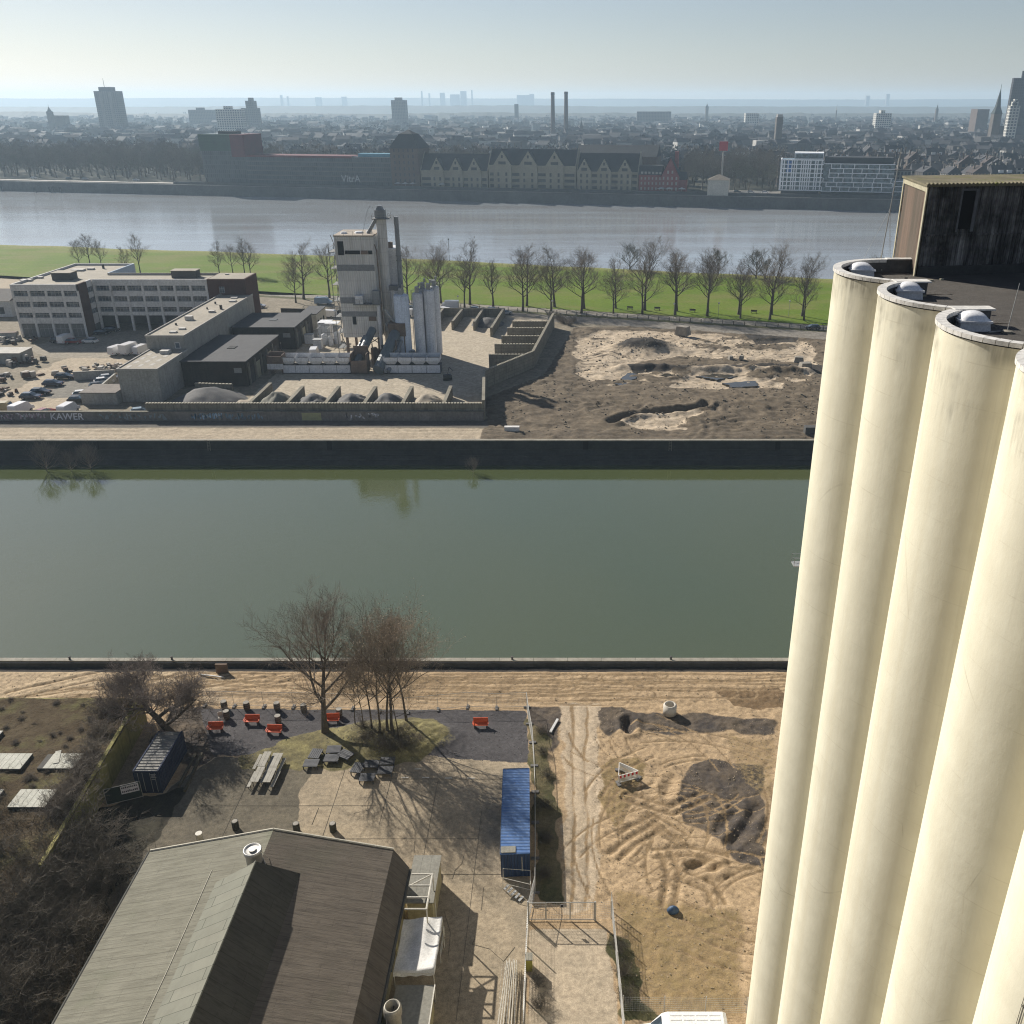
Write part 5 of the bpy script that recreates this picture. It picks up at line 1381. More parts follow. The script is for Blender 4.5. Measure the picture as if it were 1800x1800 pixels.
# long two-storey building with a pale gravel roof
M_render = M('grey_render', (.36, .345, .31), (.28, .27, .24), .4, bump=.2, streak=.5)
t = thing('long_building', 'long narrow grey building with pale gravel roof running towards the office', 'building', (-94.3, 237, 0))
MB().bx(-4.5, 4.5, -26, 25, -.2, 10.2).build('wall', M_render, t); MB().bx(-4.35, 4.35, -25.85, 24.8, 10.203, 10.3).build('roof', M_gravelroof, t)
p_ = MB(); p_.bx(-4.6, -4.36, -26.1, 25, 10.1, 10.6); p_.bx(4.36, 4.6, -26.1, 25, 10.1, 10.6); p_.bx(-4.35, 4.35, -26.1, -25.86, 10.1, 10.6); p_.build('parapet', M_parapet, t)
w_ = MB().bx(2.2, 3.2, -26.03, -25.99, 7.6, 8.8).build('window', M_pane, t); MB().bx(2.05, 3.35, -26.08, -26.04, 7.45, 8.95).build('frame', M_offw, w_)
MB().bx(2.25, 3.15, -26.12, -26.085, 7.65, 8.75).build('window', M_pane, t)
for (x, y, l_, h_) in ((.5, -22, 1.6, .35), (1.3, -18.5, 1.5, .35), (-1, -8, 1.8, 1.0), (1.5, 1, 1.5, .5), (2.5, 5, .6, 1.1), (-1.5, 12, .4, .6), (2.2, 15, 1.8, .4), (-2, -14, .4, .5), (1, 20, 1.8, .3), (-1.2, 5, .35, .5)):
    MB().box((x, y, 10.3), (l_, l_ * .7, h_)).build('roof_unit', M_clut if l_ > 1.2 else M_dkbox, t)
t = thing('block_house', 'square grey building with patched gravel roof in front of the long one', 'building', (-93.6, 202, 0))
MB().bx(-4.4, 4.4, -9, 8.9, -.2, 7.2).build('wall', M_render, t); MB().bx(-4.25, 4.25, -8.85, 8.9, 7.203, 7.28).build('roof', M_gravelroof, t)
p_ = MB(); p_.bx(-4.5, -4.26, -9.1, 8.85, 7.1, 7.5); p_.bx(4.26, 4.5, -9.1, 8.85, 7.1, 7.5); p_.bx(-4.25, 4.25, -9.1, -8.86, 7.1, 7.5); p_.build('parapet', M_parapet, t)
pt = MB()
for k in range(11): pt.bx(-3.2 + (k % 3) * 2.2, -3.2 + (k % 3) * 2.2 + .8, -7.5 + (k // 3) * 3.6 + (k % 3) * .9, -5.4 + (k // 3) * 3.6 + (k % 3) * .9, 7.283, 7.3)
pt.build('roof_patch', M('pale_patch', (.44, .41, .36)), t)
MB().bx(-.5, 1.4, 4.5, 6.5, 7.285, 8.0).build('roof_unit', M_clut, t)
t = thing('low_shed', 'low flat shed with rusty roof beside the square grey building', 'shed', (-101.5, 195, 0))
MB().bx(-4.5, 3.3, -4.0, 2.5, -.2, 2.6).build('wall', M_render, t); MB().bx(-4.7, 3.35, -4.2, 2.6, 2.603, 2.75).build('roof', M('rusty_roof', (.17, .145, .12), (.12, .10, .085), .6, bump=.2), t)
def wallseg(name, label, p0, p1, h, th=.5, mat=None, cap=True, group=None, z0=-.3):
    dx, dy = p1[0] - p0[0], p1[1] - p0[1]; Ln = math.hypot(dx, dy)
    t_ = thing(name, label, 'wall', (*p0, 0), math.atan2(dy, dx), group)
    MB().bx(0, Ln, -th / 2, th / 2, z0, h).build('wall', mat or M_block, t_)
    if cap:
        c_ = MB(); k = 0
        while k * .8 < Ln - .1: c_.bx(k * .8, min(Ln, k * .8 + .55), -th / 2 - .03, th / 2 + .03, h + .003, h + .16); k += 1
        c_.build('cap', M('block_cap', (.33, .30, .23), (.24, .22, .17), 1), t_)
    return t_
wallseg('yard_wall', 'low grey wall with rubble on top beside the square building', G(131, 668), G(204, 664), 2.0, .4, M_render, False)
wallseg('retaining_wall', 'sloping grey wall behind the row of parked cars', G(160, 706), G(204, 668), 1.6, .4, M_render, False)
# dark sheds
M_felt2 = M('black_felt', (.062, .062, .064), (.044, .044, .047), .35, bump=.3)
M_dbrick = blockmat('sooty_brick', (.075, .062, .05), (.05, .043, .037), .6, .2, .02, .5)
for (nm, lab, x0, x1, y0, y1, h) in (('brick_shed', 'sooty brick shed with black felt roof facing the gravel bays', -89, -74.2, 205, 231, 6.0), ('brick_shed', 'sooty brick shed with black felt roof nearer the asphalt tower', -89, -72.6, 240, 258, 6.0)):
    t = thing(nm, lab, 'shed', ((x0 + x1) / 2, (y0 + y1) / 2, 0)); hx, hy = (x1 - x0) / 2, (y1 - y0) / 2
    MB().bx(-hx, hx, -hy, hy, -.2, h - .2).build('wall', M_dbrick, t); MB().bx(-hx - .25, hx + .25, -hy - .25, hy + .25, h - .197, h).build('roof', M_felt2, t)
    n_ = 5 if y0 < 230 else 3
    for k in range(n_):
        y = -hy + 2 + k * (2 * hy - 3) / n_
        MB().bx(hx + .003, hx + .08, y, y + 3.2, 0, 3.9).build('door', M('shed_door', (.05, .05, .05), (.075, .07, .06), 1) if (k % 2 == 0) else M('pale_door', (.34, .32, .22), (.28, .26, .19), 1), t)
        MB().bx(hx + .003, hx + .35, y - .7, y - .3, 0, 5.2).build('pilaster', M('pale_pier', (.22, .20, .17), (.16, .15, .13), 1), t)
    MB().bx(-hx * .1, hx * .15, -hy * .1, hy * .08, h + .003, h + .12).build('roof_light', M('shed_rooflight', (.10, .115, .125)) if y0 > 230 else M_black, t)
    MB().bx(hx * .62, hx * .86, -hy - .02, -hy - .003, 3.2, 4.4).build('window', M('dirty_glass', (.30, .30, .28), (.2, .2, .19), 2), t)
t = thing('white_shed', 'small cream outbuilding at the end of the black sheds', 'shed', (*G(553, 578), 0)); MB().bx(-3.2, 1.4, -2, 9, -.2, 4.6).build('wall', M('cream_wall', (.50, .46, .37), (.4, .37, .3), .6, streak=.4), t); MB().bx(-3.4, 1.6, -2.2, 9.2, 4.603, 4.8).build('roof', M_felt2, t)
for y in (-.8, 2.2, 5.4): MB().bx(1.403, 1.46, y, y + 1.2, .4, 2.6).build('door', M_black, t)
wallseg('yard_wall', 'block wall at the near end of the sooty brick shed', G(328, 668), G(434, 676), 3.2, .5)
wallseg('yard_wall', 'short block wall stub beside the grey gravel heap', G(346, 692), G(411, 694), 2.4, .6)
# ---- bunker wall with graffiti
t = thing('graffiti_wall', 'long low concrete wall covered in graffiti along the harbour road', 'wall', (-75, 180.2, 0))
MB().bx(-62, 57.6, -.3, .3, -.3, 1.85).build('wall', M('graffiti_concrete', (.215, .20, .185), (.15, .14, .13), .35, bump=.3, streak=.5), t)
MB().bx(-62, 57.7, -.36, .36, 1.853, 1.98).build('cap', M_block, t)
def text(body, size, parent, loc, rot, mat, name, ext=.004, shear=0.0, bold=0.0):
    c = D.curves.new(name, 'FONT'); c.body = body; c.size = size; c.extrude = ext; c.shear = shear; c.offset = bold; c.resolution_u = 3
    c.materials.append(mat)
    tmp = D.objects.new(name, c); COL.objects.link(tmp); bpy.context.view_layer.update()
    me = D.meshes.new_from_object(tmp.evaluated_get(bpy.context.evaluated_depsgraph_get())); D.objects.remove(tmp)
    me.materials.clear(); me.materials.append(mat)
    o_ = D.objects.new(name, me); COL.objects.link(o_); o_.parent = parent; o_.location = loc; o_.rotation_euler = rot
    return o_
M_gr1 = M('spray_white', (.72, .70, .72), (.55, .54, .56), 1.5); M_gr2 = M('spray_blue', (.20, .42, .62), (.60, .68, .74), 1.2); M_gr3 = M('spray_purple', (.42, .30, .36), (.52, .44, .47), .9)
text('KAWER', 2.0, t, (-32.2, -.31, .25), (math.pi / 2, 0, 0), M_gr1, 'graffiti_letters', .004, .1, .03)
zz = random.Random(4)
def scrawl(x0, x1, mat, nm, n_):
    m_ = MB()
    for k in range(n_):
        x = x0 + (x1 - x0) * (k + .1) / n_; w_ = (x1 - x0) / n_ * .8
        pts = [(x + w_ * zz.random(), -.306 - .001 * (k % 3), .25 + 1.4 * zz.random()) for _ in range(4)]
        for a_, b_ in zip(pts[:-1], pts[1:]):
            dx, dz = b_[0] - a_[0], b_[2] - a_[2]; L_ = math.hypot(dx, dz) + 1e-6; nx, nz = -dz / L_ * .15, dx / L_ * .15
            m_.add([(a_[0] - nx, a_[1], a_[2] - nz), (b_[0] - nx, a_[1], b_[2] - nz), (b_[0] + nx, a_[1], b_[2] + nz), (a_[0] + nx, a_[1], a_[2] + nz)], [(0, 1, 2, 3)])
    m_.build(nm, mat, t)
scrawl(-61, -33, M_gr3, 'graffiti', 40); scrawl(-54, -34, M_gr1, 'graffiti', 14); scrawl(-3, 3.8, M_gr2, 'graffiti', 12); scrawl(4, 12, M('spray_dull_blue', (.16, .27, .36), (.26, .32, .36), 1), 'graffiti', 12); scrawl(-22, -8, M('spray_teal', (.18, .25, .27), (.28, .31, .31), 1), 'graffiti', 14); scrawl(29, 36, M_gr1, 'graffiti', 8)
MB().bx(20, 24, -.318, -.304, .1, 1.7).build('pale_patch', M('pale_olive_patch', (.36, .36, .20), (.29, .29, .17), 1.5), t)
t2 = thing('bunker_wall', 'tall stained block wall closing the gravel bays on the harbour side', 'wall', (-75, 181.2, 0))
MB().bx(-12.5, 57.6, -.3, .35, -.3, 3.3).build('wall', M_block, t2)
c_ = MB()
x = -12.4
while x < 57.4: c_.bx(x, x + .42, -.36, .42, 3.303, 3.48); x += .62
c_.build('cap', M('block_cap', (.33, .30, .23), (.24, .22, .17), 1), t2)
XS = [.1169 * (u - 998) for u in (425, 493, 562, 632, 701, 775)]
ords = ('first', 'second', 'third', 'fourth', 'fifth', 'sixth')
for k, x in enumerate(XS): wallseg('bay_wall', ords[k] + ' low dividing wall of the gravel bays counted from the sheds', (x, 181.6), (x, 196.5 if k else 199), 2.5, .7, M_block, True, 'dividing walls of the gravel bays')
def heap(name, label, cx, cy, rx_, ry_, h, mat, seed, rough_=.25, group=None, z=0):
    n_ = 30; X_, Y_ = np.meshgrid(np.linspace(-1, 1, n_), np.linspace(-1, 1, n_))
    r_ = np.hypot(X_, Y_)
    Zh = np.clip(1 - r_, -.05, 1) ** .9 if False else np.maximum(1 - r_ ** 1.35, -.06)
    Zh = Zh * h + (fbm(X_ * rx_ + cx, Y_ * ry_ + cy, seed, 2.2, 4) - .5) * h * rough_ * 2
    Zh = np.where(r_ > 1.0, -.15, Zh)
    o_ = gridmesh(name, X_ * rx_, Y_ * ry_, Zh, mat, {}); o_.location = (cx, cy, z)
    return tag(o_, label, 'heap', group)
M_grey = M('grey_gravel', (.115, .11, .105), (.085, .082, .08), .8, bump=.5, bscale=5); M_tan = M('tan_gravel', (.33, .28, .21), (.26, .22, .165), .8, bump=.5, bscale=5); M_olive = M('olive_gravel', (.17, .165, .13), (.13, .125, .1), .8, bump=.5, bscale=5)
for k, (lab, m_, h_) in enumerate((('olive gravel heap in the first bay beside the sheds', M_olive, 3.3), ('dark grey gravel heap in the second bay', M_grey, 3.0), ('dark grey gravel heap in the third bay', M_grey, 3.0), ('dark grey gravel heap in the fourth bay', M_grey, 3.1), ('tan gravel heap in the fifth bay', M_tan, 2.9))):
    heap('gravel_heap', lab, (XS[k] + XS[k + 1]) / 2, 188.6, 4.4, 7.4, h_, m_, 30 + k, .3, 'gravel heaps in the bays')
heap('gravel_heap', 'big grey gravel heap against the square grey building', -79, 192, 8.5, 9, 3.6, M_grey, 44, .1)
heap('sand_heap', 'flat pale sand spill beside the big grey heap', -71.5, 190.5, 4.0, 5, .9, M_tan, 45, .3)
# ---- block wall zigzag with stalls
P0, P1, P2, P3 = (-17.4, 180.6), (-19.2, 203.5), (-8.6, 221.5), (-4.2, 266)
wallseg('bunker_wall', 'block wall at the corner between gravel bays and excavation', P0, P1, 4.1, .6)
wallseg('bunker_wall', 'slanting block wall with pale graffiti beside the excavation', P1, P2, 4.1, .6)
wallseg('bunker_wall', 'long block wall behind the row of five stalls', P2, P3, 4.1, .6)
for k, (ul, vl, ur) in enumerate(((860, 647, 933), (870, 628, 940), (882, 613, 952), (892, 598, 960), (901, 586, 966))):
    p0 = G(ul, vl); f = (p0[1] - P2[1]) / (P3[1] - P2[1]); p1 = (P2[0] + (P3[0] - P2[0]) * f - .4, p0[1])
    wallseg('stall_wall', ords[k] + ' block stall wall counted from the harbour side', p0, p1, 3.4, .6, M_block, True, 'block stall walls')
for k, (a_, b_) in enumerate((((763, 578), (780, 556)), ((796, 580), (813, 558)), ((834, 581), (849, 558)), ((864, 592), (886, 556)))):
    wallseg('bunker_stall', ords[k] + ' sloping concrete stall wall below the tree avenue', G(*a_), G(*b_), 2.6, .7, M_block, False, 'concrete stalls below the avenue')
wallseg('bunker_stall', 'back wall joining the concrete stalls below the avenue', G(770, 556), G(886, 557), 2.6, .6, M_block, False)
heap('gravel_heap', 'dark gravel heap inside the concrete stall below the avenue', *G(858, 570), 5, 5, 2.0, M_grey, 61, .2)
wallseg('yard_wall', 'dark boundary wall beyond the plant yard', G(495, 553), G(600, 556), 2.0, .4, M_dbrick, False)

# ================================================================ asphalt mixing plant
s = N('tower_sheets')
sep = s.n('ShaderNodeSeparateXYZ'); s.l(s.P(), sep.inputs[0])
wv = s.math('SINE', s.math('MULTIPLY', s.math('ADD', sep.outputs[0], sep.outputs[1]), 2 * math.pi / .55))
zz_ = s.math('FRACT', s.math('MULTIPLY', sep.outputs[2], 1 / 3.3))
col = s.mix(s.ramp(s.noise(.25, 4, .65), .3, .7), (.68, .665, .635), (.55, .54, .51))
st = s.ramp(s.noise(1.0, 4, .7, s.scaled((1.5, 1.5, .09))), .5, .78)
col = s.mix(s.math('MULTIPLY', st, .5), col, (.17, .12, .08))
col = s.mix(s.math('MULTIPLY', s.ramp(zz_, .97, .99), .4), col, (.15, .14, .13))
col = s.mix(s.math('MULTIPLY', s.ramp(wv, .3, 1.0), .18), col, (.12, .11, .1))
s.bsdf(col, .6, 0, .3, wv, .6, .06); M_tower = s.mat
M_white2 = M('silo_white', (.74, .735, .73), (.60, .60, .60), .5, rough=.5, streak=.5)
M_steelg = M('steel_grey', (.25, .26, .27), (.18, .185, .19), .8, rough=.5, streak=.3)
M_rustst = M('rusty_steel', (.20, .145, .11), (.13, .10, .08), .7, streak=.3)
pl = thing('asphalt_plant', 'tall pale clad asphalt mixing tower with elevator, silos and conveyors', 'plant', (-52.4, 232, 0))
tw = MB().bx(-4.7, 4.75, -2, 9, 5.6, 30.4).build('tower', M_tower, pl)
MB().bx(-4.85, 4.9, -2.15, 9.15, 30.403, 30.7).build('tower_roof', M('tower_roof', (.36, .30, .24), (.28, .24, .19), .6), pl)
bd = MB()
for z0, z1 in ((22.2, 23.6), (14.4, 15.7), (11.0, 12.1)): bd.bx(-4.6, 4.65, -2.06, -2.003, z0, z1)
for i, (z0, z1) in enumerate(((22.2, 23.7), (14.2, 15.7), (10.9, 12.2))): MB().bx(-4.6, 4.65 if i == 0 else (-.8 if i == 1 else 4.6), -2.06, -2.003, z0, z1).build('dark_band', M_steelg, pl)
MB().bx(-4.0, -2.5, -2.05, -2.003, 26.0, 29.3).build('opening', M_black, pl)
MB().bx(-2.3, 1.4, -2.05, -2.003, 26.2, 27.1).build('opening', M_black, pl); MB().bx(3.4, 4.4, -2.05, -2.003, 26.2, 27.1).build('opening', M_black, pl); MB().bx(1.6, 3.3, -2.05, -2.003, 26.2, 27.1).build('shutter', M_rustst, pl)
MB().bx(-2.0, -1.1, -2.05, -2.003, 8.9, 11.0).build('opening', M_black, pl); MB().bx(2.1, 4.0, -2.05, -2.003, 9.8, 11.8).build('shutter', M_rustst, pl)
for (x, y, r_) in ((-3, 1.5, .9), (.6, 2.5, 1.2), (2.8, 4, .8)): MB().lathe([(r_, 0), (r_ * .8, .35), (.001, .5)], (x, y, 30.7), 12).build('roof_hood', M_white2, pl)
rl = MB()
for x in (-4.7, -2.3, 0, 2.4, 4.7): rl.tube((x, -2, 30.7), (x, -2, 31.7), .04, .04, 4)
rl.tube((-4.7, -2, 31.7), (0, -2, 31.7), .04, .04, 4); rl.build('railing', M_pole, pl)
lg = MB()
for x in (-4, 4.1):
    for y in (-1.4, 8.4): MB().bx(x - .3, x + .3, y - .3, y + .3, -.2, 5.598).build('leg', M_rustst, pl)
br_ = MB()
br_.tube((-4, -1.4, .3), (4.1, -1.4, 5.4), .12, .12, 5).tube((4.1, 8.4, .3), (-4, 8.4, 5.4), .12, .12, 5); br_.build('brace', M_rustst, pl)
# side stairs, platforms
M_grate = M('grating', (.20, .20, .195), (.15, .15, .145), 1)
sr = MB()
for k in range(7):
    z = 2.5 + k * 4
    sr.bx(-6.6, -4.9, -1, 4, z, z + .1)
    for (x, y) in ((-6.6, -1), (-6.6, 4)): sr.tube((x, y, z), (x, y, z + 1.1), .05, .05, 4)
    sr.tube((-6.6, -1, z + 1.1), (-6.6, 4, z + 1.1), .05, .05, 4)
    sr.tube((-5.8, -.6 if k % 2 else 3.6, z), (-5.8, 3.6 if k % 2 else -.6, z + 4), .1, .1, 4)
for (x, y) in ((-6.5, -1), (-6.5, 4)): sr.tube((x, y, 0), (x, y, 28), .09, .09, 5)
sr.build('stair_tower', M_grate, pl)
pf = MB(); pf.bx(-1, 5.5, -4.2, -2.07, 14.2, 14.4)
for x in (-1, .6, 2.2, 3.8, 5.4): pf.tube((x, -4.2, 14.4), (x, -4.2, 15.5), .05, .05, 4)
pf.tube((-1, -4.2, 15.5), (5.4, -4.2, 15.5), .05, .05, 4); pf.tube((-1, -4.2, 15), (5.4, -4.2, 15), .04, .04, 4)
pf.build('platform', M_grate, pl)
MB().bx(-.5, 1.4, -3.9, -2.1, 14.42, 16.4).build('machine_box', M_white2, pl); MB().bx(3.8, 5.6, -3.9, -2.1, 14.42, 17.6).build('machine_box', M_steelg, pl)
# round bucket elevator with its head house
ex, ez = 6.6, 0
MB().lathe([(1.25, 0), (1.25, 34.2)], (6.5, 1.5, 0), 18).build('elevator', M_tower, pl, True)
hd = MB(); hd.bx(4.6, 8.6, -.4, 3.4, 34.2, 34.4); hd.build('head_platform', M_grate, pl)
MB().bx(5.3, 7.6, .3, 2.7, 34.41, 36.3).box((6.4, 1.5, 36.303), (1.7, 1.6, .9), 0, 0, (.6, .6)).build('head_house', M_steelg, pl)
rl = MB()
for x, y in ((4.6, -.4), (8.6, -.4), (8.6, 3.4), (4.6, 3.4)): rl.tube((x, y, 34.4), (x, y, 35.5), .05, .05, 4)
for z in (34.95, 35.5): rl.tube((4.6, -.4, z), (8.6, -.4, z), .045, .045, 4).tube((8.6, -.4, z), (8.6, 3.4, z), .045, .045, 4)
rl.path([(5, .5, 36.8), (4.4, .2, 37.3), (3.8, 0, 36.6), (2.0, -.5, 30.7)], .05, 4); rl.build('railing', M_pole, pl)
MB().tube((5.4, 1, 34.2), (3.0, 1.5, 30.7), .45, .45, 8).build('chute', M_steelg, pl)
MB().path([(5.0, -1.6, 28.5), (5.4, -1.6, 27), (5.6, -1.7, 6)], .16, 6).build('pipe', M_rustst, pl)
MB().bx(6.6, 9.4, 3.2, 9.5, 3.0, 26.8).build('filter_house', M_white2, pl); MB().bx(7.2, 8.2, 4.5, 5.5, 26.803, 28.2).build('filter_cap', M_rustst, pl)
MB().tube((8.9, -1.5, 0), (8.9, -1.5, 17.5), .75, .75, 12).build('vertical_screw', M_white2, pl); MB().bx(7.9, 10.1, -2.5, -.6, 17.5, 18.6).build('screw_head', M_grate, pl)
MB().tube((5.1, -3.6, 3), (5.1, -3.6, 14.1), .45, .45, 8).build('chute', M_white2, pl)
MB().tube((6.6, -3.5, 13), (11.4, -4.4, 6.5), .3, .3, 6).tube((6.4, -3.4, 9.5), (11.2, -4.2, 3.5), .3, .3, 6).build('sloping_duct', M_pole, pl)
ck = MB(); ck.tube((10.1, 2, 0), (10.1, 2, 34.6), .62, .58, 14); ck.build('stack', M_steelg, pl, False)
rg = MB()
for z in (10, 24, 25.2): rg.tube((10.1, 2, z), (10.1, 2, z + .15), .75, .75, 14)
rg.build('stack_flange', M_grate, pl)
# conveyors (big grey drums), burner house
MB().tube((.6, -16.5, 1.3), (3.4, -4.6, 8.2), 1.0, 1.0, 14).build('conveyor', M('conveyor_grey', (.16, .18, .185), (.12, .135, .14), .8, rough=.5), pl)
MB().tube((-1.4, -16.0, .9), (1.4, -5, 6.5), .55, .55, 8).build('conveyor', M_steelg, pl)
MB().tube((6.6, -17.5, 1.3), (9.2, -5.6, 7.4), 1.3, 1.3, 16).build('dryer_drum', M('conveyor_grey', (.16, .18, .185)), pl)
MB().tube((9.0, -17.2, .8), (10.6, -6, 5.6), .5, .5, 8).build('conveyor', M_steelg, pl)
MB().bx(7.6, 11.8, -6, -2.4, 6.8, 10.0).build('burner_house', M_rustst, pl)
lg = MB()
for x, y in ((8, -5.6), (11.4, -5.6), (3.2, -6), (1.6, -10), (10, -10)): lg.tube((x, y, 0), (x, y, 6.8 if x > 7 else 5), .16, .16, 5)
lg.build('support', M_rustst, pl)
cl = random.Random(12)
for k in range(14):
    x = cl.uniform(3, 14); y = cl.uniform(-9, -1); MB().box((x, y, 0), (cl.uniform(.6, 1.6), cl.uniform(.6, 1.6), cl.uniform(1, 4.5)), cl.uniform(0, 1)).build('machine_unit', cl.choice((M_steelg, M_rustst, M_dkbox)), pl)
# white tank silo and the four slim ones
def plant_silo(lab, x, y, r_, h, n_=20, mat=None, group=None):
    t_ = thing('storage_silo', lab, 'silo', (x, y, 0), 0, group)
    MB().lathe([(r_, .6), (r_, h), (r_ * .85, h + .35), (.001, h + .45)], n=n_).build('shaft', mat or M_white2, t_, True)
    l_ = MB()
    for k in range(4): a_ = k * math.pi / 2 + .7; l_.tube((r_ * .85 * math.cos(a_), r_ * .85 * math.sin(a_), -.1), (r_ * .85 * math.cos(a_), r_ * .85 * math.sin(a_), .62), .14, .14, 5)
    l_.build('foot_ring', M_rustst, t_)
    rl_ = MB()
    for k in range(10):
        a_ = k * .628; rl_.tube((r_ * math.cos(a_), r_ * math.sin(a_), h), (r_ * math.cos(a_), r_ * math.sin(a_), h + 1.1), .035, .035, 4)
        rl_.tube((r_ * math.cos(a_), r_ * math.sin(a_), h + 1.1), (r_ * math.cos(a_ + .628), r_ * math.sin(a_ + .628), h + 1.1), .035, .035, 4)
    rl_.build('railing', M_pole, t_)
    MB().box((0, 0, h + .4), (1.0, 1.0, 1.5)).box((.5, .3, h + 1.9), (.5, .5, .9)).build('top_filter', M_pole, t_)
    d_ = MB(); d_.tube((-r_ - .2, -.2, 0), (-r_ - .2, -.2, h + 1), .05, .05, 4).tube((-r_ - .2, .3, 0), (-r_ - .2, .3, h + 1), .05, .05, 4); d_.build('ladder', M_pole, t_)
    return t_
x, y = G(713, 634); plant_silo('fat blueish-white storage silo beside the chimney stack', x, y, 1.9, 16.4, 28, M('silo_bluewhite', (.68, .73, .80), (.58, .63, .69), .5, rough=.5, streak=.45))
g_ = 'cluster of slim white silos'
x, y = G(741, 632)
for k, (dx, dy, h, lab) in enumerate(((0, 0, 16.6, 'slim white silo of the cluster standing closest to the hoppers'), (2.7, .9, 17.2, 'slim white silo of the cluster on the yard side'), (.9, 3.6, 17.0, 'slim white silo of the cluster behind the fat silo'), (3.6, 4.6, 17.4, 'slim white silo of the cluster farthest towards the meadow'))):
    plant_silo(lab, x + dx, y + dy, 1.32, h, 18, M_white2, g_)
# feed hoppers
M_hop = M('hopper_white', (.76, .76, .77), (.64, .64, .64), .7, rough=.5, streak=.45)
def hopper(lab, x0, x1, y, n_):
    t_ = thing('feed_hopper', lab, 'hopper', ((x0 + x1) / 2, y, 0)); W_ = x1 - x0; w1 = W_ / n_
    for k in range(n_):
        cx_ = -W_ / 2 + (k + .5) * w1
        m_ = MB(); a_, b_ = w1 / 2 - .06, w1 / 2 - .75
        vs = [(cx_ - b_, -1.1, 2.2), (cx_ + b_, -1.1, 2.2), (cx_ + b_, 1.1, 2.2), (cx_ - b_, 1.1, 2.2), (cx_ - a_, -1.6, 3.1), (cx_ + a_, -1.6, 3.1), (cx_ + a_, 1.6, 3.1), (cx_ - a_, 1.6, 3.1), (cx_ - a_, -1.6, 4.0), (cx_ + a_, -1.6, 4.0), (cx_ + a_, 1.6, 4.4), (cx_ - a_, 1.6, 4.4)]
        m_.add(vs, [(0, 1, 5, 4), (1, 2, 6, 5), (2, 3, 7, 6), (3, 0, 4, 7), (4, 5, 9, 8), (5, 6, 10, 9), (6, 7, 11, 10), (7, 4, 8, 11)])
        b = m_.build('bin', M_hop, t_)
        MB().bx(cx_ - a_ + .05, cx_ + a_ - .05, -1.5, 1.5, 3.1, 3.3).build('filling', M('hopper_filling', (.05, .045, .04), (.08, .065, .055), 1), b)
        MB().bx(cx_ - w1 / 2 + .05, cx_ + w1 / 2 - .05, -1.7, -1.62, .25, 2.1).build('skirt_panel', M_hop, t_)
    MB().bx(-W_ / 2, W_ / 2, -1.5, 1.5, -.1, 2.0).build('belt_frame', M_dkbox, t_)
    return t_
hopper('long row of five white feed hoppers in front of the asphalt tower', G(502, 652)[0], G(621, 652)[0], 217.5, 5)
hopper('row of four white feed hoppers below the silos', G(679, 652)[0], G(777, 652)[0], 217.5, 4)
t = thing('loading_hopper', 'open rusty loading hopper standing at the shed end of the hopper row', 'hopper', (*G(489, 655), 0))
m_ = MB(); m_.bx(-1.7, 1.7, -1.6, -1.45, 2.4, 4.4); m_.bx(-1.7, 1.7, 1.45, 1.6, 2.4, 4.9); m_.bx(-1.85, -1.7, -1.6, 1.6, 2.4, 4.7); m_.bx(1.7, 1.85, -1.6, 1.6, 2.4, 4.7); m_.bx(-1.7, 1.7, -1.45, 1.45, 2.3, 2.5); m_.build('bin', M_rustst, t)
for x in (-1.6, 1.6):
    for y in (-1.4, 1.4): MB().bx(x - .12, x + .12, y - .12, y + .12, 0, 2.3).build('leg', M_rustst, t)
MB().bx(-1.9, 1.9, -1.78, -1.63, 1.3, 2.6).build('front_plate', M_hop, t)
t = thing('loading_hopper', 'large open brown loading hopper between the two hopper rows', 'hopper', (*G(635, 655), 0))
m_ = MB(); m_.bx(-1.8, 1.8, -1.9, -1.75, .3, 3.4); m_.bx(-1.8, 1.8, 1.75, 1.9, .3, 6.2); m_.bx(-1.95, -1.8, -1.9, 1.9, .3, 5.0); m_.bx(1.8, 1.95, -1.9, 1.9, .3, 5.0); m_.build('bin', M_rustst, t)
MB().bx(-1.75, 1.75, -1.7, 1.7, .3, 2.2).build('filling', M_grey, t)
# pipework skid
t = thing('tank_skid', 'cluster of white tanks and pipe frames beside the asphalt tower', 'tank', (*G(581, 605), 0))
for (x, y, r_, h) in ((-1.5, 0, .8, 2.6), (.4, -1, .7, 2.2), (1.8, 1, .9, 3.0)): MB().lathe([(r_, 0), (r_, h), (.001, h + .4)], (x, y, 0), 12).build('tank', M_white2, t, True)
f = MB()
for x in (-2.8, 0, 2.8):
    for y in (-1.8, 2.6): f.tube((x, y, 0), (x, y, 4.6), .07, .07, 4)
    f.tube((x, -1.8, 4.6), (x, 2.6, 4.6), .07, .07, 4)
for y in (-1.8, 2.6):
    for z in (2.6, 4.6): f.tube((-2.8, y, z), (2.8, y, z), .07, .07, 4)
f.build('frame', M_pole, t)
MB().bx(-1.0, 2.6, -.5, 2.6, 5.6, 5.75).bx(-3.8, -.4, 3, 7, 5.0, 5.2).build('roof_sheet', M_white2, t); MB().bx(-3.8, -.6, 3.2, 6.6, 0, 4.9).build('pump_house', M_white2, t)
for (u, v, lab) in ((560, 612, 'white switch cabinet next to the tank skid'), (545, 603, 'small white cabin by the plant')):
    t = thing('cabinet', lab, 'cabinet', (*G(u, v), 0)); MB().box((0, 0, 0), (2.2, 2, 2.4)).build('body', M_white2, t); MB().box((0, 0, 2.403), (2.4, 2.2, .12)).build('roof', M_pole, t)
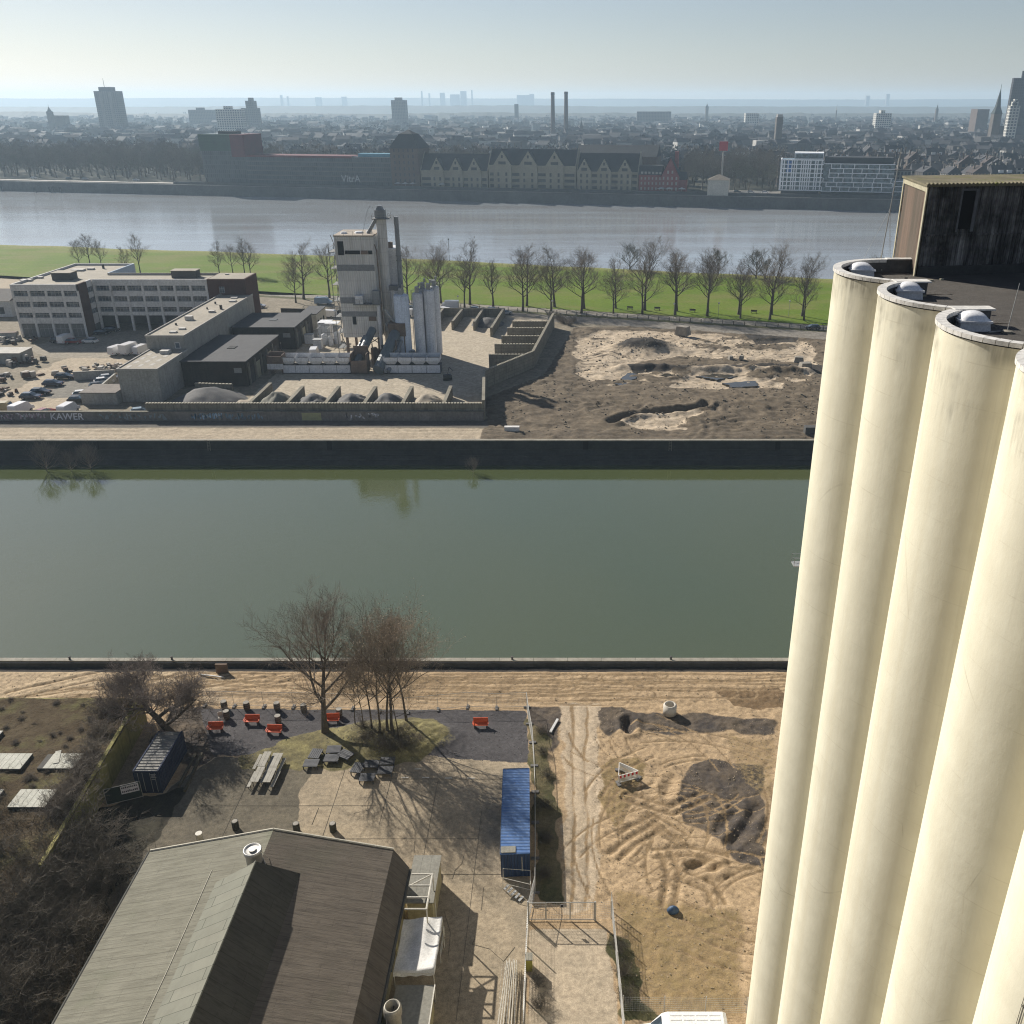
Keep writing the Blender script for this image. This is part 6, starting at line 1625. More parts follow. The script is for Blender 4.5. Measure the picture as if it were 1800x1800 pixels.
# forklift and loader
t = thing('forklift', 'rusty orange forklift at the shed door', 'forklift', (*G(487, 622), 0), .3)
MB().box((0, 0, .3), (2.2, 1.2, .8)).build('body', M_rustst, t)
f = MB()
for x in (-.6, .5):
    for y in (-.5, .5): f.tube((x, y, 1.1), (x, y, 2.2), .05, .05, 4)
f.bx(-.7, .6, -.6, .6, 2.2, 2.3); f.build('cab_frame', M_dkbox, t)
MB().bx(1.15, 1.3, -.45, .45, .1, 2.8).build('mast', M_dkbox, t)
for x in (-.7, .7):
    for y in (-.55, .55): MB().tube((x, y - .1, .35), (x, y + .1, .35), .35, .35, 10).build('wheel', M_tyre, t)
t = thing('excavator_wreck', 'dark scrap machine in the shadow beside the silos', 'machine', (*G(787, 668), 0)); MB().box((0, 0, .4), (1.8, 1.2, .9), .4).build('body', M_dkbox, t); MB().tube((0, 0, 1.2), (.5, -.3, 3.2), .12, .08, 5).tube((.5, -.3, 3.2), (1.4, .2, 2.2), .1, .08, 5).build('arm', M_dkbox, t)
for y in (-.5, .5): MB().box((0, y, 0), (2, .35, .55), .4).build('track', M_tyre, t)
# boulders and blocks in the excavation
for (u, v, l_, lab) in ((1284, 634, 1.6, 'pale block on the dark ridge, first of two'), (1303, 633, 1.5, 'pale block on the dark ridge, second of two'), (1404, 637, 2.6, 'broken slab half buried at the ridge end'), (1415, 650, 3.2, 'heap-like lump of rubble near the silo edge'), (1200, 590, 4.0, 'dark concrete block lying in the sand field')):
    m_ = MB(); m_.box((0, 0, -.3), (l_, l_ * .7, l_ * .6), rnd.uniform(0, 3), 0, (.75, .8)); o = m_.build('rubble_block', M('rubble', (.30, .27, .22), (.2, .18, .15), 1, bump=.5) if u < 1320 or u > 1400 else M_dkbox); o.location = (*G(u, v), .6 if v < 640 and u < 1320 else .2); tag(o, lab, 'block')
o = MB().box((0, 0, 0), (3.0, 1.0, .9)).build('white_block', M_offw); o.location = (*G(900, 757), 0); tag(o, 'white concrete block on the quay at the excavation corner', 'block')
o = MB().box((0, 0, 0), (2.6, 1.6, 1.5)).build('dark_crate', M_dkbox); o.location = (*G(1425, 762), 0); tag(o, 'dark crate on the quay close to the silo edge', 'crate')
# ---- vehicles
pw = paint('white', (.68, .67, .66)); pk = paint('black', (.02, .022, .028)); pb = paint('navy', (.03, .045, .08)); pr_ = paint('red', (.22, .04, .04)); pg = paint('grey', (.20, .21, .22)); ps = paint('silver', (.38, .39, .40)); pbl = paint('pale_blue', (.30, .38, .45)); py = paint('ochre', (.36, .30, .16))
protos = {}
cars = [('car', pk, 115, 666, .1, 'black estate car parked below the rubble-topped wall'), ('car', pb, 94, 678, .08, 'dark blue car second from the rubble wall'), ('car', pk, 72, 693, .1, 'black car parked right behind another black one'), ('car', pb, 55, 701, .05, 'dark car at the quay end of the car row'),
        ('car', pk, 175, 682, .5, 'black car at the foot of the sloping wall'), ('car', pw, 184, 674, .5, 'white car half hidden by the sloping wall'), ('car', ps, 192, 668, .5, 'silver car behind the sloping wall'), ('car', pw, 147, 697, .35, 'white car behind the rusty-roofed shed'), ('car', pk, 139, 707, .15, 'black car in front of the rusty-roofed shed'),
        ('van', pw, 39, 726, 1.4, 'white van behind the graffiti wall, beside the harbour road corner'), ('car', pr_, 80, 729, 1.2, 'red car peeping over the graffiti wall'), ('van', pw, 122, 727, 1.5, 'white van peeping over the graffiti wall beside the red car'), ('van', py, 8, 725, .1, 'ochre van behind the graffiti wall'), ('car', pbl, 249, 728, .4, 'pale blue car behind the graffiti wall near the bunker wall'),
        ('van', pw, 209, 622, 1.25, 'white van beside the box truck'), ('box', pw, 231, 622, 1.3, 'white box truck in the office yard'), ('van', pw, 251, 621, 1.3, 'white van between box truck and long building'), ('car', pk, 104, 602, 0, 'black car at the office garage doors'), ('van', pw, 117, 602, 1.5, 'white van at the office garage doors'), ('car', pr_, 131, 604, .05, 'red car at the office garage doors'), ('car', pw, 158, 603, 3.1, 'white car in front of the brick stair tower'),
        ('car', pk, 180, 588, .1, 'black car in the shade of the arcade, beside the stair tower'), ('car', pk, 196, 583, .2, 'black car deeper in the arcade shade'), ('car', ps, 455, 541, .1, 'silver car behind the brick end tower'),
        ('van', pbl, 569, 535, .0, 'pale camper van under the avenue trees'), ('van', pw, 576, 558, 2.9, 'white van parked beside the asphalt tower'), ('van', pw, 553, 626, 1.7, 'white van in the plant yard near the hoppers'), ('car', pk, 590, 556, 0, 'black car behind the asphalt tower steps'),
        ('box', pw, 790, 545, 3.14, 'white box truck below the avenue trees'), ('van', pw, 779, 553, 2.4, 'white van beside the box truck below the avenue'), ('car', pk, 792, 551, .1, 'black car between van and box truck'), ('car', pg, 830, 547, 3.1, 'grey car below the avenue, next to the box truck'), ('car', pg, 860, 548, 3.0, 'grey car below the avenue, last of the line'), ('car', pk, 722, 545, .1, 'black car behind the fat storage silo'), ('van', pw, 730, 556, .3, 'white van half hidden by the slim silos'), ('car', pk, 1428, 579, 3.0, 'dark car on the road beside the excavation'), ('car', ps, 888, 553, .6, 'silver car beside the concrete stalls')]
for kind, pm_, u, v, rz, lab in cars:
    key = (kind, pm_.name); first = key not in protos
    if first: protos[key] = vehicle({'car': 'parked_car', 'van': 'parked_van', 'box': 'box_truck'}[kind], lab, kind, pm_, 'vehicles on the harbour tongue')
    place(protos[key], first, (*G(u, v), .02), rz, 1, lab)
# ---- scrap yard by the office
M_scr = [M('scrap_rust', (.16, .10, .07), (.1, .07, .05), 1), M('scrap_pale', (.45, .42, .37), (.36, .33, .29), 1), M_dkbox, M('scrap_green', (.03, .09, .06), (.04, .08, .05), 1)]
jr = random.Random(3)
def junk(lab, cx_, cy_, n_, r_, h_):
    t_ = thing('scrap_pile', lab, 'scrap pile', (cx_, cy_, 0), 0, 'scrap piles in the yard')
    for k in range(n_): MB().box((jr.uniform(-r_, r_), jr.uniform(-r_, r_) * .6, jr.uniform(0, h_ * .4)), (jr.uniform(.4, 2.4), jr.uniform(.3, 1.2), jr.uniform(.3, h_)), jr.uniform(0, 3), 0, (jr.uniform(.5, 1), 1)).build('scrap_piece', jr.choice(M_scr[:3] + [M_scr[1]]), t_)
junk('rubble and crates on the bank behind the low grey wall', *G(150, 655), 26, 8, .9); junk('pale rubbish beside the flat shed of the square building', *G(192, 647), 14, 5, .9); junk('scrap machinery heap at the yard edge', *G(44, 640), 18, 4.5, 1.6); junk('low line of rusty scrap along the yard road', *G(20, 665), 18, 6, 1.2); junk('scattered timber near the yard edge', *G(6, 690), 12, 5, .9); junk('rusty scrap in front of the outbuilding', *G(30, 602), 14, 5, 1.3)
t = thing('site_shed', 'low site shed with pale roof in the scrap yard', 'shed', (*G(18, 634), 0)); MB().bx(-6, 4.5, -3, 3, 0, 2.6).build('wall', M_render, t); MB().bx(-6.2, 4.7, -3.2, 3.2, 2.603, 2.75).build('roof', M('pale_sheet', (.45, .42, .37), (.35, .33, .29), .6), t)
t = thing('tipper_skip', 'pale tipped skip beside the garage doors', 'skip', (*G(12, 597), 0), .2); MB().box((0, 0, 0), (5.5, 2.3, 2.0), 0, 0, (1.12, 1.0)).build('body', M_scr[1], t); MB().box((0, 0, 2.003), (5.9, 2.1, .1)).build('load', M_scr[0], t)
t = thing('outbuilding', 'small white outbuilding with dark ribbed roof beside the office', 'shed', (*G(8, 556), 0)); MB().bx(-14, 3.2, -1, 12, 0, 5).build('wall', M_offw, t); MB().add([(-14.3, -1.5, 4.9), (3.5, -1.5, 4.9), (3.5, 6, 7.4), (-14.3, 6, 7.4), (3.5, 13, 4.9), (-14.3, 13, 4.9)], [(0, 1, 2, 3), (3, 2, 4, 5), (1, 4, 2), (0, 3, 5)]).build('roof', M('ribbed_brown', (.13, .115, .10), (.1, .09, .08), .6, bump=.3), t)
MB().bx(-1.5, 1.0, -1.06, -1.003, 1, 3).build('window', M_pane, t); MB().bx(-6.5, -3.5, -1.06, -1.003, 1, 3).build('window', M_pane, t)
# ---- riverside path furniture: timber bollards, benches, lamps, sign, post
M_boll = M('bollard_timber', (.10, .085, .065), (.07, .06, .05), 2)
b0 = tag(MB().box((0, 0, -.2), (.22, .22, 1.2), 0, 0, (.9, .9)).build('bollard', M_boll), 'short dark timber bollard along the riverside path', 'bollard', 'timber bollards along the riverside path')
def py_(x): return 304.5 - (x + 56) * .292
k = 0
for x in np.arange(-84, 78, 3.1):
    loc = (float(x), py_(x) - 4.0, .1)
    if k == 0: b0.location = loc
    else:
        o = b0.copy(); COL.objects.link(o); o.location = loc
    k += 1
bn0 = thing('park_bench', None, 'bench', group='park benches by the meadow')
MB().box((0, 0, .42), (1.9, .5, .08)).build('seat', M_boll, bn0); MB().box((0, .28, .55), (1.9, .08, .45)).build('backrest', M_boll, bn0)
for x in (-.75, .75): MB().box((x, 0, 0), (.1, .5, .42)).build('leg', M_boll, bn0)
for k, (u, v, lab) in enumerate(((1217, 549, 'dark park bench beside the tall double tree'), (1107, 544.5, 'park bench at the meadow edge in the middle of the avenue'), (1155, 545.5, 'park bench half hidden behind avenue trunks'), (1325, 551, 'park bench near the end of the avenue'))): place(bn0, k == 0, (*G(u, v), .06), -.28, 1, lab)
lp = thing('path_lamp', None, 'lamp', group='lamps along the riverside path')
MB().tube((0, 0, 0), (0, 0, 4.4), .06, .05, 6).build('post', M_pole, lp); MB().lathe([(.001, 4.4), (.22, 4.42), (.3, 4.6), (.22, 4.85), (.001, 4.9)], n=10).build('lantern', M_offw, lp)
for k, (u, v, lab) in enumerate(((452, 533, 'path lamp beside the brick end tower'), (806, 547, 'path lamp near the box truck'), (971, 556, 'path lamp in front of a double trunk'), (1184, 561, 'path lamp before the tallest avenue tree'), (1386, 556, 'path lamp standing free close to the silo'), (1262, 560, 'path lamp between the last avenue trees'))): place(lp, k == 0, (*G(u, v), .06), 0, 1, lab)
x, y = G(790, 459)
t = thing('river_marker', 'thin dark marker pole on the river bank', 'pole', (x, y, -.3)); MB().tube((0, 0, 0), (0, 0, 9), .12, .09, 6).build('pole', M_dkbox, t); MB().box((0, 0, 8.8), (.5, .1, .6)).build('board', M_dkbox, t)
# ================================================================ bare trees and shrubs
def seg_mesh(name, segs, mat, n=3, leaves=None, leafmat=None):
    """segs: rows of x0 y0 z0 x1 y1 z1 r0 r1 -> one mesh of thin tapering tubes; leaves: centres and sizes of small tilted faces"""
    A_ = np.array(segs, dtype=np.float64)
    p0, p1, r0, r1 = A_[:, 0:3], A_[:, 3:6], A_[:, 6], A_[:, 7]
    d = p1 - p0; L_ = np.linalg.norm(d, axis=1, keepdims=True) + 1e-9; d = d / L_
    h = np.where(np.abs(d[:, 2:3]) < .9, np.array([[0, 0, 1.0]]), np.array([[1.0, 0, 0]]))
    a = np.cross(d, h); a /= np.linalg.norm(a, axis=1, keepdims=True); b = np.cross(d, a)
    t = np.arange(n) * 2 * np.pi / n
    ring = a[:, None, :] * np.cos(t)[None, :, None] + b[:, None, :] * np.sin(t)[None, :, None]
    V = np.concatenate([p0[:, None, :] + ring * r0[:, None, None], p1[:, None, :] + ring * r1[:, None, None]], 1).reshape(-1, 3)
    m = len(A_); base = (np.arange(m) * 2 * n)[:, None]
    k = np.arange(n); k2 = (k + 1) % n
    F_ = np.stack([base + k, base + k2, base + n + k2, base + n + k], -1).reshape(-1, 4)
    mi = np.zeros(len(F_), int)
    if leaves is not None and len(leaves):
        Lv = np.array(leaves); rs = np.random.RandomState(1)
        u = rs.normal(size=(len(Lv), 3)); u /= np.linalg.norm(u, axis=1, keepdims=True)
        w_ = np.cross(u, rs.normal(size=(len(Lv), 3))); w_ /= np.linalg.norm(w_, axis=1, keepdims=True)
        s_ = Lv[:, 3:4]; c = Lv[:, :3]
        Q = np.stack([c - u * s_, c + w_ * s_ * .6, c + u * s_, c - w_ * s_ * .6], 1).reshape(-1, 3)
        o = len(V); F2 = (o + np.arange(len(Lv) * 4)).reshape(-1, 4)
        V = np.concatenate([V, Q]); F_ = np.concatenate([F_, F2]); mi = np.concatenate([mi, np.ones(len(F2), int)])
    me = D.meshes.new(name)
    me.vertices.add(len(V)); me.vertices.foreach_set('co', V.ravel().astype(np.float32))
    me.loops.add(F_.size); me.loops.foreach_set('vertex_index', F_.ravel().astype(np.int32))
    me.polygons.add(len(F_)); me.polygons.foreach_set('loop_start', np.arange(0, F_.size, 4, dtype=np.int32))
    me.materials.append(mat)
    if leafmat: me.materials.append(leafmat)
    me.polygons.foreach_set('material_index', mi.astype(np.int32))
    me.update(calc_edges=True)
    if n > 3: me.polygons.foreach_set('use_smooth', np.ones(len(F_), bool))
    return me
def rdir(rg, d, spread):
    v = Vector(d) + Vector((rg.gauss(0, spread), rg.gauss(0, spread), rg.gauss(0, spread)))
    return v.normalized()
def grow(rg, base, height, trunk_h, r, lean=(0, 0, 1), nlimb=7, levels=4, up=.25, ratio=.62, nch=(7, 6, 5, 5), spread=.55, crown=None, tipr=.008, fork=False):
    """limbs (thick) and twigs (thin) of a bare tree; crown = centre height fraction, half width, half height of the oval that bounds the tips"""
    limbs = []; twigs = []; tips = []
    def branch(p, d, L_, r_, lev):
        n = 4 if lev <= 1 else (3 if lev == 2 else 2)
        pts = [p]; q = p; dd = d
        for i in range(n):
            dd = (dd + Vector((rg.gauss(0, .13), rg.gauss(0, .13), rg.gauss(0, .10) + up * .22))).normalized()
            q = q + dd * (L_ / n); pts.append(q)
        rr = [r_ * (1 - .62 * i / n) for i in range(n + 1)]
        tgt = limbs if lev <= 1 else twigs
        for i in range(n): tgt.append((*pts[i], *pts[i + 1], rr[i], rr[i + 1]))
        if lev >= levels: tips.append(tuple(pts[-1])); return
        k = nch[min(lev, len(nch) - 1)]
        for j in range(k):
            f = .28 + .72 * (j + rg.random() * .8) / k; f = min(f, .999)
            i = int(f * n); t = f * n - i
            bp = pts[i].lerp(pts[i + 1], t)
            side = Vector((rg.gauss(0, 1), rg.gauss(0, 1), rg.gauss(0, 1))); ax = (pts[i + 1] - pts[i]).normalized()
            side = (side - ax * side.dot(ax)).normalized()
            nd = (ax * rg.uniform(.55, 1.0) + side * rg.uniform(.45, .95) + Vector((0, 0, up * .5))).normalized()
            branch(bp, nd, L_ * ratio * rg.uniform(.7, 1.15), max(rr[i] * .58, tipr), lev + 1)
    b = Vector(base); ln = Vector(lean).normalized()
    # trunk, carried on into the crown as a leader
    pts = [b]; q = b; n = 6; Ht = height * .80
    for i in range(n):
        ln = (ln + Vector((rg.gauss(0, .05), rg.gauss(0, .05), .06))).normalized(); q = q + ln * (Ht / n); pts.append(q)
    rr = [r * (1.0 if i else 1.3) * (1 - .80 * i / n) for i in range(n + 1)]
    for i in range(n): limbs.append((*pts[i], *pts[i + 1], rr[i], rr[i + 1]))
    for j in range(nlimb):
        f = trunk_h / height / .80 + (1 - trunk_h / height / .80) * (j + .3) / nlimb; f = min(f, .985)
        i = int(f * n); t = f * n - i; bp = pts[i].lerp(pts[i + 1], t)
        a = j * 2.4 + rg.uniform(-.4, .4)
        k = 1 - .55 * (f - .3)
        nd = Vector((math.cos(a) * k, math.sin(a) * k, .35 + .9 * f * rg.uniform(.7, 1.2))).normalized()
        branch(bp, nd, height * spread * (1.12 - .62 * f) * rg.uniform(.8, 1.1), max(rr[i] * .55, .03), 1)
    branch(pts[-1], ln, height * .22, rr[-1], 1)
    return limbs, twigs, tips
def barkmat(name, c, c2): return M(name, c, c2, 2.0, bump=.3)
M_bark = barkmat('bark_dark', (.11, .088, .062), (.07, .056, .042)); M_twig = barkmat('twig_greybrown', (.22, .175, .135), (.16, .125, .095))
M_twig2 = barkmat('twig_warm', (.27, .215, .16), (.20, .16, .12)); M_leafb = M('dry_leaf', (.34, .275, .195), (.25, .20, .14), 1.5)
def plant_tree(name, label, cat, loc, gen, bark, twig, leaves=None, group=None, n=6):
    l_, t_, tips = gen
    o = thing(name, label, cat, loc, 0, group)
    for nm, me in (('trunk', seg_mesh('trunk', l_, bark, n)), ('crown', seg_mesh('crown', t_, twig, 3, leaves, M_leafb))):
        c = D.objects.new(nm, me); COL.objects.link(c); c.parent = o
    return o
# avenue between the path and the meadow
av = []
for sd, (h, th, sp) in ((11, (18.5, 5.0, .40)), (12, (17, 4.6, .36)), (13, (18, 5.2, .44)), (14, (15.5, 4.4, .42)), (15, (19, 6.0, .38)), (16, (16.5, 4.0, .46))):
    av.append(plant_tree('avenue_tree', None, 'tree', (0, 0, 0), grow(random.Random(sd), (0, 0, 0), h * 1.05, th, .36, nlimb=12, levels=4, up=.42, spread=sp, nch=(6, 6, 5, 5), tipr=.017), M_bark, barkmat('twig_avenue', (.19, .15, .115), (.13, .105, .08)), group='bare avenue trees along the riverside path'))
bases = [(520, 532), (534, 526), (579, 523.5), (718, 532), (767, 540), (775.5, 533), (816.7, 541), (826, 535.5), (866.7, 539), (919, 547), (926, 538), (969, 547), (975, 540), (1022, 550), (1027, 543), (1078, 551), (1082, 542), (1129, 552), (1133, 545.6), (1186.7, 554), (1189.5, 547), (1243, 556), (1244.5, 549), (1298, 553), (1301, 560), (1353, 562), (1355.5, 553), (1410, 556), (1413, 563)]
r5 = random.Random(21)
usedk = set()
for i, (u, v) in enumerate(bases):
    k = r5.randrange(6) if i >= 6 else i; x, y = G(u, v)
    sc_ = r5.uniform(.86, 1.1) * (.78 if i in (6, 8, 11, 15, 17, 24, 28, 0) else 1.0) * (1.08 if i in (20, 25) else 1)
    place(av[k], k not in usedk, (x, y, -.1), r5.uniform(0, 6.28), (sc_ * 1.12, sc_ * 1.12, sc_ * .95), 'bare round-crowned avenue tree between meadow and path'); usedk.add(k)
# trees on the meadow and the river edge
for i, (u, v, sc_) in enumerate(((141, 474, .62), (160, 470, .7), (180, 474, .6), (225, 485, .62), (247, 480, .75), (386, 485, .72), (410, 482, .6), (430, 483, .72), (441, 486, .7))):
    x, y = G(u, v); dup(av[r5.randrange(6)], (x, y, -.2), r5.uniform(0, 6), sc_ * .92, 'bare tree on the meadow behind the office', 'bare trees behind the office')
rb0 = plant_tree('bank_shrub', None, 'tree', (0, 0, 0), grow(random.Random(31), (0, 0, 0), 9, 1.0, .3, nlimb=12, levels=4, up=.5, spread=.62, nch=(5, 5, 5, 5), tipr=.025), M_bark, barkmat('twig_grey', (.16, .14, .12), (.11, .10, .085)), group='round bare willows on the river edge')
for i, (u, v, sc_) in enumerate(((1107, 474, .95), (1262, 484, .95), (1329, 490, 1.05), (1345, 489, .7), (1535, 497, .9))):
    x, y = G(u, v); place(rb0, i == 0, (x, y, -.4), i * 1.3, sc_, 'round bare willow on the river edge beyond the avenue')
# shrubs on the embankment
sb0 = plant_tree('embankment_shrub', None, 'shrub', (0, 0, 0), grow(random.Random(32), (0, 0, 0), 5.0, .3, .07, nlimb=28, levels=3, up=.8, spread=.7, nch=(5, 5, 5), tipr=.014), M_twig, barkmat('twig_grey', (.16, .14, .12), (.11, .10, .085)), group='bare shrubs at the foot of the embankment')
for i, (u, v, sc_, lab) in enumerate(((82, 828, .95, 'bare shrub at the waterline, widest of the trio'), (125, 828, .65, 'bare shrub at the waterline between two bigger ones'), (160, 827, .85, 'bare shrub at the waterline, end of the trio'), (832, 831, .5, 'lone small shrub at the waterline of the embankment'))):
    x, y = G(u, v, -4.0); place(sb0, i == 0, (x, y, -4.0), i, sc_, lab)

# ---- the big bare trees in the yard
gen = grow(random.Random(51), (0, 0, 0), 12.6, 2.4, .34, nlimb=12, levels=5, up=.30, spread=.60, nch=(6, 6, 5, 5, 4), tipr=.0085, ratio=.60)
plant_tree('yard_tree', 'large spreading bare tree with forked trunk beside the grassy mound', 'tree', (*G(572, 1287), 0), gen, M_bark, M_twig)
gx_ = [(655, 1292, 13.5, .11, 61, 'slender brown-leaved tree on the mound, first from the big tree'), (668, 1300, 14.5, .13, 62, 'slender brown-leaved tree on the mound in front of the first'), (682, 1295, 15.5, .15, 63, 'tall slender brown-leaved tree in the middle of the mound'), (693, 1303, 16, .19, 64, 'thickest of the brown-leaved mound trees'), (702, 1308, 11, .08, 65, 'short thin brown-leaved mound tree on the near slope'), (716, 1278, 14.5, .14, 66, 'curved brown-leaved tree at the outer end of the mound'), (640, 1285, 9, .07, 67, 'thin sapling at the foot of the mound'), (625, 1278, 8, .06, 68, 'lowest thin sapling beside the mound')]
for u, v, h, r_, sd, lab in gx_:
    rg = random.Random(sd)
    h *= .81
    gen = grow(rg, (0, 0, 0), h, h * .34, r_, lean=(rg.uniform(-.10, .10), rg.uniform(-.1, .06), 1), nlimb=11, levels=4, up=.36, spread=.52, nch=(6, 6, 5, 5), tipr=.0085, ratio=.6)
    tips = gen[2]; lv = []
    for p in tips:
        if rg.random() < (.55 if h > 9 else .2):
            for _ in range(rg.choice((1, 1, 2))): lv.append((p[0] + rg.gauss(0, .12), p[1] + rg.gauss(0, .12), p[2] + rg.gauss(0, .12), rg.uniform(.045, .085)))
    plant_tree('mound_tree', lab, 'tree', (*G(u, v), .45), gen, M_bark, M_twig2, lv, 'brown-leaved trees on the mound')
# leaning tree over the navy container: a thick trunk that splits low and spreads wide
def leaning(rg):
    l_, t_, tp = [], [], []
    pts = [Vector((0, 0, 0)), Vector((-.6, -.1, 1.1)), Vector((-1.2, 0, 2.0)), Vector((-2.0, .2, 2.9))]
    for i, r_ in zip(range(3), (.42, .36, .30)): l_.append((*pts[i], *pts[i + 1], r_, r_ * .86))
    for (p, d, L_, r_) in ((pts[3], (-.75, .3, .5), 3.9, .22), (pts[3], (-.25, .5, .65), 4.0, .2), (pts[2], (.7, .35, .5), 4.6, .22), (pts[2], (.25, -.4, .6), 4.2, .17), (pts[1], (.95, .2, .4), 4.6, .2), (pts[3], (-.6, -.5, .45), 3.8, .17), (pts[1], (.55, .65, .5), 4.4, .16)):
        q = p; dd = Vector(d).normalized(); n = 5; pp = [q]
        for i in range(n): dd = (dd + Vector((rg.gauss(0, .16), rg.gauss(0, .16), rg.gauss(0.02, .12)))).normalized(); q = q + dd * L_ / n; pp.append(q)
        for i in range(n): l_.append((*pp[i], *pp[i + 1], r_ * (1 - .13 * i), r_ * (1 - .13 * (i + 1))))
        for j in range(13):
            f = .2 + .79 * j / 13; i = int(f * n); bp = pp[i].lerp(pp[i + 1], f * n - i)
            g = grow_sub(rg, bp, (pp[i + 1] - pp[i]).normalized(), 2.6, .055)
            t_ += g
    return l_, t_, tp
def grow_sub(rg, p, ax, L_, r_, lev=0):
    out = []
    side = Vector((rg.gauss(0, 1), rg.gauss(0, 1), rg.gauss(.25, 1))); side = (side - ax * side.dot(ax)).normalized()
    d = (ax * .6 + side * .8).normalized(); q = p; n = 3; pts = [p]
    for i in range(n): d = (d + Vector((rg.gauss(0, .2), rg.gauss(0, .2), rg.gauss(.05, .15)))).normalized(); q = q + d * L_ / n; pts.append(q)
    for i in range(n): out.append((*pts[i], *pts[i + 1], r_ * (1 - .22 * i), r_ * (1 - .22 * (i + 1))))
    if lev < 3:
        for j in range((6, 5, 4)[lev]):
            f = .2 + .79 * rg.random(); i = int(f * n)
            out += grow_sub(rg, pts[i].lerp(pts[i + 1], f * n - i), d, L_ * .55, max(r_ * .5, .012), lev + 1)
    return out
plant_tree('leaning_tree', 'low wide bare tree with thick leaning trunk over the navy container', 'tree', (*G(303, 1290), 0), leaning(random.Random(71)), M_bark, barkmat('twig_plum', (.20, .165, .14), (.15, .12, .10)), n=8)
# ---- thicket along the flat building: tangled bare shrubs
def tangle(rg, h, n_):
    out = []
    for k in range(n_):
        p = Vector((rg.gauss(0, .5), rg.gauss(0, .5), 0)); a = rg.uniform(0, 6.28); d = Vector((math.cos(a) * rg.uniform(.1, .9), math.sin(a) * rg.uniform(.1, .9), 1)).normalized()
        L_ = h * rg.uniform(.6, 1.25); m = 5; r_ = rg.uniform(.018, .034)
        pts = [p]
        for i in range(m): d = (d + Vector((rg.gauss(0, .22), rg.gauss(0, .22), -.10 * i + rg.gauss(0, .12)))).normalized(); p = p + d * L_ / m; pts.append(p)
        for i in range(m): out.append((*pts[i], *pts[i + 1], r_ * (1 - .15 * i), r_ * (1 - .15 * (i + 1))))
        for j in range(7):
            f = .3 + .69 * rg.random(); i = int(f * m); bp = pts[i].lerp(pts[i + 1], f * m - i)
            out += grow_sub(rg, bp, (pts[i + 1] - pts[i]).normalized(), L_ * .28, r_ * .6, 2)
    return out
tang = []
for sd, h, n_, tw in ((81, 3.2, 60, 'bramble_dark'), (82, 2.4, 60, 'bramble_grey'), (83, 3.9, 50, 'bramble_dark')):
    m_ = barkmat(tw, *(((.125, .105, .078), (.08, .068, .052)) if 'dark' in tw else ((.23, .195, .155), (.16, .135, .105))))
    rg = random.Random(sd)
    t = thing('tangled_shrub', None, 'shrub', (0, 0, 0), 0, 'tangled bare shrubs of the dark thicket')
    for nm, me in (('stem', seg_mesh('stem', [(rg.gauss(0, .2), rg.gauss(0, .2), -.1, rg.gauss(0, .5), rg.gauss(0, .5), h * .5, .05, .03) for _ in range(6)], M_bark, 5)), ('twig_mass', seg_mesh('twig_mass', tangle(rg, h, n_), m_, 3))):
        c = D.objects.new(nm, me); COL.objects.link(c); c.parent = t
    tang.append(t)
rg = random.Random(90); used_ = set(); cnt = 0
th_poly = GP('-60 1450 60 1455 110 1470 140 1500 180 1500 195 1540 175 1600 150 1680 110 1760 80 1830 -60 1830')
tx = np.array([p[0] for p in th_poly]); tyy = np.array([p[1] for p in th_poly])
pts_ = []
for _ in range(900):
    x, y = rg.uniform(tx.min(), tx.max()), rg.uniform(tyy.min(), tyy.max())
    if not inpoly(np.array([x]), np.array([y]), th_poly)[0]: continue
    if any((x - a) ** 2 + (y - b) ** 2 < 1.5 ** 2 for a, b in pts_): continue
    pts_.append((x, y))
for x, y in pts_[:110]:
    k = 1 if (y > 58 and rg.random() < .6) else rg.choice((0, 2, 0)); onroof = y > 56 and x < -44.5
    place(tang[k], k not in used_, (x, y, 0.0 if not onroof else .6), rg.uniform(0, 6.28), rg.uniform(.8, 1.35), 'tangled bare shrub in the dark thicket by the hall eaves'); used_.add(k)
# brambles growing over the edge of the mossy roof
for i, (u, v, sc_) in enumerate(((205, 1212, .75), (190, 1250, .8), (178, 1290, .7), (160, 1330, .8), (140, 1375, .9), (125, 1405, .9), (225, 1200, .7), (100, 1425, .9), (150, 1350, .7))):
    x, y = G(u, v, 3.0); dup(tang[1], (x, y, 2.9), i * 1.1, sc_, 'greyish bramble hanging over the edge of the mossy roof', 'brambles on the roof edge')
for i, (u, v, sc_) in enumerate(((648, 1308, .42), (668, 1318, .5), (690, 1326, .5), (712, 1318, .45), (735, 1308, .4), (640, 1288, .35), (700, 1300, .45), (722, 1290, .35), (672, 1300, .4))):
    x, y = G(u, v); dup(tang[i % 3], (x, y, .3), i * 2.1, sc_, 'low tangled shrub on the grassy tree mound', 'low shrubs on the mound')
for i, (u, v, sc_) in enumerate(((952, 1290, .28), (955, 1325, .25), (962, 1365, .28), (958, 1420, .3), (962, 1480, .3), (958, 1540, .28), (1085, 1668, .3), (1095, 1712, .32), (1102, 1755, .3), (944, 1730, .3), (948, 1770, .32))):
    x, y = G(u, v); dup(tang[0], (x, y, 0), i * 1.9, sc_, 'low dark weed tuft along a fence line', 'weed tufts along the fences')
for i, (u, v, sc_) in enumerate(((990, 568, .55), (1000, 572, .5), (982, 562, .5), (970, 556, .45), (1008, 566, .45))):
    x, y = G(u, v); dup(tang[1], (x, y, 0), i * 1.9, sc_ * 1.6, 'grey thicket shrub at the far corner of the stall wall', 'shrubs at the stall wall corner')
rw_ = random.Random(140)
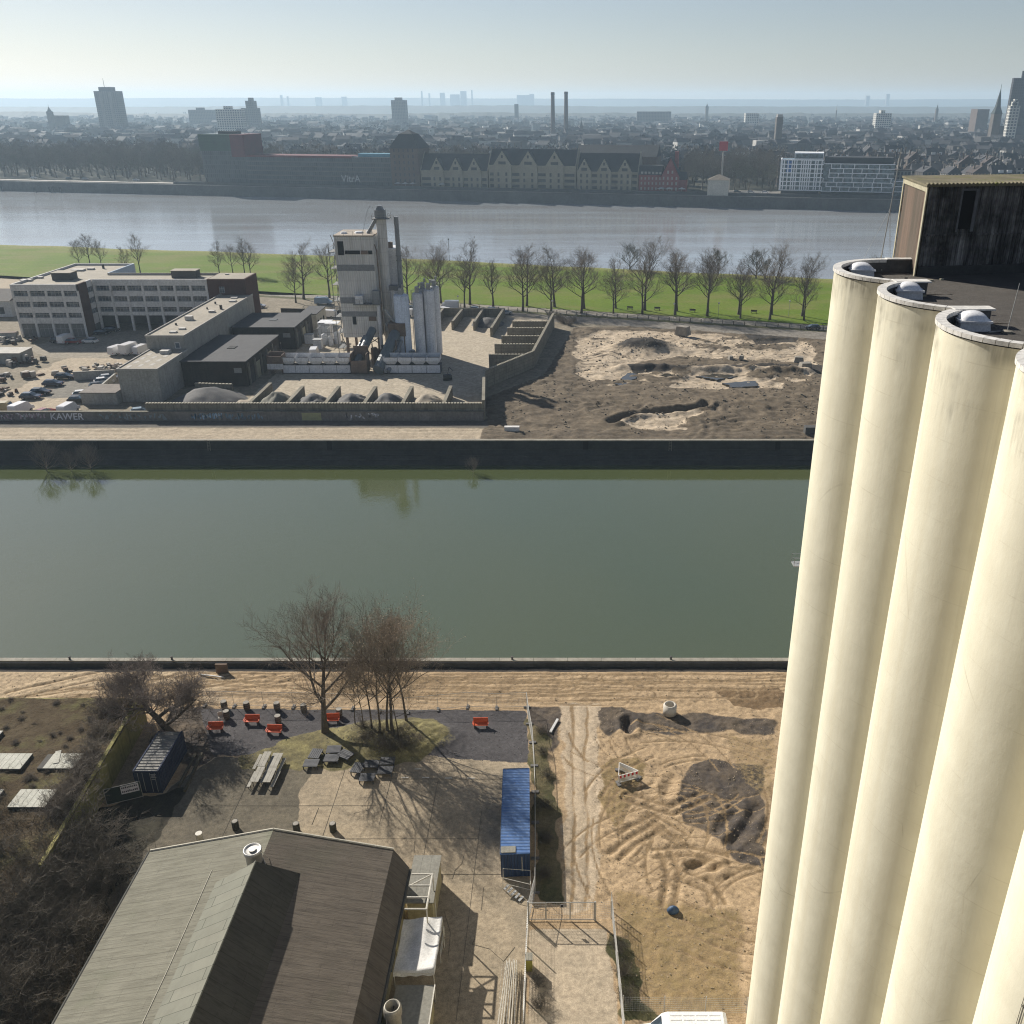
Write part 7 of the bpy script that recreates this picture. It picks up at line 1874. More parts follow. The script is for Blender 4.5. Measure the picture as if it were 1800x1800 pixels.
for i in range(34):
    u, v = rw_.uniform(0, 190), rw_.uniform(1232, 1320) if i < 26 else rw_.uniform(1355, 1385)
    x, y = G(u, v, 3.1); dup(tang[1], (x, y, 3.1), i * 1.7, rw_.uniform(.10, .24), 'small dry weed tuft growing on the mossy roof', 'weed tufts on the mossy roof')
# ================================================================ the far river bank
def far_root(name, label, cat, s_, d_, z=2.4, group=None, rz=0.0):
    return thing(name, label, cat, FB(s_, d_, z), BROT + rz, group)
M_fglass = glass('far_glass', (.05, .065, .07), .3); M_fstone = M('far_sandstone', (.31, .28, .21), (.25, .225, .17), .2, streak=.2)
M_slate = M('slate_roof', (.038, .042, .048), (.026, .03, .034), .2); M_fbrick = M('far_brick', (.12, .085, .068), (.09, .065, .054), .2)
M_green = M('green_glass_wall', (.03, .07, .045), (.022, .05, .035), .1, rough=.4); M_redp = M('red_panel', (.13, .022, .028), (.09, .018, .024), .2)
M_fdark = M('far_window_dark', (.02, .024, .028), (.035, .04, .045), .3, rough=.3)
# --- long harbour office with tower head
D0 = 16.0
s0, s1, s2 = SU(364, D0), SU(437, D0), SU(690, D0)
t = far_root('office_building', 'long grey glazed riverside office with tall green and red tower end', 'building', s0, D0)
W1, W2 = s1 - s0, s2 - s0
zt = HT(400, 237, 745)[1] - 2.4; zb = HT(560, 277, 715)[1] - 2.4
M_grid = N('glazed_wall')
s = M_grid; sep = s.n('ShaderNodeSeparateXYZ'); s.l(s.P(), sep.inputs[0]); cmb = s.n('ShaderNodeCombineXYZ'); s.l(sep.outputs[0], cmb.inputs[0]); s.l(sep.outputs[2], cmb.inputs[1])
br = s.n('ShaderNodeTexBrick'); br.inputs['Scale'].default_value = 1; br.inputs['Brick Width'].default_value = 1.7; br.inputs['Row Height'].default_value = 3.3; br.inputs['Mortar Size'].default_value = .18; br.offset = .35; br.inputs['Bias'].default_value = -.1
br.inputs['Color1'].default_value = (.02, .028, .036, 1); br.inputs['Color2'].default_value = (.07, .08, .085, 1); br.inputs['Mortar'].default_value = (.10, .105, .10, 1); s.l(cmb.outputs[0], br.inputs['Vector'])
s.bsdf(s.mix(s.math('MULTIPLY', s.ramp(s.noise(.15, 4), .4, .7), .5), br.outputs['Color'], (.06, .07, .075)), .5, 0, .4)
MB().bx(-.8, W1, 0, 26, 0, zt * .66).build('tower_base', s.mat, t)
MB().bx(-1.6, W1 * .70, -.5, 26, zt * .663, zt).build('green_glass_storeys', M_green, t)
MB().bx(W1 * .703, W1 + 1, -.5, 26, zt * .55, zt).build('red_stair_block', M_redp, t)
MB().bx(W1 * .3, W1 * .75, 8, 14, zt, zt + 2).build('roof_house', M_slate, t)
MB().bx(W1 + .003, (W2 - W1) * .74 + W1, 0, 20, 0, zb - 1.5).build('main_block', s.mat, t)
MB().bx(W1 + 1.01, (W2 - W1) * .74 + W1, -.3, 20.4, zb - 1.497, zb).build('red_roof_band', M_redp, t)
MB().bx((W2 - W1) * .741 + W1, W2, .2, 20, 0, zb - .6).build('end_block', s.mat, t)
for k in range(8):
    zf = 3.4 + k * 3.3
    if zf < zb - 3: MB().bx(W1 + .5, W2 - .3, -.22, -.01, zf, zf + .55).build('floor_band', M('far_band', (.16, .16, .15), (.12, .12, .12), .2), t)
for k in range(6): MB().bx(-1.0, W1 * .7, -.7, -.52, zt * .68 + k * 2.2, zt * .68 + k * 2.2 + .3).build('floor_band', M_green, t)
MB().bx((W2 - W1) * .77 + W1, (W2 - W1) * .99 + W1, 4, 12, zb - .597, zb + 1.8).build('blue_roof_house', M('blue_roof_panel', (.14, .33, .42), (.11, .27, .35), .3), t)
M_sg = M('sign_white', (.62, .62, .60))
text('VitrA', 7.0, t, ((SU(602, D0) - s0), -.6, 3.2), (math.pi / 2, 0, 0), M_sg, 'sign_letters', .15, 0, .08)
# --- silo tower with steep roof
sa, sb = SU(690, 12), SU(739, 12)
t = far_root('brick_tower', 'square brick riverside tower with steep dark pyramid roof', 'tower', (sa + sb) / 2, 12)
hw = (sb - sa) / 2; zw = HT(715, 262, 712)[1] - 2.4; zr = HT(718, 228, 720)[1] - 2.4
MB().bx(-hw, hw, 0, 2 * hw, 0, zw).build('wall', M_fbrick, t)
MB().add([(-hw - .6, -.6, zw), (hw + .6, -.6, zw), (hw + .6, 2 * hw + .6, zw), (-hw - .6, 2 * hw + .6, zw), (-hw * .5, hw * .5, zr - 3), (hw * .5, hw * .5, zr - 3), (hw * .5, hw * 1.5, zr - 3), (-hw * .5, hw * 1.5, zr - 3)], [(0, 1, 5, 4), (1, 2, 6, 5), (2, 3, 7, 6), (3, 0, 4, 7), (4, 5, 6, 7), (3, 2, 1, 0)]).build('roof', M_slate, t)
MB().add([(-hw * .45, hw * .55, zr - 3), (hw * .45, hw * .55, zr - 3), (hw * .45, hw * 1.45, zr - 3), (-hw * .45, hw * 1.45, zr - 3), (0, hw, zr)], [(0, 1, 4), (1, 2, 4), (2, 3, 4), (3, 0, 4)]).build('roof_lantern', M_slate, t)
for k in range(5):
    for z in np.arange(4, zw - 2, 4.2): MB().bx(-hw * .75 + k * hw * .33, -hw * .75 + k * hw * .33 + 1.1, -.12, -.003, z, z + 2.2).build('window', M_fdark, t)
# --- gabled granary warehouses
def granary(lab, ua, ub, gx, vroof, vpeak, veave, dd, vbase=336):
    a_, b_ = SU(ua, dd), SU(ub, dd)
    t_ = far_root('granary', lab, 'warehouse', a_, dd, 2.4, 'gabled granary warehouses')
    yc = FB((a_ + b_) / 2, dd)[1]
    zr_ = HT(ua, vroof, yc + 9)[1] - 2.4; zp = HT(ua, vpeak, yc)[1] - 2.4; ze = HT(ua, veave, yc)[1] - 2.4
    Wd = b_ - a_
    MB().bx(0, Wd, 0, 19, 0, ze).build('wall', M_fstone, t_)
    MB().extr([(.3, ze), (9.5, zr_), (18.7, ze)], 'x', .2, Wd - .2).build('roof', M_slate, t_)
    e_ = MB()
    for x in (0, Wd): e_.extr([(-.2, ze), (9.5, zr_ + 1.2), (19.2, ze), (19.2, ze - .6), (-.2, ze - .6)], 'x', x - .35, x + .35)
    for x in (0, Wd): MB().extr([(-.2, ze - .6), (19.2, ze - .6), (19.2, ze), (9.5, zr_ + 1.2), (-.2, ze)], 'x', x - .35, x + .35).build('gable_parapet', M_fstone, t_)
    nf = int((ze - 1) / 4.0)
    for u in gx:
        c_ = SU(u, dd) - a_; gw = (SU(gx[1], dd) - SU(gx[0], dd)) * .34
        g_ = MB().prism([(c_ - gw, -1.6), (c_ + gw, -1.6), (c_ + gw, -.003), (c_ - gw, -.003)], 0, ze).build('gable_bay', M_fstone, t_)
        MB().add([(c_ - gw - .2, -1.8, ze), (c_ + gw + .2, -1.8, ze), (c_, -1.8, zp), (c_ - gw - .2, -1.2, ze), (c_ + gw + .2, -1.2, ze), (c_, -1.2, zp)], [(0, 1, 2), (5, 4, 3), (0, 2, 5, 3), (1, 4, 5, 2), (0, 3, 4, 1)]).build('gable', M_fstone, g_)
        MB().add([(c_ - gw, -1.19, ze + .1), (c_ + gw, -1.19, ze + .1), (c_, -1.19, zp - .4), (c_ - gw, 6.5, ze + .1), (c_ + gw, 6.5, ze + .1), (c_, 9, zp - .4)], [(0, 2, 5, 3), (1, 4, 5, 2)]).build('cross_roof', M_slate, t_)
        for f in range(nf):
            for k in (-1, 1):
                MB().bx(c_ + k * gw * .45 - .75, c_ + k * gw * .45 + .75, -1.7, -1.603, 1.6 + f * 4, 4.0 + f * 4).build('window', M_fdark, g_)
        MB().bx(c_ - gw * .42, c_ + gw * .42, -1.95, -1.803, ze + .6, ze + 2.6).build('window', M_fdark, g_)
        MB().bx(c_ - .7, c_ + .7, -1.95, -1.803, ze + (zp - ze) * .5, ze + (zp - ze) * .5 + 2).build('window', M_fdark, g_)
    edges = [0] + [SU(u, dd) - a_ for u in gx] + [Wd]
    for i in range(len(edges) - 1):
        gw = (SU(gx[1], dd) - SU(gx[0], dd)) * .34
        x0 = edges[i] + (gw if i else .6); x1 = edges[i + 1] - (gw if i < len(edges) - 2 else .6)
        if x1 - x0 < 1: continue
        for f in range(nf): MB().bx(x0 + .3, x1 - .3, -.12, -.003, 1.7 + f * 4, 3.7 + f * 4).build('balcony_opening', M_fdark, t_)
    return t_
granary('lower gabled granary with three gables next to the brick tower', 741, 858, (771, 804, 836), 270, 277.5, 300, 14)
granary('tallest middle granary with three big gables and dark slate roof', 860, 1012, (885, 930, 976), 262, 265.5, 291, 14)
granary('gabled granary with three gables next to the red brick house', 1014, 1121, (1027.5, 1062, 1098), 269, 279.5, 302, 14)
# long roof behind
sa = SU(1012, 45); t = far_root('hall_roof', 'long dark-roofed building behind the granaries', 'building', sa, 45); Ld = SU(1152, 45) - sa
MB().bx(0, Ld, 0, 24, 0, 22).build('wall', M_fbrick, t); MB().extr([(-.5, 22), (12, 29.5), (24.5, 22)], 'x', -.3, Ld + .3).build('roof', M_slate, t)
# red brick customs house
M_fred = M('far_red_brick', (.21, .05, .05), (.16, .04, .042), .2); M_cream = M('far_cream', (.38, .36, .33))
sa = SU(1122, 12); t = far_root('red_house', 'red brick riverside house with steep gable and slate roofs', 'house', sa, 12); Ld = SU(1204, 12) - sa
MB().bx(0, Ld * .48, 0, 14, 0, 12).build('wall', M_fred, t); MB().extr([(-.4, 12), (3, 18), (11, 18), (14.4, 12)], 'x', -.3, Ld * .485).build('roof', M_slate, t)
MB().extr([(Ld * .48, 0), (Ld * .86, 0), (Ld * .86, 11), (Ld * .67, 23), (Ld * .48, 11)], 'y', -1.2, 14).build('gable_wing', M_fred, t)
MB().add([(Ld * .46, -.9, 10.6), (Ld * .46, 14.3, 10.6), (Ld * .67, 14.3, 23.8), (Ld * .67, -.9, 23.8), (Ld * .88, -.9, 10.6), (Ld * .88, 14.3, 10.6)], [(0, 1, 2, 3), (3, 2, 5, 4)]).build('roof', M_slate, t)
MB().bx(Ld * .861, Ld, 1, 12, 0, 9).build('side_wing', M_fred, t); MB().extr([(.6, 9), (6.5, 14), (12.4, 9)], 'x', Ld * .862, Ld + .3).build('roof', M_slate, t)
MB().bx(Ld * .72, Ld * .8, 8, 11, 14, 27).build('turret', M_fred, t)
for k in range(6):
    for z in (2, 5.5, 8.8): MB().bx(1.5 + k * 2.6, 2.5 + k * 2.6, -.1, -.003, z, z + 1.8).build('window', M_cream, t)
    MB().bx(1.5 + k * 2.6, 3.0 + k * 2.6, -.1, 1.0, 12.3, 14.0).build('dormer', M_cream, t)
for k in range(4):
    for z in (2, 5.5, 9, 13): 
        if z < 12 or k in (1, 2): MB().bx(Ld * .52 + k * 3, Ld * .52 + k * 3 + 1.1, -1.3, -1.203, z, z + 2).build('window', M_cream, t)
# small white tower on the quay
sa = SU(1243, 2); t = far_root('harbour_tower', 'small square stone tower with flat pyramid roof on the quay', 'tower', sa, 1.2, -1)
MB().bx(0, 14, 0, 13, -4, 13.5).build('wall', M('far_pale_stone', (.50, .47, .41), (.42, .40, .35), .2), t); MB().add([(-.5, -.5, 13.5), (14.5, -.5, 13.5), (14.5, 13.5, 13.5), (-.5, 13.5, 13.5), (7, 6.5, 17)], [(0, 1, 4), (1, 2, 4), (2, 3, 4), (3, 0, 4), (3, 2, 1, 0)]).build('roof', M('far_tile_roof', (.20, .17, .13)), t)
sa = SU(1267, 40); t = far_root('sign_pole', 'tall pale pole with a red square sign among the trees', 'sign', sa, 40); MB().tube((0, 0, 0), (0, 0, 27), .7, .6, 8).build('pole', M_cream, t); MB().bx(-3, 3, -.8, .8, 27, 33).build('sign_box', M('sign_red', (.40, .05, .07), (.34, .05, .06), .5), t)
# modern white-framed buildings
M_ff = M('far_white_frame', (.85, .85, .85), (.76, .77, .78), .2); M_fg2 = glass('far_blue_glass', (.04, .06, .07), .25)
sa, sb = SU(1369, 15), SU(1441, 15); t = far_root('apartment_block', 'white gridded apartment block with blue glass bays', 'building', sa, 15); Wd = sb - sa; Hh = HT(1400, 281, 660)[1] - 2.4
MB().bx(0, Wd, 0, 22, 3.5, Hh).build('glass_wall', M_fg2, t); MB().bx(1, Wd - 1, 1, 21, 0, 3.498).build('ground_floor', M_fdark, t)
g_ = MB()
nf = 7
for k in range(nf + 1): z = 3.5 + (Hh - 3.5) * k / nf; g_.bx(-.5, Wd + .4, -.5, -.003, z - .3, z + .3)
gr = random.Random(8); x = 0
while x < Wd: g_.bx(x, x + .7, -.55, -.004, 3.4, Hh + .3); x += gr.choice((1.5, 2.6, 3.2))
g_.bx(-.6, -.003, -.4, 22, 3.4, Hh + .3)
g_.build('facade_frame', M_ff, t)
MB().bx(Wd * .13, Wd * .25, -.3, -.02, Hh * .66, Hh - .5).build('blue_panel', M('far_blue_panel', (.05, .15, .36), (.05, .12, .3), .3), t)
MB().bx(Wd * .3, Wd, 4, 18, Hh, Hh + 4.5).build('penthouse', M_ff, t); MB().bx(Wd * .32, Wd * .98, 3.6, 3.99, Hh + 1, Hh + 3.6).build('penthouse_glass', M_fg2, t)
sa, sb = SU(1441.5, 15), SU(1566, 15); t = far_root('office_building', 'broad dark glass office with staggered white frames beside the gridded block', 'building', sa, 15); Wd = sb - sa; Hh = HT(1500, 291, 635)[1] - 2.4
MB().bx(.3, Wd, 0, 22, 3.2, Hh).build('glass_wall', M_fg2, t); MB().bx(0.3, Wd, 1, 22, 0, 3.198).build('ground_floor', M_fdark, t)
g_ = MB(); nf = 6
for k in range(nf + 1):
    z = 3.2 + (Hh - 3.2) * k / nf; x = gr.uniform(0, 6) if k < nf else 0
    g_.bx(x, Wd, -.4, -.003, z - .22, z + .22)
    xx = x
    while xx < Wd and k < nf: g_.bx(xx, xx + .45, -.4, -.004, z + .22, z + (Hh - 3.2) / nf - .22); xx += gr.choice((7, 9, 11, 6))
g_.build('facade_frame', M_ff, t)
MB().bx(1, Wd - 1, 3, 18, Hh, Hh + 4).build('penthouse', M_slate, t)
sa, sb = SU(1567, 18), SU(1720, 18); t = far_root('office_building', 'lower glass office with white frames running behind the rooftop house', 'building', sa, 18); Wd = sb - sa
MB().bx(0, Wd, 0, 18, 0, 10).build('glass_wall', M_fg2, t); g_ = MB()
for z in (3.4, 6.7, 10): g_.bx(0, Wd, -.4, -.003, z - .25, z + .25)
for k in range(int(Wd / 7)): g_.bx(k * 7, k * 7 + .5, -.4, -.004, .2, 9.7)
g_.build('facade_frame', M_ff, t)
# ---- landmarks of the skyline
def at_far(u, y, z=2.4):
    k = (u - PPX) / FPX; return (k * (y * CP - (z - HC) * SP), y)
def hgt(u, v, y): return HT(u, v, y)[1] - 2.4
def facade(name, c, c2, bw, bh):
    s_ = N(name); sep_ = s_.n('ShaderNodeSeparateXYZ'); s_.l(s_.P(), sep_.inputs[0]); cm_ = s_.n('ShaderNodeCombineXYZ'); s_.l(s_.math('ADD', sep_.outputs[0], sep_.outputs[1]), cm_.inputs[0]); s_.l(sep_.outputs[2], cm_.inputs[1])
    b_ = s_.n('ShaderNodeTexBrick'); b_.offset = 0; b_.inputs['Scale'].default_value = 1; b_.inputs['Brick Width'].default_value = bw; b_.inputs['Row Height'].default_value = bh; b_.inputs['Mortar Size'].default_value = min(bw, bh) * .24; b_.inputs['Mortar Smooth'].default_value = .1
    b_.inputs['Color1'].default_value = (*c2, 1); b_.inputs['Color2'].default_value = (*[x * 1.3 for x in c2], 1); b_.inputs['Mortar'].default_value = (*c, 1); s_.l(cm_.outputs[0], b_.inputs['Vector'])
    s_.bsdf(b_.outputs['Color'], .8, 0, .2); return s_.mat
M_tow = facade('tower_facade', (.11, .11, .11), (.025, .03, .035), 4.0, 3.4); M_slab = facade('slab_facade', (.55, .53, .47), (.07, .075, .08), 4.2, 3.6); M_dtow = facade('dark_tower_facade', (.05, .05, .055), (.02, .022, .028), 3, 3.4)
y = 1900; x0, x1 = HT(164, 160, y)[0], HT(205, 160, y)[0]
t = thing('high_rise', 'tallest grey high-rise slab standing alone on the far skyline', 'tower block', ((x0 + x1) / 2, y, 2.4)); w_ = (x1 - x0) / 2; h = hgt(185, 160, y)
MB().bx(-w_, w_, 0, 24, 0, h).build('body', M_tow, t); MB().bx(-w_ * .62, w_ * .5, 4, 20, h, h + 7).build('roof_house', M_slate, t); MB().tube((-w_ * .2, 10, h + 7), (-w_ * .2, 10, h + 22), .5, .3, 5).build('antenna', M_slate, t)
for x in (-w_ * .45, w_ * .35): MB().bx(x - w_ * .14, x + w_ * .14, -.8, -.01, 4, h - 2).build('balcony_strip', M('tower_strip', (.15, .145, .14), (.115, .11, .108), .1), t)
def block(name, lab, u0, u1, v, y, mat, dep=18, house=True, steps=()):
    x0_, x1_ = HT(u0, v, y)[0], HT(u1, v, y)[0]; t_ = thing(name, lab, 'tower block', ((x0_ + x1_) / 2, y, 2.4)); hw_ = (x1_ - x0_) / 2; h_ = hgt((u0 + u1) / 2, v, y)
    MB().bx(-hw_, hw_, 0, dep, 0, h_).build('body', mat, t_)
    if house: MB().bx(-hw_ * .4, hw_ * .15, 3, dep - 3, h_, h_ + 5).build('roof_house', mat, t_)
    for (a_, b_, dz) in steps: MB().bx(-hw_ + 2 * hw_ * a_, -hw_ + 2 * hw_ * b_, 2, dep - 2, h_, h_ + dz).build('upper_storeys', mat, t_)
    return t_
block('slab_block', 'pale gridded slab block above the green tower end', 378, 424, 192, 1750, M_slab)
block('slab_block', 'stepped grey tower block behind the pale gridded slab', 423, 452, 190, 2100, M_tow, 20, False, ((.3, .85, 14), (.5, .7, 20)))
block('slab_block', 'hazy row of grey slabs beside the pale gridded slab', 330, 376, 193, 2500, M_tow)
block('high_rise', 'blue-grey high-rise slab in the middle distance before the forest', 687, 713, 176, 2500, M_tow, 22, False, ((.25, .7, 6),))
block('high_rise', 'single narrow dark tower in the hazy plain', 904, 911, 183, 3000, M_dtow, 14, False)
block('slab_block', 'pale slab with dark side above the old roofs', 1541, 1568, 199, 1900, M_slab)
block('slab_block', 'brown block beside the church spires', 1719, 1740, 192, 1850, M_fbrick, 30, False)
block('high_rise', 'dark office tower cut by the picture edge', 1783, 1840, 137, 1400, M_dtow, 6, False, ((.25, 1, 9),))
block('slab_block', 'pale domed building at the foot of the dark office tower', 1777, 1794, 186, 1300, M_slab, 8, False, ((.2, .8, 5), (.35, .65, 8)))
block('slab_block', 'white gridded office on the hazy plain', 1311, 1335, 199, 2300, M_slab, 18, False)
block('slab_block', 'long grey slab on the hazy plain before the chimneys', 1120, 1180, 196, 2600, M_tow, 18, False)
M_chim = M('chimney_brick', (.10, .065, .055), (.08, .055, .048), .05)
for u0, vt, lab in ((971.5, 162, 'tall brick chimney, the one closer to the blue-grey slab'), (995, 161, 'tall brick chimney, the one closer to the silo')):
    y = 1650; x = HT(u0, vt, y)[0]; t = thing('factory_chimney', lab, 'chimney', (x, y, 2.4), 0, 'twin factory chimneys'); h = hgt(u0, vt, y)
    MB().tube((0, 0, 0), (0, 0, h), 4.0, 2.9, 14).build('shaft', M_chim, t); MB().tube((0, 0, h - 4), (0, 0, h - .5), 3.3, 3.2, 14).build('crown_ring', M_slate, t)
M_copper = M('spire_slate', (.035, .05, .05), (.03, .04, .042), .1); M_church = M('church_stone', (.12, .10, .085), (.09, .08, .07), .08)
def spire(lab, u, vtip, vsh, y, wpx, mat_s=None):
    x = HT(u, (vtip + vsh) / 2, y)[0]; t_ = thing('church_tower', lab, 'church tower', (x, y, 2.4)); w2 = wpx / 1600 * y / 2 * .95; h_ = hgt(u, vsh, y); ht = hgt(u, vtip, y)
    MB().bx(-w2, w2, -w2, w2, 0, h_).build('shaft', M_church, t_)
    MB().add([(-w2 * 1.1, -w2 * 1.1, h_), (w2 * 1.1, -w2 * 1.1, h_), (w2 * 1.1, w2 * 1.1, h_), (-w2 * 1.1, w2 * 1.1, h_), (-w2 * .55, -w2 * .55, h_ + (ht - h_) * .25), (w2 * .55, -w2 * .55, h_ + (ht - h_) * .25), (w2 * .55, w2 * .55, h_ + (ht - h_) * .25), (-w2 * .55, w2 * .55, h_ + (ht - h_) * .25), (0, 0, ht)],
             [(0, 1, 5, 4), (1, 2, 6, 5), (2, 3, 7, 6), (3, 0, 4, 7), (4, 5, 8), (5, 6, 8), (6, 7, 8), (7, 4, 8)]).build('spire', mat_s or M_copper, t_)
    MB().tube((0, 0, ht - 1), (0, 0, ht + 4), .3, .2, 4).build('finial', M_copper, t_)
    return t_, w2, h_
t_, w2, h_ = spire('tall church tower with needle spire near the dark office tower', 1756, 153, 200, 1350, 13)
n_ = MB(); n_.bx(w2, w2 + 34, -8, 10, 0, h_ * .42); n_.build('nave', M_church, t_); MB().extr([(-9, h_ * .42), (1, h_ * .66), (11, h_ * .42)], 'x', w2, w2 + 34).build('nave_roof', M_slate, t_)
spire('thin small church turret beside the tall spire', 1778, 200, 218, 1360, 7)
spire('stepped church tower far off beyond the park trees', 86, 187, 197, 2000, 8); block('slab_block', 'dark church-like block beside the stepped far tower', 90, 112, 203, 2010, M_church, 20, False)
spire('small dark church spire between chimneys and river', 1022, 210, 222, 1600, 6)
spire('water tower shaped spire far on the forest edge', 1243, 182, 188, 3000, 5); spire('single narrow spire on the hazy edge of town', 1648, 183, 192, 2600, 4); spire('tiny white spire against the forest', 1471, 186, 194, 3000, 2, M_cream)
x, _ = at_far(1366, 1250); t = thing('pale_tower', 'square pale stair tower above the old roofs', 'tower', (x, 1250, 2.4)); MB().bx(-4, 4, 0, 8, 0, hgt(1366, 206, 1250)).build('shaft', M_church, t); MB().bx(-3.2, 3.2, .5, 7.5, hgt(1366, 206, 1250), hgt(1366, 201, 1250)).build('lantern', M_cream, t)
# far industrial silhouettes on the hills
M_faint = M('far_works', (.16, .16, .16), (.13, .13, .13), .02)
for k, (u, v, w_) in enumerate(((778, 163, 8), (800, 166, 16), (815, 160, 10), (830, 158, 2), (742, 160, 2), (755, 164, 2), (920, 167, 22), (935, 165, 8), (1525, 168, 6), (1560, 165, 5), (495, 167, 3), (506, 169, 2), (560, 171, 10), (605, 170, 8))):
    y = 8350; x, _ = at_far(u, y, 60); h = HT(u, v, y)[1]
    ww = w_ / 1600 * y * .95
    o = thing('distant_works', 'faint pale works block on the horizon hills', 'works', (x, y, 60), 0, 'faint works on the horizon'); MB().bx(-ww / 2, ww / 2, 0, 30, -20, h - 60).build('body', M_faint, o)
# ---- the old town: every house of the nearer streets
wallc = [(.26, .24, .21), (.13, .10, .08), (.36, .34, .31), (.18, .165, .15), (.22, .16, .12), (.10, .09, .085)]
roofc = [(.045, .045, .05), (.07, .055, .05), (.05, .05, .055), (.10, .07, .055), (.038, .042, .048), (.06, .06, .064)]
protos_h = []
hr = random.Random(77)
M_rlt = M('far_rooflight', (.55, .56, .57), (.48, .49, .5), .5, rough=.3)
for k in range(8):
    wm = facade('town_wall_%s' % 'abcdefgh'[k], wallc[k % 6], (.04, .042, .045), 2.6, 3.3); rm = M('town_roof_%s' % 'abcdefgh'[k], roofc[k % 6], tuple(c * .7 for c in roofc[k % 6]), .15)
    w2, d2, h = hr.uniform(5.5, 9), hr.uniform(5, 7), hr.uniform(12, 17); rh = hr.uniform(3.5, 6)
    m = MB(); m.bx(-w2, w2, -d2, d2, 0, h)
    if k % 4 == 3: m.bx(-w2 - .1, w2 + .1, -d2 - .1, d2 + .1, h, h + .8, 1); m.bx(-w2 * .4, w2 * .1, -2, 2, h + .8, h + 3.2, 0)
    elif k % 2 == 0:
        m.extr([(-d2 - .4, h), (0, h + rh), (d2 + .4, h)], 'x', -w2, w2, 1)
        m.extr([(-d2 - .1, h - .2), (0, h + rh + .5), (d2 + .1, h - .2)], 'x', w2 + .003, w2 + .4, 0)
    else: m.extr([(-w2 - .4, h), (0, h + rh), (w2 + .4, h)], 'y', -d2, d2, 1)
    m.bx(w2 * .3, w2 * .3 + 1.1, -.5, .6, h + rh * .4, h + rh + 1.6, 0); m.bx(-w2 * .6, -w2 * .6 + .9, -.5, .5, h + rh * .3, h + rh + 1.2, 0)
    if k in (0, 4): m.bx(-w2 * .5, -w2 * .1, -d2 - .1, -d2 + 1.2, h + .6, h + 2.4, 2); m.bx(w2 * .2, w2 * .6, -d2 - .1, -d2 + 1.2, h + .6, h + 2.4, 2)
    protos_h.append(m.mesh('town_house', [wm, rm, M_rlt]))
hl = ['pale town house with dark slate roof across the river', 'brown gable-fronted town house across the river', 'light town house with dormered roof across the river', 'flat-roofed town block across the river', 'reddish town house with dormers across the river', 'dark town house with gable front across the river', 'cream town house with slate saddle roof across the river', 'low flat-roofed town block across the river']
cnt = 0; placed = []
def free(s_, d_, r_): return all((s_ - a) ** 2 + (d_ - b) ** 2 > r_ * r_ for a, b in placed)
def put_house(s_, d_, rz, k=None, sc_=1.0):
    global cnt
    k = hr.randrange(8) if k is None else k
    o = D.objects.new('town_house', protos_h[k]); COL.objects.link(o); o.location = FB(s_, d_, 2.3); o.rotation_euler = (0, 0, BROT + rz); o.scale = (sc_, sc_, sc_ * hr.uniform(.85, 1.15))
    tag(o, hl[k], 'house', 'town houses across the river'); placed.append((s_, d_)); cnt += 1
for row_, d_ in enumerate((62, 84, 112, 134, 164, 190, 222, 250, 285, 318, 355, 392, 432, 475)):
    rz = hr.uniform(-.25, .25); u = hr.uniform(-4, 6) + (430 if d_ < 110 else -10)
    s_ = SU(u, d_)
    smax = SU(1810, d_); gap_until = None
    while s_ < smax and cnt < 296:
        ucol = PPX + FPX * FB(s_, d_)[0] / (FB(s_, d_)[1] * CP + (HC - 2.4) * SP)
        park = (ucol < 360 and d_ < 200) or (1190 < ucol < 1365 and d_ < 165) or (1366 < ucol < 1570 and d_ < 60) or (730 < ucol < 860 and d_ < 130) or (430 < ucol < 560 and d_ < 100) or (560 < ucol < 700 and d_ < 85)
        dens = .92 if ucol > 1000 else (.55 if ucol > 560 else .4)
        if not park and hr.random() < dens * (.75 if d_ > 250 else 1): put_house(s_, d_ + hr.uniform(-3, 3), rz + hr.uniform(-.08, .08) + hr.choice((0, 0, 0, math.pi / 2)))
        s_ += hr.uniform(15, 21)
# the rest of the town as one mass of roofs
m = MB(); mr = random.Random(78)
town_m = [M('far_town_wall', (.12, .115, .11), (.08, .075, .075), .01), M('far_town_roof', (.05, .05, .055), (.035, .037, .042), .01), M('far_town_pale', (.50, .48, .44), (.42, .40, .37), .01)]
for _ in range(3400):
    d_ = 480 + 2400 * mr.random() ** 1.6; u = mr.uniform(-30, 1830)
    dens = 1 if u > 1000 else .62
    if mr.random() > dens: continue
    s_ = SU(u, d_); x, y, _z = FB(s_, d_); rz = BROT + mr.choice((.2, -.3, .5, 1.2)) + mr.uniform(-.1, .1)
    w_, e_, h_ = mr.uniform(8, 22), mr.uniform(9, 14), mr.uniform(8, 17)
    if mr.random() < .10: w_ *= 2.2
    mi = 2 if mr.random() < .24 else 0  # extra pale blocks paint in the bright glint of some roofs
    m.box((x, y, 2.3), (w_, e_, h_), rz, mi)
    if mr.random() < .7:
        ca, sa_ = math.cos(rz), math.sin(rz); rh = mr.uniform(3, 5)
        P_ = [(-w_ / 2, -e_ / 2, h_), (w_ / 2, -e_ / 2, h_), (w_ / 2, e_ / 2, h_), (-w_ / 2, e_ / 2, h_), (-w_ / 2, 0, h_ + rh), (w_ / 2, 0, h_ + rh)]
        m.add([(x + a * ca - b * sa_, y + a * sa_ + b * ca, 2.3 + c) for a, b, c in P_], [(0, 1, 5, 4), (2, 3, 4, 5), (1, 2, 5), (3, 0, 4)], 1)
tag(m.build('distant_town', town_m), kind='stuff')
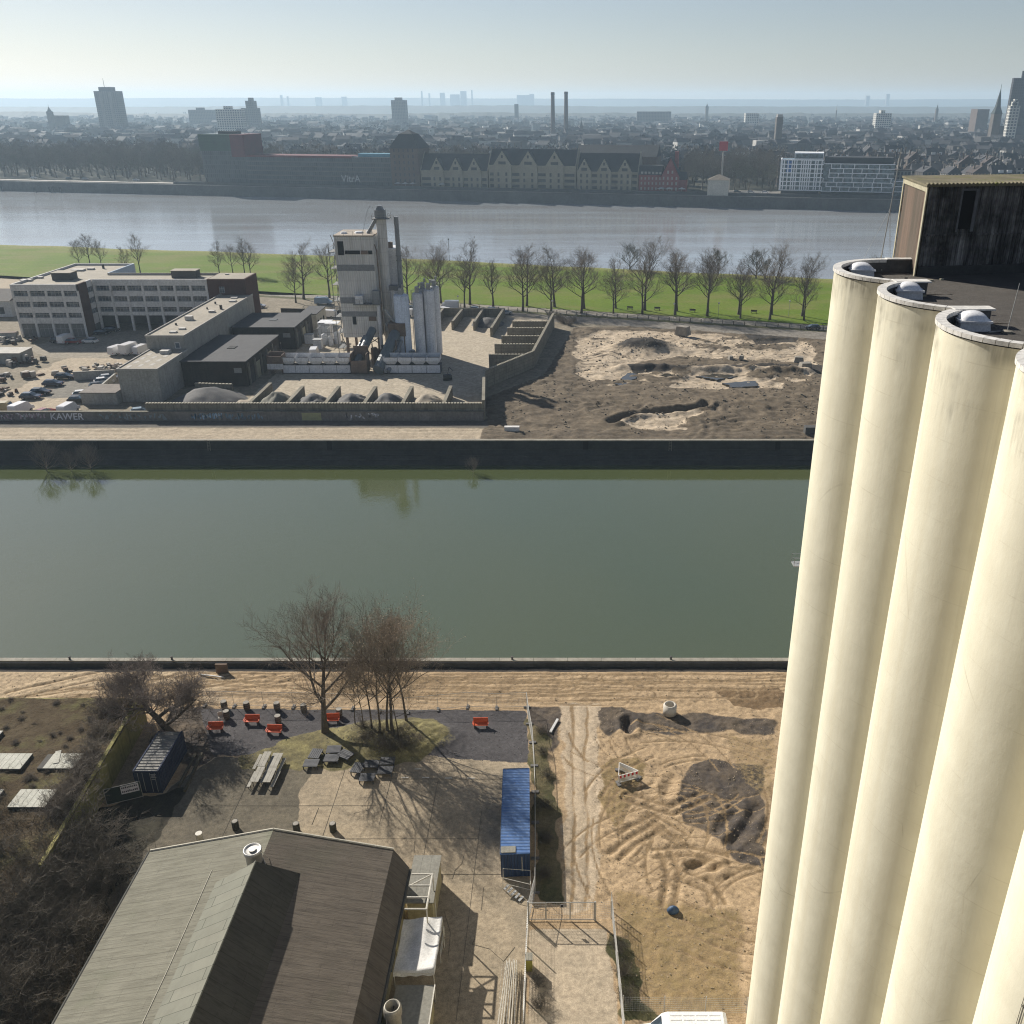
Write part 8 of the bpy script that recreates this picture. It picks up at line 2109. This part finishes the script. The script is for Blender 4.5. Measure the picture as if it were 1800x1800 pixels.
# ---- parks and street trees of the far bank
fm = [barkmat('far_twig_a', (.085, .072, .055), (.06, .052, .042)), barkmat('far_twig_b', (.08, .08, .05), (.058, .058, .04))]
ft_ = []
for k, (sd, h) in enumerate(((101, 20), (102, 17), (103, 22))):
    ft_.append(plant_tree('park_tree', None, 'tree', (0, 0, 0), grow(random.Random(sd), (0, 0, 0), h, 4, .4, nlimb=10, levels=3, up=.35, spread=.46, nch=(7, 7, 6), tipr=.06), M_bark, fm[k % 2], group='bare park trees on the far bank', n=4))
tr = random.Random(104); used_t = set(); spots = []
for _ in range(2600):
    u = tr.uniform(-10, 1600); d_ = tr.uniform(24, 190)
    ok = (u < 362 and d_ > 34) or (1195 < u < 1366 and d_ > 38) or (440 < u < 560 and 60 < d_ < 130) or (560 < u < 700 and 45 < d_ < 110) or (740 < u < 860 and 45 < d_ < 140)
    if not ok: continue
    s_ = SU(u, d_)
    if any((s_ - a) ** 2 + (d_ - b) ** 2 < 9.5 ** 2 for a, b in spots) or not free(s_, d_, 11): continue
    spots.append((s_, d_))
for s_, d_ in spots[:290]:
    k = tr.randrange(3); sc_ = tr.uniform(.85, 1.2)
    place(ft_[k], k not in used_t, FB(s_, d_, 2.3), tr.uniform(0, 6), (sc_ * 1.3, sc_ * 1.3, sc_), 'bare park tree standing on the far river bank'); used_t.add(k)
# the woods among and beyond the town, too dense to count
rs = np.random.RandomState(9); sg = []
pts_ = []
for _ in range(1500):
    d_ = 120 + 3300 * tr.random() ** 1.5; u = tr.uniform(-30, 1830); s_ = SU(u, d_); x, y, _z = FB(s_, d_); pts_.append((x, y, tr.uniform(9, 17) * (1 + d_ / 9000)))
lv = []
for x, y, h in pts_:
    n_ = 34
    a_ = rs.normal(size=(n_, 3)); a_ /= np.linalg.norm(a_, axis=1, keepdims=True); a_ *= (rs.rand(n_, 1) ** .4)
    for q in a_: lv.append((x + q[0] * h * .62, y + q[1] * h * .62, 2.4 + h * .55 + q[2] * h * .5, h * rs.uniform(.09, .17)))
me = seg_mesh('far_woods', [(0, 900, 1, 0, 900, 1.1, .05, .05)], M_wood, 3, lv, M('far_woods_brown', (.06, .054, .042), (.042, .042, .032), .02))
o = D.objects.new('far_woods', me); COL.objects.link(o); tag(o, kind='stuff')
# vehicles, awnings and steps along the far quay
fv = [(60, 'white', pw), (122, 'dark', pk), (150, 'silver', ps), (240, 'pale', pw), (1296, 'dark', pk), (1320, 'silver', ps), (1345, 'white', pw)]
for k, (u, nm, pm_) in enumerate(fv):
    key = ('car', pm_.name); s_ = SU(u, 24)
    dup(protos[key], FB(s_, 24, 2.65), BROT, 1.2, nm + ' car parked on the far quay, one of a scattered line', 'cars on the far quay')
M_umb = M('parasol_white', (.55, .54, .5))
up = None
for k, (u, lab) in enumerate(((700, 'white parasol before the brick tower'), (713, 'white parasol before the brick tower, middle one'), (726, 'white parasol beside the first granary'), (777, 'white parasol in front of the first granary gable'), (1162, 'white parasol at the red house'), (1176, 'white parasol before the red gable'), (1198, 'white parasol between red house and tower'))):
    loc = FB(SU(u, 9.5), 9.5, 4.0)
    if up is None:
        up = thing('parasol', lab, 'parasol', loc, 0, 'white parasols on the far quay'); MB().tube((0, 0, -1.6), (0, 0, 2.4), .08, .08, 5).build('pole', M_pole, up); MB().lathe([(3.0, 1.6), (.01, 2.7)], n=8).build('canopy', M_umb, up)
    else: dup(up, loc, .3 * k, 1, lab)
for k, (u, lab) in enumerate(((62, 'dark mooring post in the shallow water'), (89, 'mooring post leaning, at the shore'), (95, 'mooring post at the shore beside a leaning one'), (108, 'mooring post close to the dark quay'), (4, 'mooring post at the picture edge'))):
    o = MB().tube((0, 0, -3), (-.6, 0, 4.5), .8, .7, 8).build('mooring_post', M_slate); o.location = FB(SU(u, -6, -5), -6, -5); tag(o, lab, 'post', 'mooring posts')
